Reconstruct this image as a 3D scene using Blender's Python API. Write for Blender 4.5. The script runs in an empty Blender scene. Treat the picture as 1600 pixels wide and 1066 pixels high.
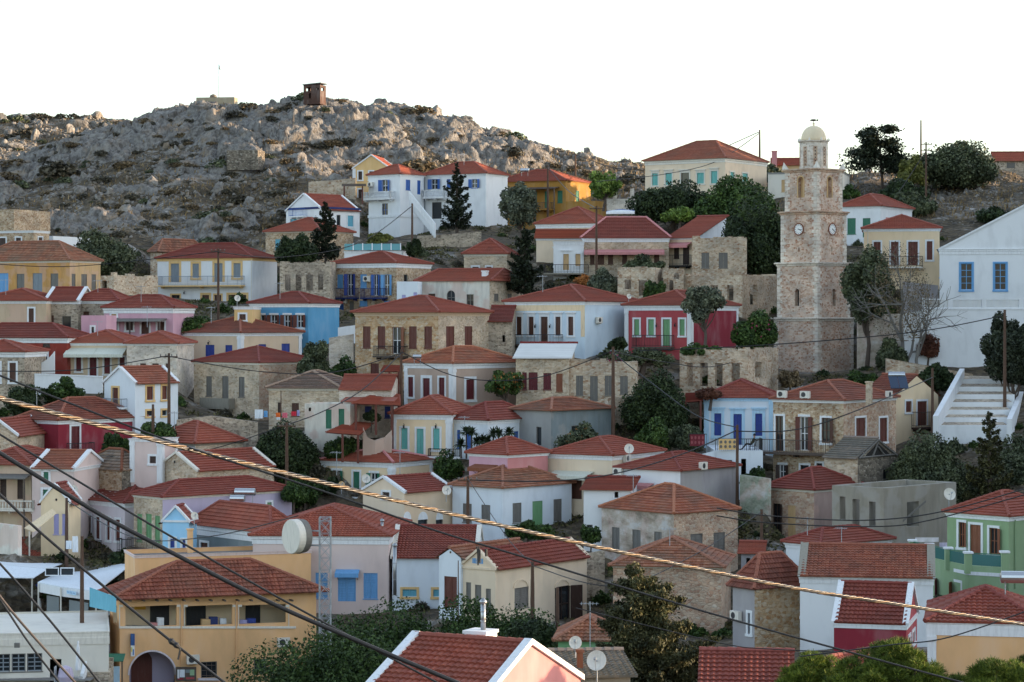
import bpy, math, random
import numpy as np
from mathutils import Vector, Matrix, noise as mnoise
SC = bpy.context.scene
COL = SC.collection
F = 3800.0          # focal length in pixels of a 1600 px wide frame
HZ = 500.0          # picture row of the eye level
rnd = random.Random(7)
R_ = math.radians

def W(px, py, d):
    return Vector(((px - 800.0) / F * d, d, (HZ - py) / F * d))

# ---------------------------------------------------------------- materials
PAL = dict(
    white=(.78,.80,.82), offwhite=(.74,.70,.62), cream=(.80,.65,.48), butter=(.83,.65,.43), yellow=(.76,.51,.23), peach=(.70,.54,.38),
    ochre=(.60,.32,.10), orange=(.79,.47,.23), mustard=(.38,.195,.035), crimson=(.27,.022,.04), redwall=(.27,.035,.022),
    rose=(.42,.07,.08), pink=(.62,.36,.44), salmon=(.58,.24,.24), lilac=(.50,.44,.58), palelilac=(.68,.62,.66), palepink=(.70,.56,.52),
    sky=(.50,.72,.90), turq=(.11,.34,.56), mauve=(.44,.32,.28), taupe=(.48,.36,.29), green=(.27,.385,.215), grey=(.33,.33,.32),
    greyblue=(.20,.245,.26), greypurple=(.36,.34,.35), concrete=(.29,.265,.215), paleblue=(.62,.74,.84), beige=(.66,.53,.37), tan=(.60,.40,.20), icewhite=(.74,.80,.86),
    brown=(.085,.032,.018), dbrown=(.045,.022,.016), redbrown=(.12,.028,.016), dred=(.12,.010,.016), royal=(.018,.022,.24),
    blue=(.03,.12,.42), cobalt=(.02,.05,.28), skyb=(.14,.36,.66), teal=(.14,.45,.42), tealb=(.13,.42,.55), dgreen=(.03,.17,.10), sgreen=(.17,.36,.17),
    lgreen=(.30,.48,.28), slate=(.22,.26,.30), greywood=(.17,.16,.145), lavender=(.42,.40,.68), oldwood=(.10,.075,.06), black=(.015,.015,.017),
    steel=(.38,.40,.42), pole=(.10,.055,.035), rust=(.22,.07,.03), bluegrey=(.22,.28,.36), awning=(.66,.68,.58), stripe=(.10,.25,.42), darkblue=(.015,.03,.14), tan2=(.58,.44,.30))
MATS = {}
def nt_new(name):
    m = bpy.data.materials.new(name); m.use_nodes = True
    n = m.node_tree; b = n.nodes['Principled BSDF']
    return m, n, b
def col4(c): return (c[0], c[1], c[2], 1)
def N(nt, t, **kw):
    n = nt.nodes.new(t)
    for k, v in kw.items():
        if k.startswith('i_'):
            n.inputs[int(k[2:]) if k[2:].isdigit() else k[2:].replace('_', ' ')].default_value = v
        else: setattr(n, k, v)
    return n
def ramp(nt, stops):
    r = N(nt, 'ShaderNodeValToRGB'); e = r.color_ramp.elements
    while len(e) < len(stops): e.new(.5)
    for q, (p, c) in zip(e, stops): q.position = p; q.color = col4(c) if not isinstance(c, float) else (c, c, c, 1)
    return r
def coords(nt, scale):
    tc = N(nt, 'ShaderNodeTexCoord'); mp = N(nt, 'ShaderNodeMapping'); mp.inputs['Scale'].default_value = scale
    nt.links.new(tc.outputs['Object'], mp.inputs[0]); return mp
def mixc(nt, fac, a, b, mode='MIX'):
    m = N(nt, 'ShaderNodeMix', data_type='RGBA', blend_type=mode)
    for s, v in ((0, fac), (6, a), (7, b)):
        if isinstance(v, (tuple, float, int)): m.inputs[s].default_value = v if not isinstance(v, tuple) else col4(v)
        else: nt.links.new(v, m.inputs[s])
    return m.outputs[2]
def bump(nt, b, h, strength, dist):
    bn = N(nt, 'ShaderNodeBump'); bn.inputs['Strength'].default_value = strength; bn.inputs['Distance'].default_value = dist
    nt.links.new(h, bn.inputs['Height']); nt.links.new(bn.outputs[0], b.inputs['Normal'])
def mul(c, k): return tuple(min(1, x * k) for x in c)
def mixt(a, b, t): return tuple(x * (1 - t) + y * t for x, y in zip(a, b))

def plaster(cn, wear=0.0):
    key = ('plaster', cn, wear)
    if key in MATS: return MATS[key]
    c = PAL[cn] if isinstance(cn, str) else cn
    m, nt, b = nt_new('plaster_' + (cn if isinstance(cn, str) else 'tinted'))
    co = coords(nt, (1, 1, .45)); n1 = N(nt, 'ShaderNodeTexNoise'); n1.inputs['Scale'].default_value = .9; n1.inputs['Detail'].default_value = 6
    nt.links.new(co.outputs[0], n1.inputs[0])
    r = ramp(nt, [(.28, mul(c, .88)), (.5, c), (.78, mixt(c, (.8, .8, .78), .12))]); nt.links.new(n1.outputs[0], r.inputs[0])
    out = r.outputs[0]
    # weather stains of their own shape
    co2 = coords(nt, (1.3, 1.3, .22)); n2 = N(nt, 'ShaderNodeTexNoise'); n2.inputs['Scale'].default_value = 1.1; n2.inputs['Detail'].default_value = 8; n2.inputs['Roughness'].default_value = .65
    nt.links.new(co2.outputs[0], n2.inputs[0])
    lo = .56 - .14 * wear
    r2 = ramp(nt, [(lo, 0.0), (lo + .24, min(1.0, .16 + wear * .75))]); nt.links.new(n2.outputs[0], r2.inputs[0])
    out = mixc(nt, r2.outputs[0], out, mixt(mul(c, .55), (.20, .17, .14), .35))
    if wear > .3:
        co3 = coords(nt, (1, 1, 1)); n3 = N(nt, 'ShaderNodeTexNoise'); n3.inputs['Scale'].default_value = .55; n3.inputs['Detail'].default_value = 7
        nt.links.new(co3.outputs[0], n3.inputs[0]); r3 = ramp(nt, [(.5, 0.0), (.57, min(1., wear))]); nt.links.new(n3.outputs[0], r3.inputs[0])
        out = mixc(nt, r3.outputs[0], out, mixt(c, (.62, .40, .32) if max(c) - min(c) > .1 else (.36, .345, .32), .75))
        if wear > .9: n3.inputs['Scale'].default_value = .9; n4 = N(nt, 'ShaderNodeTexNoise'); n4.inputs['Scale'].default_value = .7; n4.inputs['Detail'].default_value = 9; n4.inputs['Roughness'].default_value = .7; c4 = coords(nt, (1, 1, 1.6)); nt.links.new(c4.outputs[0], n4.inputs[0]); r4 = ramp(nt, [(.35, (.10, .095, .09)), (.45, (.34, .30, .26)), (.55, (.50, .46, .42)), (.62, (.60, .62, .64))]); nt.links.new(n4.outputs[0], r4.inputs[0]); out = mixc(nt, .65, out, r4.outputs[0])
    nt.links.new(out, b.inputs['Base Color']); b.inputs['Roughness'].default_value = .9
    bump(nt, b, n2.outputs[0], .25, .03)
    MATS[key] = m; return m

def stone(kind='tan'):
    key = ('stone', kind)
    if key in MATS: return MATS[key]
    sets = dict(
        tan=((.34,.25,.17), (.46,.37,.27), (.28,.17,.10), (.52,.46,.37), (.50,.44,.35), 4.2),
        grey=((.27,.25,.22), (.40,.37,.32), (.20,.17,.14), (.48,.44,.38), (.46,.42,.36), 4.0),
        pale=((.46,.40,.32), (.55,.49,.40), (.38,.30,.22), (.60,.55,.47), (.56,.51,.43), 3.8),
        tower=((.46,.33,.265), (.56,.465,.40), (.36,.19,.125), (.60,.53,.48), (.56,.475,.42), 3.8),
        orange=((.44,.30,.17), (.50,.38,.25), (.34,.20,.10), (.52,.44,.33), (.50,.41,.30), 3.4),
        pinkish=((.44,.30,.23), (.50,.39,.31), (.38,.24,.18), (.54,.46,.38), (.52,.42,.35), 3.6),
        ruin=((.44,.36,.28), (.52,.46,.38), (.32,.20,.13), (.58,.54,.47), (.48,.43,.36), 3.8),
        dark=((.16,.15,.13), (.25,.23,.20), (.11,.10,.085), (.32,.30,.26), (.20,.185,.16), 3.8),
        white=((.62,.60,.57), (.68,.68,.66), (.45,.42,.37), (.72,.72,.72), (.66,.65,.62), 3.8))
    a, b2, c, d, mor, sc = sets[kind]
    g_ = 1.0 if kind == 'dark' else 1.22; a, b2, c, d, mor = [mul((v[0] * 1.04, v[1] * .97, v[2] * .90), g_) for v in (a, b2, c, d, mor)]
    m, nt, b = nt_new('rubble_stone_' + kind)
    co = coords(nt, (1, 1, 1.55))
    nz = N(nt, 'ShaderNodeTexNoise'); nz.inputs['Scale'].default_value = 1.5; nt.links.new(co.outputs[0], nz.inputs[0])
    vec = N(nt, 'ShaderNodeVectorMath', operation='MULTIPLY_ADD'); vec.inputs[1].default_value = (.18, .18, .1)
    nt.links.new(nz.outputs['Color'], vec.inputs[0]); nt.links.new(co.outputs[0], vec.inputs[2])
    v = N(nt, 'ShaderNodeTexVoronoi'); v.inputs['Scale'].default_value = sc; nt.links.new(vec.outputs[0], v.inputs[0])
    e = N(nt, 'ShaderNodeTexVoronoi', feature='DISTANCE_TO_EDGE'); e.inputs['Scale'].default_value = sc; nt.links.new(vec.outputs[0], e.inputs[0])
    sep = N(nt, 'ShaderNodeSeparateColor'); nt.links.new(v.outputs['Color'], sep.inputs[0])
    r = ramp(nt, [(0.0, c), (.22, a), (.5, b2), (.8, d), (1.0, mixt(d, (.7,.68,.62), .4))]); r.color_ramp.interpolation = 'CONSTANT' if False else 'LINEAR'
    nt.links.new(sep.outputs[0], r.inputs[0])
    n2 = N(nt, 'ShaderNodeTexNoise'); n2.inputs['Scale'].default_value = .5; n2.inputs['Detail'].default_value = 5; nt.links.new(co.outputs[0], n2.inputs[0])
    r2 = ramp(nt, [(.35, (.72, .70, .68)), (.65, (1.1, 1.06, 1.0))]); nt.links.new(n2.outputs[0], r2.inputs[0])
    er = ramp(nt, [(.02, 1.0), (.085, 0.0)]); nt.links.new(e.outputs[0], er.inputs[0])
    o = mixc(nt, er.outputs[0], r.outputs[0], mor); o = mixc(nt, 1.0, o, r2.outputs[0], 'MULTIPLY')
    nt.links.new(o, b.inputs['Base Color']); b.inputs['Roughness'].default_value = .95
    hb = ramp(nt, [(0.0, 0.0), (.12, 1.0)]); nt.links.new(e.outputs[0], hb.inputs[0])
    bump(nt, b, hb.outputs[0], .8, .06)
    MATS[key] = m; return m

ROOFC = dict(red=((.285,.060,.033), .36), dark=((.22,.042,.026), .32), orange=((.30,.075,.034), .75), rust=((.27,.085,.042), .85), old=((.19,.125,.095), .8), brownred=((.265,.070,.038), .55), pinkred=((.275,.062,.04), .25), olddark=((.15,.125,.11), .6), sheet=((.70,.71,.73), .05))
def tile(kind):
    key = ('tile', kind)
    if key in MATS: return MATS[key]
    c, var = ROOFC[kind]
    m, nt, b = nt_new('clay_tile_' + kind)
    uv = N(nt, 'ShaderNodeUVMap')
    def tiled(su, sv):
        mp = N(nt, 'ShaderNodeVectorMath', operation='MULTIPLY'); mp.inputs[1].default_value = (su, sv, 0)
        fl = N(nt, 'ShaderNodeVectorMath', operation='FLOOR'); nt.links.new(uv.outputs[0], mp.inputs[0]); nt.links.new(mp.outputs[0], fl.inputs[0])
        wn = N(nt, 'ShaderNodeTexWhiteNoise', noise_dimensions='2D'); nt.links.new(fl.outputs[0], wn.inputs[0]); return wn, mp
    wn, mp = tiled(1 / .24, 1 / .36)
    light = mixt(mul(c, 1.25), (.45, .26, .16), .35 * var)
    r = ramp(nt, [(0, mul(c, 1 - .45 * var)), (.5, c), (1, mixt(c, light, .3 + .7 * var))]); nt.links.new(wn.outputs[0], r.inputs[0])
    n2 = N(nt, 'ShaderNodeTexNoise'); n2.inputs['Scale'].default_value = .45; n2.inputs['Detail'].default_value = 7; n2.inputs['Roughness'].default_value = .65
    tc = N(nt, 'ShaderNodeTexCoord'); nt.links.new(tc.outputs['Object'], n2.inputs[0])
    r2 = ramp(nt, [(.42, 0.0), (.72, min(.8, .15 + var * .7))]); nt.links.new(n2.outputs[0], r2.inputs[0])
    o = mixc(nt, r2.outputs[0], r.outputs[0], mixt(mul(c, .45), (.13, .12, .09), var))
    oi = N(nt, 'ShaderNodeObjectInfo'); ro = ramp(nt, [(0, (.80, .74, .74)), (.5, (1, 1, 1)), (1, (1.18, 1.28, 1.2))]); nt.links.new(oi.outputs['Random'], ro.inputs[0]); o = mixc(nt, 1.0, o, ro.outputs[0], 'MULTIPLY') if kind != 'sheet' else o
    nt.links.new(o, b.inputs['Base Color']); b.inputs['Roughness'].default_value = .75
    wv = N(nt, 'ShaderNodeTexWave', wave_type='BANDS', bands_direction='X'); wv.inputs['Scale'].default_value = 1.0
    m3 = N(nt, 'ShaderNodeVectorMath', operation='MULTIPLY'); m3.inputs[1].default_value = (1 / .24 * math.pi / 10 , 0, 0)
    nt.links.new(uv.outputs[0], m3.inputs[0]); nt.links.new(m3.outputs[0], wv.inputs[0])
    bump(nt, b, wv.outputs[0], .6, .05)
    MATS[key] = m; return m

def paint(cn, rough=.55, metal=0.0):
    key = ('paint', cn, rough, metal)
    if key in MATS: return MATS[key]
    c = PAL[cn] if isinstance(cn, str) else cn
    m, nt, b = nt_new('paint_%s' % (cn if isinstance(cn, str) else 'custom'))
    co = coords(nt, (4, 4, .8)); n1 = N(nt, 'ShaderNodeTexNoise'); n1.inputs['Scale'].default_value = 2.0; n1.inputs['Detail'].default_value = 5
    nt.links.new(co.outputs[0], n1.inputs[0])
    r = ramp(nt, [(.3, mul(c, .86)), (.55, c), (.8, mixt(c, (.5, .48, .45), .08))]); nt.links.new(n1.outputs[0], r.inputs[0])
    nt.links.new(r.outputs[0], b.inputs['Base Color']); b.inputs['Roughness'].default_value = rough; b.inputs['Metallic'].default_value = metal
    MATS[key] = m; return m
def flat(name, c, rough=.6, metal=0.0):
    key = ('flat', name)
    if key in MATS: return MATS[key]
    m, nt, b = nt_new(name); b.inputs['Base Color'].default_value = col4(c); b.inputs['Roughness'].default_value = rough; b.inputs['Metallic'].default_value = metal
    MATS[key] = m; return m
def glass():
    return flat('window_glass', (.02, .025, .03), .08)
def mat(spec):
    if isinstance(spec, tuple): return plaster(spec)
    if not isinstance(spec, str): return spec
    if spec.startswith('stone:'): return stone(spec[6:])
    if spec.startswith('worn:'): return plaster(spec[5:], .6)
    if spec.startswith('old:'): return plaster(spec[4:], 1.0)
    return plaster(spec)
def leafmat(name, dark, light, rough=.6, sat=1.0):
    key = ('leaf', name)
    if key in MATS: return MATS[key]
    m, nt, b = nt_new('leaves_' + name)
    g = N(nt, 'ShaderNodeNewGeometry'); r = ramp(nt, [(0, dark), (.6, mixt(dark, light, .5)), (1, light)]); nt.links.new(g.outputs['Random Per Island'], r.inputs[0])
    co = coords(nt, (1, 1, 1)); n1 = N(nt, 'ShaderNodeTexNoise'); n1.inputs['Scale'].default_value = .8; n1.inputs['Detail'].default_value = 3; nt.links.new(co.outputs[0], n1.inputs[0])
    r2 = ramp(nt, [(.35, (.6, .62, .6)), (.65, (1.25, 1.2, 1.0))]); nt.links.new(n1.outputs[0], r2.inputs[0])
    o = mixc(nt, 1.0, r.outputs[0], r2.outputs[0], 'MULTIPLY')
    nt.links.new(o, b.inputs['Base Color']); b.inputs['Roughness'].default_value = rough
    try: b.inputs['Specular IOR Level'].default_value = .25
    except Exception: pass
    MATS[key] = m; return m

# ---------------------------------------------------------------- mesh builder
class MB:
    def __init__(s): s.v = []; s.f = []; s.uv = {}; s.mi = []; s.cur = 0
    def add(s, vs, fs):
        o = len(s.v); s.v += [tuple(v) for v in vs]
        for f in fs: s.f.append(tuple(o + i for i in f)); s.mi.append(s.cur)
    def quad(s, a, b, c, d, uv=None):
        s.add((a, b, c, d), ((0, 1, 2, 3),))
        if uv: s.uv[len(s.f) - 1] = uv
    def poly(s, *p): s.add(p, (tuple(range(len(p))),))
    def box(s, x0, x1, y0, y1, z0, z1):
        if x0 > x1: x0, x1 = x1, x0
        if y0 > y1: y0, y1 = y1, y0
        if z0 > z1: z0, z1 = z1, z0
        s.add([(x, y, z) for z in (z0, z1) for x, y in ((x0, y0), (x1, y0), (x1, y1), (x0, y1))],
              [(3, 2, 1, 0), (4, 5, 6, 7), (0, 1, 5, 4), (1, 2, 6, 5), (2, 3, 7, 6), (3, 0, 4, 7)])
    def obox(s, o, a, b, c):
        o, a, b, c = Vector(o), Vector(a), Vector(b), Vector(c)
        if a.cross(b).dot(c) < 0: a, b = b, a
        s.add([o, o + a, o + a + b, o + b, o + c, o + a + c, o + a + b + c, o + b + c],
              [(3, 2, 1, 0), (4, 5, 6, 7), (0, 1, 5, 4), (1, 2, 6, 5), (2, 3, 7, 6), (3, 0, 4, 7)])
    def tube(s, pts, rad, n=8, cap=True):
        pts = [Vector(p) for p in pts]; k = len(pts)
        if not hasattr(rad, '__len__'): rad = [rad] * k
        o = len(s.v); ref = None
        for i, p in enumerate(pts):
            t = (pts[min(i + 1, k - 1)] - pts[max(i - 1, 0)]).normalized()
            if ref is None: ref = Vector((0, 0, 1)) if abs(t.z) < .9 else Vector((1, 0, 0))
            a = t.cross(ref).normalized(); b = a.cross(t).normalized(); ref = b
            for j in range(n):
                q = 2 * math.pi * j / n; s.v.append(tuple(p + (a * math.cos(q) + b * math.sin(q)) * rad[i]))
        for i in range(k - 1):
            for j in range(n):
                s.f.append((o + i * n + j, o + i * n + (j + 1) % n, o + (i + 1) * n + (j + 1) % n, o + (i + 1) * n + j)); s.mi.append(s.cur)
        if cap:
            s.f.append(tuple(o + j for j in reversed(range(n)))); s.mi.append(s.cur)
            s.f.append(tuple(o + (k - 1) * n + j for j in range(n))); s.mi.append(s.cur)
    def lathe(s, prof, c=(0, 0, 0), n=16):
        o = len(s.v); k = len(prof)
        for r, z in prof:
            for j in range(n):
                q = 2 * math.pi * j / n; s.v.append((c[0] + r * math.cos(q), c[1] + r * math.sin(q), c[2] + z))
        for i in range(k - 1):
            for j in range(n):
                s.f.append((o + i * n + j, o + i * n + (j + 1) % n, o + (i + 1) * n + (j + 1) % n, o + (i + 1) * n + j)); s.mi.append(s.cur)
        s.f.append(tuple(o + j for j in reversed(range(n)))); s.mi.append(s.cur)
        s.f.append(tuple(o + (k - 1) * n + j for j in range(n))); s.mi.append(s.cur)
    def build(s, name, mats, parent=None, smooth=False, loc=None):
        me = bpy.data.meshes.new(name)
        me.from_pydata(s.v, [], s.f)
        if not isinstance(mats, (list, tuple)): mats = [mats]
        for m in mats: me.materials.append(m)
        if len(mats) > 1: me.polygons.foreach_set('material_index', s.mi)
        if s.uv:
            l = me.uv_layers.new(name='UVMap')
            for p in me.polygons:
                u = s.uv.get(p.index)
                if u:
                    for li, q in zip(p.loop_indices, u): l.data[li].uv = q
        if smooth: me.polygons.foreach_set('use_smooth', [True] * len(me.polygons))
        o = bpy.data.objects.new(name, me); COL.objects.link(o)
        if parent is not None: o.parent = parent
        if loc is not None: o.location = loc
        return o
def glyphs(m, o, U, Z, w, h, n, seed=1):
    r = random.Random(seed); cw = w / n; t = h * .16
    for i in range(n):
        a = o + U * (cw * (i + .12)); q = cw * .76
        for k in r.sample(range(5), 3):
            p, e, f = ((a, U * t, Z * h), (a + U * (q - t), U * t, Z * h), (a + Z * (h - t), U * q, Z * t), (a + Z * (h * .45), U * q, Z * t), (a, U * q, Z * t))[k]; nn = U.cross(Z).normalized(); m.obox(p + nn * (.002 * k), e, nn * .01, f)
def npmesh(name, V, Fq, material, parent=None, smooth=False):
    me = bpy.data.meshes.new(name); k = Fq.shape[1]
    me.vertices.add(len(V)); me.vertices.foreach_set('co', np.ascontiguousarray(V, dtype=np.float32).ravel())
    me.loops.add(len(Fq) * k); me.loops.foreach_set('vertex_index', np.ascontiguousarray(Fq, dtype=np.int32).ravel())
    me.polygons.add(len(Fq)); me.polygons.foreach_set('loop_start', np.arange(0, len(Fq) * k, k, dtype=np.int32))
    try: me.polygons.foreach_set('loop_total', np.full(len(Fq), k, dtype=np.int32))
    except Exception: pass
    if smooth: me.polygons.foreach_set('use_smooth', np.ones(len(Fq), dtype=bool))
    me.materials.append(material); me.update(calc_edges=True); me.validate()
    o = bpy.data.objects.new(name, me); COL.objects.link(o)
    if parent is not None: o.parent = parent
    return o
def tag(o, label=None, cat=None, group=None, kind=None):
    if label: o['label'] = label
    if cat: o['category'] = cat
    if group: o['group'] = group
    if kind: o['kind'] = kind
    return o
def empty(name, loc, rz=0.0):
    o = bpy.data.objects.new(name, None); o.empty_display_size = .3; COL.objects.link(o)
    o.location = loc; o.rotation_euler = (0, 0, rz); return o
CTRL = []      # ground control points (x, y, z)
GAPS = []
import re
def span(sp):
    m = re.match(r'(-?[\d.]+)-(-?[\d.]+)$', sp); return float(m.group(1)), float(m.group(2))

class Face:
    """a wall plane: P origin, U along, Nn outward (all in house coordinates)"""
    def __init__(s, P, U, Nn, length): s.P, s.U, s.N, s.len = Vector(P), Vector(U), Vector(Nn), length
    def at(s, u, n, z): return s.P + s.U * u + s.N * n + Vector((0, 0, z))
    def box(s, mb, u0, u1, n0, n1, z0, z1):
        mb.obox(s.at(u0, n0, z0), s.U * (u1 - u0), s.N * (n1 - n0), Vector((0, 0, z1 - z0)))

def wall_face(mb, fc, z0, z1, holes, reveal, zoff=0.0):
    hs = [h for h in holes]
    us = sorted(set([0.0, fc.len] + [min(max(v, 0), fc.len) for h in hs for v in h[:2]]))
    zs = sorted(set([z0, z1] + [min(max(v, z0), z1) for h in hs for v in h[2:4]]))
    for i in range(len(us) - 1):
        for j in range(len(zs) - 1):
            uc, zc = (us[i] + us[i + 1]) / 2, (zs[j] + zs[j + 1]) / 2
            if us[i + 1] - us[i] < 1e-4 or zs[j + 1] - zs[j] < 1e-4: continue
            if any(h[0] < uc < h[1] and h[2] < zc < h[3] for h in hs): continue
            mb.quad(fc.at(us[i], 0, zs[j]), fc.at(us[i + 1], 0, zs[j]), fc.at(us[i + 1], 0, zs[j + 1]), fc.at(us[i], 0, zs[j + 1]))
    for h in hs:
        a, b, c, d = max(h[0], 0), min(h[1], fc.len), max(h[2], z0), min(h[3], z1)
        if b - a < .02 or d - c < .02: continue
        r = -reveal
        mb.quad(fc.at(a, 0, c), fc.at(a, r, c), fc.at(a, r, d), fc.at(a, 0, d)); mb.quad(fc.at(b, 0, c), fc.at(b, 0, d), fc.at(b, r, d), fc.at(b, r, c))
        mb.quad(fc.at(a, 0, c), fc.at(b, 0, c), fc.at(b, r, c), fc.at(a, r, c)); mb.quad(fc.at(a, 0, d), fc.at(a, r, d), fc.at(b, r, d), fc.at(b, 0, d))
        if len(h) > 4 and h[4]:      # arch head: stone spandrels fill the corners
            rad = (b - a) / 2; n = 7
            for sgn in (-1, 1):
                um = (a + b) / 2; cor = fc.at(um + sgn * rad, 0, d)
                prev = fc.at(um + sgn * rad, 0, d - rad)
                for k in range(1, n + 1):
                    q = math.pi / 2 * k / n; cur = fc.at(um + sgn * rad * math.cos(q), 0, d - rad + rad * math.sin(q))
                    mb.poly(cor, prev, cur); dv = fc.N * r
                    mb.quad(prev, cur, cur + dv, prev + dv); prev = cur

def roof_plane(mb, p0, p1, q0, q1, geo=0, course=.36, step=.07):
    p0, p1, q0, q1 = Vector(p0), Vector(p1), Vector(q0), Vector(q1)
    du = (p1 - p0).normalized(); w = q0 - p0; up = (w - du * w.dot(du)); sl = up.length; vv = up.normalized()
    nn = du.cross(vv).normalized()
    if nn.z < 0: nn = -nn
    n = max(2, int(round(sl / course)))
    L = (p1 - p0).length
    if geo: per = .25 if geo == 1 else .27; grid = np.arange(0, L + .001, per / 4); grid[-1] = L
    else: grid = np.array([0., L])
    prof = [0, .7, 1, .7]
    amp = .055 if geo else 0
    def edge(t):
        a = (p0 + (q0 - p0) * t - p0).dot(du); b = (p1 + (q1 - p1) * t - p0).dot(du)
        return [min(max(g, a), b) for g in grid], a, b
    prev_top = None
    for i in range(n):
        t0, t1 = i / n, (i + 1) / n
        g0, a0, b0 = edge(t0); g1, a1, b1 = edge(t1)
        if not geo: g0 = [a0, b0]; g1 = [a1, b1]
        lo = []; hi = []
        jit = rnd.uniform(-.006, .006)
        for k in range(len(g0)):
            h = amp * prof[k % 4] if geo else 0
            lo.append(p0 + du * g0[k] + vv * (sl * t0 - .02) + nn * (step + h + jit)); hi.append(p0 + du * g1[k] + vv * (sl * t1) + nn * (h * .8))
        for k in range(len(g0) - 1):
            if g0[k + 1] - g0[k] < 1e-5 and g1[k + 1] - g1[k] < 1e-5: continue
            mb.quad(lo[k], lo[k + 1], hi[k + 1], hi[k], [(g0[k], t0 * sl + .01), (g0[k + 1], t0 * sl + .01), (g1[k + 1], t1 * sl - .01), (g1[k], t1 * sl - .01)])
            base = [p0 + du * g0[k] + vv * (sl * t0 - .02) - nn * .03, p0 + du * g0[k + 1] + vv * (sl * t0 - .02) - nn * .03]
            mb.quad(base[0], base[1], lo[k + 1], lo[k], [(g0[k], t0 * sl)] * 4)

def ring(mb, xa, xb, ya, yb, prof):
    loops = [[(xa - o, ya - o, z), (xb + o, ya - o, z), (xb + o, yb + o, z), (xa - o, yb + o, z)] for o, z in prof]
    for a, b in zip(loops, loops[1:]):
        for k in range(4): mb.quad(a[k], a[(k + 1) % 4], b[(k + 1) % 4], b[k])

def cap_line(mb, a, b, rad, geo):
    a, b = Vector(a), Vector(b); d = b - a; n = max(1, int(d.length / .42)) if geo else max(1, int(d.length / .84))
    for i in range(n):
        mb.tube([a + d * (i / n), a + d * ((i + 1.06) / n)], [rad * 1.12, rad * .92], 6)

def rail(mb, pts, h, gap=.16, bar=.028, closed_top=.045):
    """iron railing along a polyline, standing on pts"""
    for a, b in zip(pts, pts[1:]):
        a, b = Vector(a), Vector(b); d = b - a; n = max(1, int(d.length / gap)); up = Vector((0, 0, h))
        mb.tube([a + up, b + up], closed_top / 2 + .008, 4); mb.tube([a + up * .12, b + up * .12], .018, 4)
        for i in range(n + 1):
            p = a + d * (i / n); r = bar / 2 if i % 8 else bar
            mb.tube([p, p + up], r, 4, False)

def shutter_mesh(fc, u0, u1, n, z0, z1, leaves=2):
    mb = MB(); w = (u1 - u0) / leaves
    for k in range(leaves):
        a, b = u0 + k * w + .008, u0 + (k + 1) * w - .008; st = min(.09, w * .18)
        fc.box(mb, a + st - .005, b - st + .005, n, n + .02, z0 + st, z1 - st)
        fc.box(mb, a, a + st, n, n + .045, z0, z1); fc.box(mb, b - st, b, n, n + .045, z0, z1)
        for za, zb in ((z0, z0 + st), (z1 - st, z1), ((z0 + z1) / 2 - st / 2, (z0 + z1) / 2 + st / 2)): fc.box(mb, a + st, b - st, n, n + .041, za, zb)
        ns = int((z1 - z0 - 2 * st) / .11)
        for q in range(ns):       # louvre slats
            zz = z0 + st + (q + .5) * (z1 - z0 - 2 * st) / max(1, ns)
            mb.obox(fc.at(a + st, n + .018, zz), fc.U * (b - a - 2 * st), fc.N * .016 + Vector((0, 0, -.03)), Vector((0, 0, .02)))
    return mb

def open_leaf(fc, uh, n, z0, z1, w, ang, side):
    """a shutter leaf swung open about a hinge at uh"""
    mb = MB(); d = (fc.U * (math.cos(ang) * -side) + fc.N * math.sin(ang)); t = d.cross(Vector((0, 0, 1)))
    o = fc.at(uh, n, z0); h = z1 - z0; st = min(.09, w * .2)
    mb.obox(o + d * st + t * -.01, d * (w - 2 * st), t * .02, Vector((0, 0, h)))
    for k in (0, w - st): mb.obox(o + d * k - t * .022, d * st, t * .044, Vector((0, 0, h)))
    for z in (0, h / 2 - st / 2, h - st): mb.obox(o + d * st - t * .019 + Vector((0, 0, z)), d * (w - 2 * st), t * .038, Vector((0, 0, st)))
    return mb

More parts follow.
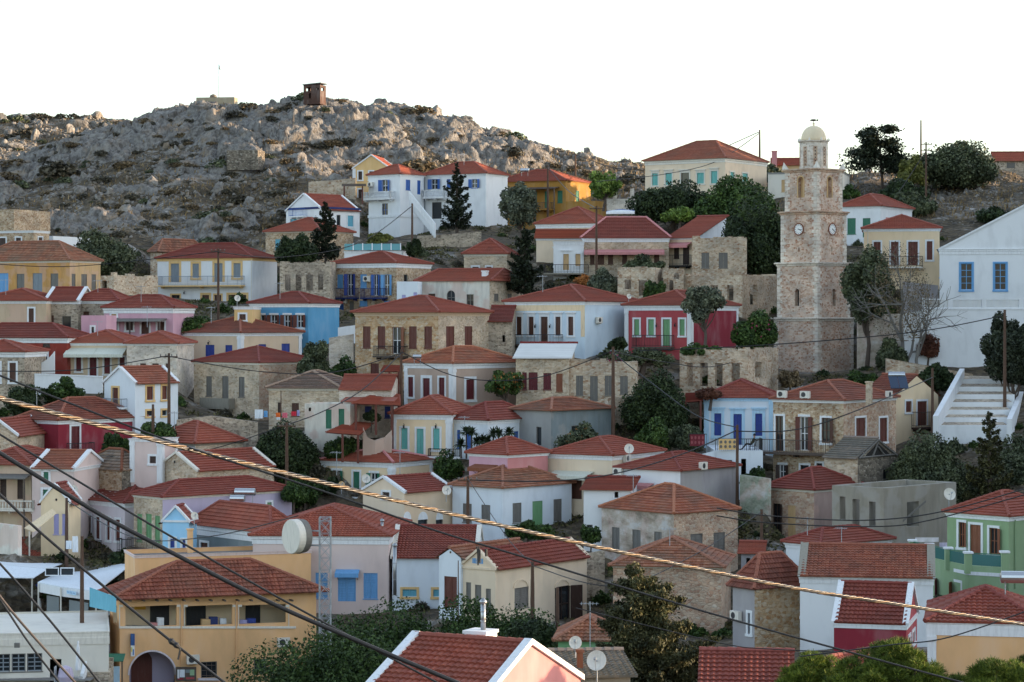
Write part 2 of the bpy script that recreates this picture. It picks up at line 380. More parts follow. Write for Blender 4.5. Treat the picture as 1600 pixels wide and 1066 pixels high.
def make_window(root, fc, u0, u1, z0, z1, style):
    st = style.split(':'); frame, kind = st[0], st[1]; colr = st[2] if len(st) > 2 else 'brown'; flags = st[3:]
    isdoor = 'door' in flags or kind == 'door'
    arch = 'arch' in flags
    nm = 'door' if isdoor else 'window'
    mb = MB(); fw = .17 if 'thick' not in flags else .26
    w, h = u1 - u0, z1 - z0
    if kind == 'void' and frame == 'none': return None
    if frame != 'none':
        pr = .05
        fc.box(mb, u0 - fw, u0, -.02, pr, z0 - (0 if isdoor else fw * .8), z1 + fw); fc.box(mb, u1, u1 + fw, -.02, pr, z0 - (0 if isdoor else fw * .8), z1 + fw)
        fc.box(mb, u0, u1, -.02, pr - .003, z1, z1 + fw)
        if not isdoor: fc.box(mb, u0 - fw - .04, u1 + fw + .04, -.02, pr + .05, z0 - fw * .8 - .06, z0 - fw * .2)
        if 'hood' in flags: fc.box(mb, u0 - fw - .12, u1 + fw + .12, -.02, .16, z1 + fw + .16, z1 + fw + .28); fc.box(mb, u0 - fw, u1 + fw, -.02, .07, z1 + fw + .02, z1 + fw + .16)
        o = mb.build(nm, paint(frame, .8), root)
    else:
        # plain opening: timber casing set inside the reveal
        for a, b in ((u0, u0 + .05), (u1 - .05, u1)): fc.box(mb, a, b, -.16, -.04, z0, z1)
        fc.box(mb, u0 + .05, u1 - .05, -.158, -.042, z1 - .05, z1)
        fc.box(mb, u0 - .06, u1 + .06, -.05, .045, z0 - .07, z0 - .004) if not isdoor else None
        o = mb.build(nm, paint(colr if kind in ('shut', 'open', 'door', 'half') else 'greywood'), root)
    o_in = -.10
    if kind in ('shut', 'door'):
        leaf = shutter_mesh(fc, u0 + .01, u1 - .01, o_in, z0 + .01, z1 - .01, 2 if w > .62 else 1)
        leaf.build('shutter' if kind == 'shut' else 'door_leaf', paint(colr), o)
        if kind == 'door' and h > 2.3: pass
    elif kind in ('glass', 'open', 'half', 'dark'):
        p = MB(); fc.box(p, u0, u1, -.17, -.155, z0, z1); p.build('pane', glass(), o)
        s = MB(); sc = paint('white' if 'wsash' in flags else (colr if kind != 'open' else 'white'), .6)
        if kind != 'dark':
            for a, b in ((u0, u0 + .07), (u1 - .07, u1), ((u0 + u1) / 2 - .035, (u0 + u1) / 2 + .035)): fc.box(s, a, b, -.152, -.10, z0, z1)
            nb = 4 if 'grid' in flags else 2
            for k in range(nb + 1):
                zz = z0 + (h - .06) * k / nb
                for a, b in ((u0 + .07, (u0 + u1) / 2 - .035), ((u0 + u1) / 2 + .035, u1 - .07)): fc.box(s, a, b, -.15, -.104, zz, zz + .06)
            s.build('sash', sc, o)
        if kind in ('open', 'half'):
            for sd, uh in ((1, u0), (-1, u1)):
                if kind == 'half' and sd == 1: continue
                open_leaf(fc, uh, .03, z0 + .02, z1 - .02, w / 2, R_(28 if not 'wide' in flags else 12), sd).build('shutter', paint(colr), o)
    elif kind == 'void':
        pass
    return o

HOUSES = {}
def house(kind, label, x, ey, by, ay, s, th=None, asp=1.0, R=None, roof='hip', rc='red', wall='white', wallR=None, corn='white', ch=.45, over=.28,
          quoin=None, rake=None, wins=(), ext=(), geo=0, ridge=None, capc=None, hollow=False, cat='house', band=None, ground=True, basedrop=3.5, pitchz=None, ceil=None):
    lx, cx, rx = x
    d = F / s; Cx = (cx - 800) / F * d
    a, bb = abs(cx - lx), (abs(rx - cx) if rx is not None else None)
    if th is None:
        if bb is None: th = 18
        else: th = min(64, max(10, math.degrees(math.atan2(bb, a * asp))))
    t = R_(th); ct, sn = math.cos(t), math.sin(t)
    ul = (lx - 800) / F; L = (Cx - ul * d) / (ct + ul * sn)
    if R is None:
        ur = (rx - 800) / F; R = (ur * d - Cx) / (sn - ur * ct)
        if not (2.5 < R < 22): print('house dims?', label, 'L %.1f R %.1f th %.0f' % (L, R, th)); R = 8.0
    zC = lambda py: (HZ - py) / F * d
    zt, zb = zC(ey), zC(by); zlow = zb - basedrop
    base = Vector((Cx, d, zb))
    ex, eyv = Vector((ct, -sn, 0)), Vector((sn, ct, 0))
    cen = base + ex * (-L / 2) + eyv * (R / 2)
    if label in HOUSES: print('dup label', label)
    root = empty(kind, cen, -t); tag(root, label, cat); HOUSES[label] = root
    ox, oy = L / 2, -R / 2       # house coordinates: front face at y = oy, right face at x = ox
    H = zt - zb; low = zlow - zb
    FC = dict(L=Face((ox - L, oy, 0), (1, 0, 0), (0, -1, 0), L), R=Face((ox, oy, 0), (0, 1, 0), (1, 0, 0), R),
              B=Face((ox, -oy, 0), (-1, 0, 0), (0, 1, 0), L), S=Face((-ox, -oy, 0), (0, -1, 0), (-1, 0, 0), R))
    def pick(face, px, py):
        u = (px - 800) / F
        if face == 'L': q = (Cx - u * d) / (ct + u * sn); dep = d + q * sn; uu = L - q
        else: q = (u * d - Cx) / (sn - u * ct); dep = d + q * ct; uu = q
        return uu, (HZ - py) / F * dep - zb
    def todoor(v): return Vector(v)
    def loc(px, py, dep):
        w = W(px, py, dep) - cen; return Vector((w.dot(ex), w.dot(eyv), w.z))
    # apex height
    dc = cen.y
    rise = None
    if roof not in ('flat', 'none', 'open'):
        dap = dc if roof != 'shed' else d + R * ct
        rise = max(.5, (HZ - ay) / F * dap - zt)
    if pitchz: rise = pitchz
    # openings
    holes = dict(L=[], R=[], B=[], S=[]); todo = []
    for wdef in wins:
        face, style, y0, y1, spans = wdef[:5]
        zz = None
        for sp in spans.split():
            p0, p1 = span(sp)
            u0, za = pick(face, p0, y1); u1, _ = pick(face, p1, y1); um, zt_ = pick(face, (p0 + p1) / 2, y0); _, za = pick(face, (p0 + p1) / 2, y1)
            if zz is None: zz = (za, zt_)
            if u1 - u0 < .15: continue
            u0, u1 = max(u0, .1), min(u1, FC[face].len - .1)
            if u1 - u0 < .2: continue
            z1 = min(zz[1], H - (ch + .05 if corn else .1))
            if z1 - zz[0] < .2: continue
            holes[face].append((u0, u1, zz[0], z1, 'arch' in style))
            todo.append((face, u0, u1, zz[0], z1, style))
    for fk in ('B', 'S'):      # the sides turned away have windows too
        fl = FC[fk].len
        if not hollow and fl > 4 and H > 2.6:
            for k in range(2 if fl < 9 else 3):
                n_ = 2 if fl < 9 else 3; um = fl * (k + .5) / n_; holes[fk].append((um - .45, um + .45, max(.3, H - 2.7), H - 1.0, False))
                todo.append((fk, um - .45, um + .45, max(.3, H - 2.7), H - 1.0, (wins[0][1] if wins and 'void' not in wins[0][1] else 'white:shut:brown').replace(':door', ':shut').replace(':arch', '')))
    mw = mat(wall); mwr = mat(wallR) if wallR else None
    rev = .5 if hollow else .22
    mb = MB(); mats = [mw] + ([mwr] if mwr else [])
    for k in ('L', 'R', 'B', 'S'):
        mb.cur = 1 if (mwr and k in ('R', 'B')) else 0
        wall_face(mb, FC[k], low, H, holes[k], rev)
        if hollow:
            fi = FC[k]; inner = Face(fi.at(.5, -.5, 0), fi.U, fi.N * -1, fi.len - 1.0)
            wall_face(mb, inner, low, H, [(h[0] - .5, h[1] - .5, h[2], h[3]) for h in holes[k]], 0.0)
            mb.quad(fi.at(0, 0, H), fi.at(fi.len, 0, H), fi.at(fi.len - .5, -.5, H), fi.at(.5, -.5, H))
            if hollow == 'ragged':
                u = 0.0
                while u < fi.len - .5:
                    w_ = rnd.uniform(.5, 1.7); hh = max(0, rnd.gauss(.04, .12)) + .12 * max(0, math.sin(u * .5 + len(label)))
                    if hh > .06: fi.box(mb, u + .04, min(u + w_, fi.len - .04), -.46, -.03, H - .05, H + hh)
                    u += w_
    # gables
    gpts = []
    if roof in ('gableL', 'gableR', 'shed'):
        mb.cur = 0
        if roof == 'gableL':
            for k in ('R', 'S'):
                mb.cur = 1 if (mwr and k == 'R') else 0
                f = FC[k]; mb.poly(f.at(0, 0, H), f.at(f.len, 0, H), f.at(f.len / 2, 0, H + rise)); gpts.append(f)
        elif roof == 'gableR':
            for k in ('L', 'B'):
                f = FC[k]; mb.poly(f.at(0, 0, H), f.at(f.len, 0, H), f.at(f.len / 2, 0, H + rise)); gpts.append(f)
        else:
            gpts = []; mb.cur = 1 if mwr else 0; mb.poly(FC['R'].at(0, 0, H), FC['R'].at(R, 0, H), FC['R'].at(R, 0, H + rise)); mb.cur = 0; mb.poly(FC['S'].at(R, 0, H), FC['S'].at(0, 0, H), FC['S'].at(0, 0, H + rise))
            f = FC['B']; mb.quad(f.at(0, 0, H), f.at(L, 0, H), f.at(L, 0, H + rise), f.at(0, 0, H + rise))
    if not hollow and roof in ('flat', 'none', 'open'):
        mb.quad((ox - L, oy, H - (.5 if roof == 'open' else .12)), (ox, oy, H - (.5 if roof == 'open' else .12)), (ox, -oy, H - (.5 if roof == 'open' else .12)), (ox - L, -oy, H - (.5 if roof == 'open' else .12)))
    mb.build('wall', mats, root)
    # cornice
    if corn and not hollow:
        c = MB(); e = over * .75 if roof == 'hip' else min(over, .14)
        ring(c, -ox, ox, oy, -oy, [(-.01, H - ch), (.05, H - ch), (.05, H - ch * .5), (e * .6, H - ch * .42), (e * .6, H - ch * .16), (e, H - ch * .1), (e, H - .004), (-.05, H - .004)])
        c.build('cornice', paint(corn, .85), root)
    if band:     # painted facade band under the cornice and along the right edge
        c = MB(); FC['L'].box(c, .0, L - .45, .003, .03, H - ch - .55, H - ch); FC['L'].box(c, L - .45, L - .02, .003, .033, H * .3, H - ch); c.build('facade_band', paint(band, .9), root)
    if quoin:
        for fk, u in (('L', 0.0), ('L', L - .42), ('R', 0.0), ('R', R - .42)):
            c = MB(); FC[fk].box(c, u + .0, u + .42, -.02, .055, 0 - .5, H - (ch if corn else 0) - .004)
            FC[fk].box(c, u - .03, u + .45, -.02, .10, H - ch - .3, H - ch - .05) if corn else None
            c.build('pilaster', paint(quoin, .85), root)
    # roof
    if rise:
        rm = MB(); o = over; zt0 = H + .02
        if roof == 'hip':
            x0, x1, y0, y1 = -ox - o, ox + o, oy - o, -oy + o; LL, RR = x1 - x0, y1 - y0
            rl = ridge if ridge is not None else max(0.0, (LL - RR) * .8 if LL > RR else (RR - LL) * .8)
            za = H + rise
            if LL >= RR: A, B = Vector((-rl / 2, 0, za)), Vector((rl / 2, 0, za))
            else: A, B = Vector((0, -rl / 2, za)), Vector((0, rl / 2, za))
            c00, c10, c11, c01 = Vector((x0, y0, zt0)), Vector((x1, y0, zt0)), Vector((x1, y1, zt0)), Vector((x0, y1, zt0))
            if LL >= RR: pl = [(c00, c10, A, B), (c10, c11, B, B), (c11, c01, B, A), (c01, c00, A, A)]; hips = [(c00, A), (c10, B), (c11, B), (c01, A)]
            else: pl = [(c00, c10, A, A), (c10, c11, A, B), (c11, c01, B, B), (c01, c00, B, A)]; hips = [(c00, A), (c10, A), (c11, B), (c01, B)]
            for q in pl: roof_plane(rm, *q, geo=geo)
            if rl > .1: hips.append((A, B))
            ring(rm, x0, x1, y0, y1, [(-o - .1, zt0 - .03), (-.06, zt0 - .03), (-.06, zt0 + .02)])
        elif roof in ('gableL', 'gableR'):
            x0, x1, y0, y1 = -ox, ox, oy, -oy
            if roof == 'gableL':
                x0 -= .06 if not rake else -.02; x1 += .06 if not rake else -.02; y0 -= o; y1 += o
                zz = H - rise * o / (R / 2); A, B = Vector((x0, 0, H + rise)), Vector((x1, 0, H + rise))
                pl = [(Vector((x0, y0, zz)), Vector((x1, y0, zz)), A, B), (Vector((x1, y1, zz)), Vector((x0, y1, zz)), B, A)]
            else:
                y0 -= .06 if not rake else -.02; y1 += .06 if not rake else -.02; x0 -= o; x1 += o
                zz = H - rise * o / (L / 2); A, B = Vector((0, y0, H + rise)), Vector((0, y1, H + rise))
                pl = [(Vector((x1, y0, zz)), Vector((x1, y1, zz)), A, B), (Vector((x0, y1, zz)), Vector((x0, y0, zz)), B, A)]
            for q in pl: roof_plane(rm, *[v + Vector((0, 0, .06)) for v in q], geo=geo)
            hips = [(A + Vector((0, 0, .08)), B + Vector((0, 0, .08)))]
        else:
            zz = H
            q = (Vector((-ox - o, oy - o, zz)), Vector((ox + o, oy - o, zz)), Vector((-ox - o, -oy, zz + rise)), Vector((ox + o, -oy, zz + rise)))
            roof_plane(rm, *[v + Vector((0, 0, .06)) for v in q], geo=geo); hips = [(q[2] + Vector((0, 0, .1)), q[3] + Vector((0, 0, .1)))]
            p = [v + Vector((0, 0, .05)) for v in q]; rm.quad(p[0], p[1], p[3], p[2])
        ro = rm.build('roof', tile(rc), root)
        cm = MB()
        for A_, B_ in hips: cap_line(cm, Vector(A_) + Vector((0, 0, .05)), Vector(B_) + Vector((0, 0, .05)), .12, geo or s > 19)
        cc = capc or {'red': (.28, .075, .05), 'dark': (.22, .045, .033), 'orange': (.42, .16, .085), 'rust': (.33, .14, .085), 'old': (.32, .22, .16), 'brownred': (.30, .10, .06), 'pinkred': (.28, .075, .06), 'olddark': (.25, .2, .17), 'sheet': (.2, .03, .025)}[rc]
        cm.build('ridge_tiles', paint(cc if not isinstance(cc, str) else cc, .8), ro)
        if rake:
            for f in gpts:
                for sd in (0, 1):
                    k = MB(); a_ = f.at(f.len * sd - (.1 if sd == 0 else -.1), -.28, H - .12); b_ = f.at(f.len / 2, -.28, H + rise + .04)
                    v = b_ - a_; kw = .5 if rake == 'concrete' else .34; k.obox(a_ + f.N * (.42 - kw), v, f.N * kw, Vector((0, 0, (.22 if s > 30 else .2)))); k.build('gable_coping', paint(rake, .85), root)
    for w in todo:
        make_window(root, FC[w[0]], *w[1:])
    if roof == 'hip' and 15 < s < 24 and len(label) % 3 == 0: ext = list(ext) + [('ant', (lx + cx) / 2 + len(label) % 17 - 8, ay - 16, ay + 4, 2.0)]
    for e in ext: extra(root, FC, pick, loc, e, d, H, dc)
    if ground:
        for xx, yy in ((-ox, oy), (ox, oy), (ox, -oy), (-ox, -oy), (0, oy), (0, 0)):
            p = cen + ex * xx + eyv * yy; CTRL.append((p.x, p.y, zb - .25))
    return root

def extra(root, FC, pick, loc, e, d, H, dc):
    k = e[0]
    if k == 'balc':        # face, x0, x1, yfloor, yrail, depth, slab, rail
        _, face, x0, x1, yf, yr, dep, slab, rl = e[:9]
        f = FC[face]; u0, zf = pick(face, x0, yf); u1, _z = pick(face, x1, yf); _u, zf = pick(face, (x0 + x1) / 2, yf); _u, zr = pick(face, (x0 + x1) / 2, yr)
        m = MB(); f.box(m, u0, u1, -.03, dep, zf - .16, zf)
        for uu in (u0 + .3, u1 - .3, (u0 + u1) / 2): f.box(m, uu - .07, uu + .07, .02, dep * .7, zf - .36, zf - .16)
        b = m.build('balcony', paint(slab, .85), root)
        if rl:
            r = MB(); h = max(.6, zr - zf); kind = e[9] if len(e) > 9 else 'iron'
            pts = [f.at(u0 + .05, .02, zf), f.at(u0 + .05, dep - .05, zf), f.at(u1 - .05, dep - .05, zf), f.at(u1 - .05, .02, zf)]
            if kind == 'iron': rail(r, pts, h)
            elif kind == 'balus':
                for a, c in zip(pts, pts[1:]):
                    a, c = Vector(a), Vector(c); dd = c - a; n = max(2, int(dd.length / .24))
                    t_ = dd.normalized(); s_ = t_.cross(Vector((0, 0, 1)))
                    r.obox(a - s_ * .07 + Vector((0, 0, h - .1)), dd, s_ * .14, Vector((0, 0, .1))); r.obox(a - s_ * .07, dd, s_ * .14, Vector((0, 0, .1)))
                    for i in range(n + 1):
                        p = a + dd * (i / n)
                        if i in (0, n): r.obox(p - t_ * .09 - s_ * .09, t_ * .18, s_ * .18, Vector((0, 0, h + .03)))
                        else: r.tube([p + Vector((0, 0, z)) for z in (.1, .3, .55, h - .1)], [.04, .075, .04, .05], 6, False)
            elif kind == 'solid':
                for a, c in zip(pts, pts[1:]):
                    a, c = Vector(a), Vector(c); dd = c - a; s_ = dd.normalized().cross(Vector((0, 0, 1))); r.obox(a - s_ * .06, dd, s_ * .12, Vector((0, 0, h)))
            r.build('railing', paint(rl, .6), b)
    elif k == 'awn':       # face, x0, x1, ytop, ybot, out, colour
        _, face, x0, x1, yt, yb, out, cn = e
        f = FC[face]; u0, zt = pick(face, x0, yt); u1, _z = pick(face, x1, yt); _u, zt = pick(face, (x0 + x1) / 2, yt); _u, zb = pick(face, (x0 + x1) / 2, yb)
        m = MB(); m.obox(f.at(u0, .01, zt - .05), f.U * (u1 - u0), f.N * out + Vector((0, 0, -max(.15, (zt - zb) * .8))), Vector((0, 0, .06)))
        zf = zt - max(.15, (zt - zb) * .8)
        f.box(m, u0, u1, out - .02, out + .012, zf - .28, zf - .03)
        a = m.build('awning', paint(cn, .8), root)
        for uu in (u0 + .15, u1 - .15): br = MB(); br.tube([f.at(uu, .02, zf - .5), f.at(uu, out - .08, zf - .06)], .025, 5); br.build('bracket', paint('oldwood'), a)
    elif k == 'pergola':   # face, x0,x1,ytop,out,colour: flat roof on posts
        _, face, x0, x1, yt, out, cn, pc = e
        f = FC[face]; u0, z = pick(face, x0, yt); u1, _z = pick(face, x1, yt); _u, z = pick(face, (x0 + x1) / 2, yt)
        m = MB(); m.obox(f.at(u0, .02, z), f.U * (u1 - u0), f.N * out + Vector((0, 0, -.25)), Vector((0, 0, .09))); p = m.build('porch_roof', paint(cn, .8) if cn not in ROOFC else tile(cn), root)
        n = max(2, int((u1 - u0) / 2.6) + 1)
        for i in range(n):
            uu = u0 + .1 + (u1 - u0 - .2) * i / (n - 1); q = MB(); f.box(q, uu - .06, uu + .06, out - .2, out - .08, -2.0, z - .24); q.build('post', paint(pc), p)
    elif k == 'ac':
        _, face, x0, x1, y0, y1 = e
        f = FC[face]; u0, z0 = pick(face, x0, y1); u1, z1 = pick(face, x1, y0); u0, u1 = (u0 + u1) / 2 - .42, (u0 + u1) / 2 + .42; z1 = z0 + .58
        m = MB(); f.box(m, u0, u1, .08, .38, z0, z1); f.box(m, u0 + .1, u0 + .16, .0, .3, z0 - .06, z0); f.box(m, u1 - .16, u1 - .1, .0, .3, z0 - .06, z0)
        a = m.build('air_conditioner', paint('offwhite', .5), root); g = MB()
        c = f.at(u0 + .32, .385, (z0 + z1) / 2); ring_ = [c + f.U * (math.cos(q) * .21) + Vector((0, 0, math.sin(q) * .21)) for q in np.linspace(0, 2 * math.pi, 15)[:-1]]
        g.poly(*ring_); 
        for q in ring_[::2]: g.obox(c + f.N * .004, q - c, f.N * .008, Vector((0, 0, .012)))
        g.build('fan_grille', flat('fan_grille', (.05, .05, .055), .5), a)
    elif k == 'dish':      # px, py, diameter px, depth offset, aim
        _, px, py, dp, off = e[:5]; aim = e[5] if len(e) > 5 else -.5; cn = e[6] if len(e) > 6 else 'offwhite'
        dd = d + off; dia = dp / F * dd; c = loc(px, py, dd)
        m = MB(); nrm = Vector((aim, -1, .42)).normalized()
        rot = root.matrix_basis.to_3x3().inverted(); nrm = (rot @ nrm).normalized()
        a = nrm.cross(Vector((0, 0, 1))).normalized(); b = a.cross(nrm)
        n = 20; rings = [(r_, (r_ * r_ - 1) * .16 * dia) for r_ in (.02, .35, .7, 1.0)]
        for side in (0, -.03):
            o = len(m.v)
            for r_, dz in rings:
                for j in range(n): q = 2 * math.pi * j / n; m.v.append(tuple(c + (a * math.cos(q) + b * math.sin(q) * 1.06) * (r_ * dia / 2) + nrm * (dz + side)))
            for i in range(3):
                for j in range(n): m.f.append((o + i * n + j, o + i * n + (j + 1) % n, o + (i + 1) * n + (j + 1) % n, o + (i + 1) * n + j)); m.mi.append(0)
        o1 = m.build('satellite_dish', paint(cn, .5), root, smooth=False)
        p = MB(); foot = Vector((c.x, c.y, c.z)) - nrm * (.2 * dia); p.tube([foot + Vector((0, 0, .05)), foot - Vector((0, 0, dia * .5 + .5))], .03, 6)
        tip = c + nrm * dia * .42 - b * dia * .1; p.tube([c - b * dia * .5, tip], .015, 5); p.obox(tip - a * .05, a * .1, b * .1, nrm * .12); p.tube([foot, c], .03, 5)
        p.build('dish_arm', paint('steel', .5), o1)
    elif k == 'chim':      # px, ytop, ybase, width px, colour, depth offset
        _, px, yt, yb, wp, cn, off = e
        dd = d + off; w = wp / F * dd; t = loc(px, yt, dd); bz = loc(px, yb, dd).z - .5
        m = MB(); m.box(t.x - w / 2, t.x + w / 2, t.y - w / 2, t.y + w / 2, bz, t.z - .12); m.box(t.x - w / 2 - .05, t.x + w / 2 + .05, t.y - w / 2 - .05, t.y + w / 2 + .05, t.z - .12, t.z)
        m.build('chimney', mat(cn), root)
    elif k == 'flue':
        _, px, yt, yb, wp, off = e
        dd = d + off; w = wp / F * dd; t = loc(px, yt, dd); bz = loc(px, yb, dd).z
        m = MB(); r = w / 2; m.tube([(t.x, t.y, bz), (t.x, t.y, t.z - r)], r * .8, 12); m.lathe([(r * .85, -.0), (r * 1.25, .02), (r * 1.2, .10), (r * .2, .22)], (t.x, t.y, t.z - r), 12)
        for q in (.3, .62): m.tube([(t.x, t.y, bz + (t.z - bz) * q), (t.x, t.y, bz + (t.z - bz) * q + .05)], r * .9, 12)
        m.build('flue', paint('steel', .35, .8), root, smooth=True)
    elif k == 'ant':
        _, px, yt, yb, off = e
        dd = d + off; t = loc(px, yt, dd); b = loc(px, yb, dd)
        m = MB(); m.tube([(t.x, t.y, b.z - .4), t], .028, 5)
        for i in range(5):
            q = t + Vector((-.5 + i * .22, 0, -.12)); m.tube([q - Vector((0, .28 - i * .03, .06)), q + Vector((0, .28 - i * .03, .06))], .012, 4)
        m.tube([t + Vector((-.6, 0, -.12)), t + Vector((.5, 0, -.12))], .014, 4)
        m.build('tv_antenna', paint('steel', .5), root)
    elif k == 'tank':      # solar water heater: px,py centre of tank, length px, depth offset, panel?
        _, px, py, lp, off, panel = e
        dd = d + off; ln = lp / F * dd; c = loc(px, py, dd); rot = root.matrix_basis.to_3x3().inverted(); ax = (rot @ Vector((1, -.12, 0))).normalized(); fr = (rot @ Vector((0, -1, 0))).normalized()
        m = MB(); r = min(.3, ln * .22); prof = [(-.5, .6), (-.47, 1), (.47, 1), (.5, .6)]
        m.tube([c + ax * (ln * q) for q, _ in prof], [r * w for _, w in prof], 16)
        tk = m.build('water_tank', flat('tank_steel', (.62, .64, .66), .22, .9), root, smooth=False)
        for q in (-.35, .35): st = MB(); st.tube([c + ax * (ln * q), c + ax * (ln * q) - Vector((0, 0, r + .55))], .03, 5); st.build('leg', paint('steel', .5), tk)
        if panel:
            p = MB(); o = c - Vector((0, 0, r * .6)) + fr * (r * .8)
            dn = fr * 1.5 - Vector((0, 0, 1.0))
            for sd in (-1, 1): p.obox(o + ax * (ln * .52 * (sd - 1) / 1 * .5 + .02) + ax * (0 if sd > 0 else -.0), ax * (ln * .5), dn, dn.cross(ax).normalized() * .08)
            p.build('solar_panel', flat('solar_panel_glass', (.03, .05, .09), .12), root)
    elif k == 'pipe':      # rain pipe: face,x,y0,y1,colour
        _, face, x, y0, y1, cn = e
        f = FC[face]; u, z0 = pick(face, x, y0); _u, z1 = pick(face, x, y1); m = MB(); m.tube([f.at(u, .07, z0), f.at(u, .07, z1)], .045, 6); m.build('drainpipe', paint(cn, .6), root)
    elif k == 'lamp':
        _, face, x, y = e
        f = FC[face]; u, z = pick(face, x, y); m = MB(); m.tube([f.at(u, 0, z), f.at(u, .25, z + .12), f.at(u, .25, z)], .02, 5); m.lathe([(.03, .14), (.09, .1), (.07, -.12), (.03, -.14)], f.at(u, .25, z - .15), 8)
        m.build('wall_lamp', paint('black'), root)
    elif k == 'oval':      # small dark opening in a gable
        _, face, x, y, w = e
        f = FC[face]; u, z = pick(face, x, y); r = w / F * d / 2; m = MB()
        for q in range(16): 
            a0, a1 = 2 * math.pi * q / 16, 2 * math.pi * (q + 1) / 16
            m.quad(f.at(u + r * math.cos(a0), .03, z + r * 1.2 * math.sin(a0)), f.at(u + r * math.cos(a1), .03, z + r * 1.2 * math.sin(a1)), f.at(u + r * .75 * math.cos(a1), -.0 + .012, z + r * .95 * math.sin(a1)), f.at(u + r * .75 * math.cos(a0), .012, z + r * .95 * math.sin(a0)))
        v = m.build('vent', stone('pale'), root); g = MB(); g.poly(*[f.at(u + r * .76 * math.cos(2 * math.pi * q / 16), .012, z + r * .95 * math.sin(2 * math.pi * q / 16)) for q in range(16)]); g.build('vent_grille', flat('vent_dark', (.02, .02, .02), .9), v)
    elif k == 'relief':    # blind arch mouldings over openings: face, ytop, ybot, spans, colour
        _, face, y0, y1, spans, cn = e
        f = FC[face]
        for sp in spans.split():
            p0, p1 = span(sp); u0, zb = pick(face, p0, y1); u1, zt = pick(face, p1, y0); _u, zb = pick(face, (p0 + p1) / 2, y1); m = MB(); r = (u1 - u0) / 2; um = (u0 + u1) / 2; hh = zt - zb
            for q in range(10):
                a0, a1 = math.pi * q / 10, math.pi * (q + 1) / 10
                P = [f.at(um + r * k_ * math.cos(a), n_, zb + hh * k_ * math.sin(a)) for k_, n_, a in ((1, .06, a0), (1, .06, a1), (.8, .06, a1), (.8, .06, a0))]
                m.quad(*P); Q = [f.at(um + r * math.cos(a), .0, zb + hh * math.sin(a)) for a in (a0, a1)]; m.quad(P[0], P[1], Q[1], Q[0]); Q2 = [f.at(um + r * .8 * math.cos(a), .0, zb + hh * .8 * math.sin(a)) for a in (a0, a1)]; m.quad(P[3], P[2], Q2[1], Q2[0])
            m.build('arch_moulding', paint(cn, .85), root)
    elif k == 'lunette':   # arched fanlight panel above openings
        _, face, y0, y1, spans, cn = e
        f = FC[face]
        for sp in spans.split():
            p0, p1 = span(sp); u0, zb = pick(face, p0, y1); u1, zt = pick(face, p1, y0); _u, zb = pick(face, (p0 + p1) / 2, y1); m = MB(); um, r, hh = (u0 + u1) / 2, (u1 - u0) / 2, zt - zb
            P = [f.at(um + r * math.cos(math.pi * q / 12), .05, zb + hh * math.sin(math.pi * q / 12)) for q in range(13)]; m.poly(*P)
            Q = [p - f.N * .05 for p in P]
            for q in range(12): m.quad(P[q], P[q + 1], Q[q + 1], Q[q])
            m.build('fanlight', paint(cn, .7), root)
    elif k == 'timber':    # rotten roof truss over a flat dark panel painted as the open gable's shade
        f = FC['R']; rs_ = e[1]; w_ = f.len; g = MB(); g.poly(f.at(w_ * .16, .012, H + .05), f.at(w_ * .84, .012, H + .05), f.at(w_ * .5, .012, H + rs_ * .82)); v = g.build('gable_shade_panel', flat('gable_dark', (.02, .018, .016), .95), root)
        for a, b in (((.02, -.02), (.5, 1.0)), ((.98, -.02), (.5, 1.0)), ((.06, .02), (.94, .06)), ((.36, .04), (.5, .86)), ((.66, .04), (.5, .6))):
            q = MB(); p0, p1 = f.at(w_ * a[0], .06, H + rs_ * a[1]), f.at(w_ * b[0], .06, H + rs_ * b[1]); q.tube([p0, p1], [.09, .07], 6); q.build('timber', paint('greywood', .9), root)
    elif k == 'deck':
        x1, y0 = FC['R'].P.x, FC['R'].P.y; m = MB(); m.box(-x1 + .3, x1 - .3, y0 + .3, -y0 - .3, H - .45, H - e[2]); m.build('roof_deck', paint(e[1], .9), root)
    elif k == 'script':    # worn painted lettering
        _, face, x0, x1, y0, y1, cn = e
        f = FC[face]; u0, z0 = pick(face, x0, y1); u1, _z = pick(face, x1, y1); _u, z1 = pick(face, x0, y0); m = MB(); glyphs(m, f.at(u0, .006, z0), f.U, Vector((0, 0, 1)), u1 - u0, z1 - z0, 7); m.build('lettering', paint(cn, .8), root)
    elif k == 'belt':      # horizontal moulding on both faces: y, height m, colour
        _, y, hm, cn = e[:4]
        _u, z = pick('L', 0, y) if False else pick('L', e[4] if len(e) > 4 else 0, y); m = MB(); x1 = FC['R'].P.x; y0 = FC['R'].P.y
        ring(m, -x1, x1, y0, -y0, [(-.02, z), (.09, z), (.09, z + hm), (-.02, z + hm)]); m.build('string_course', paint(cn, .85), root)
H = house
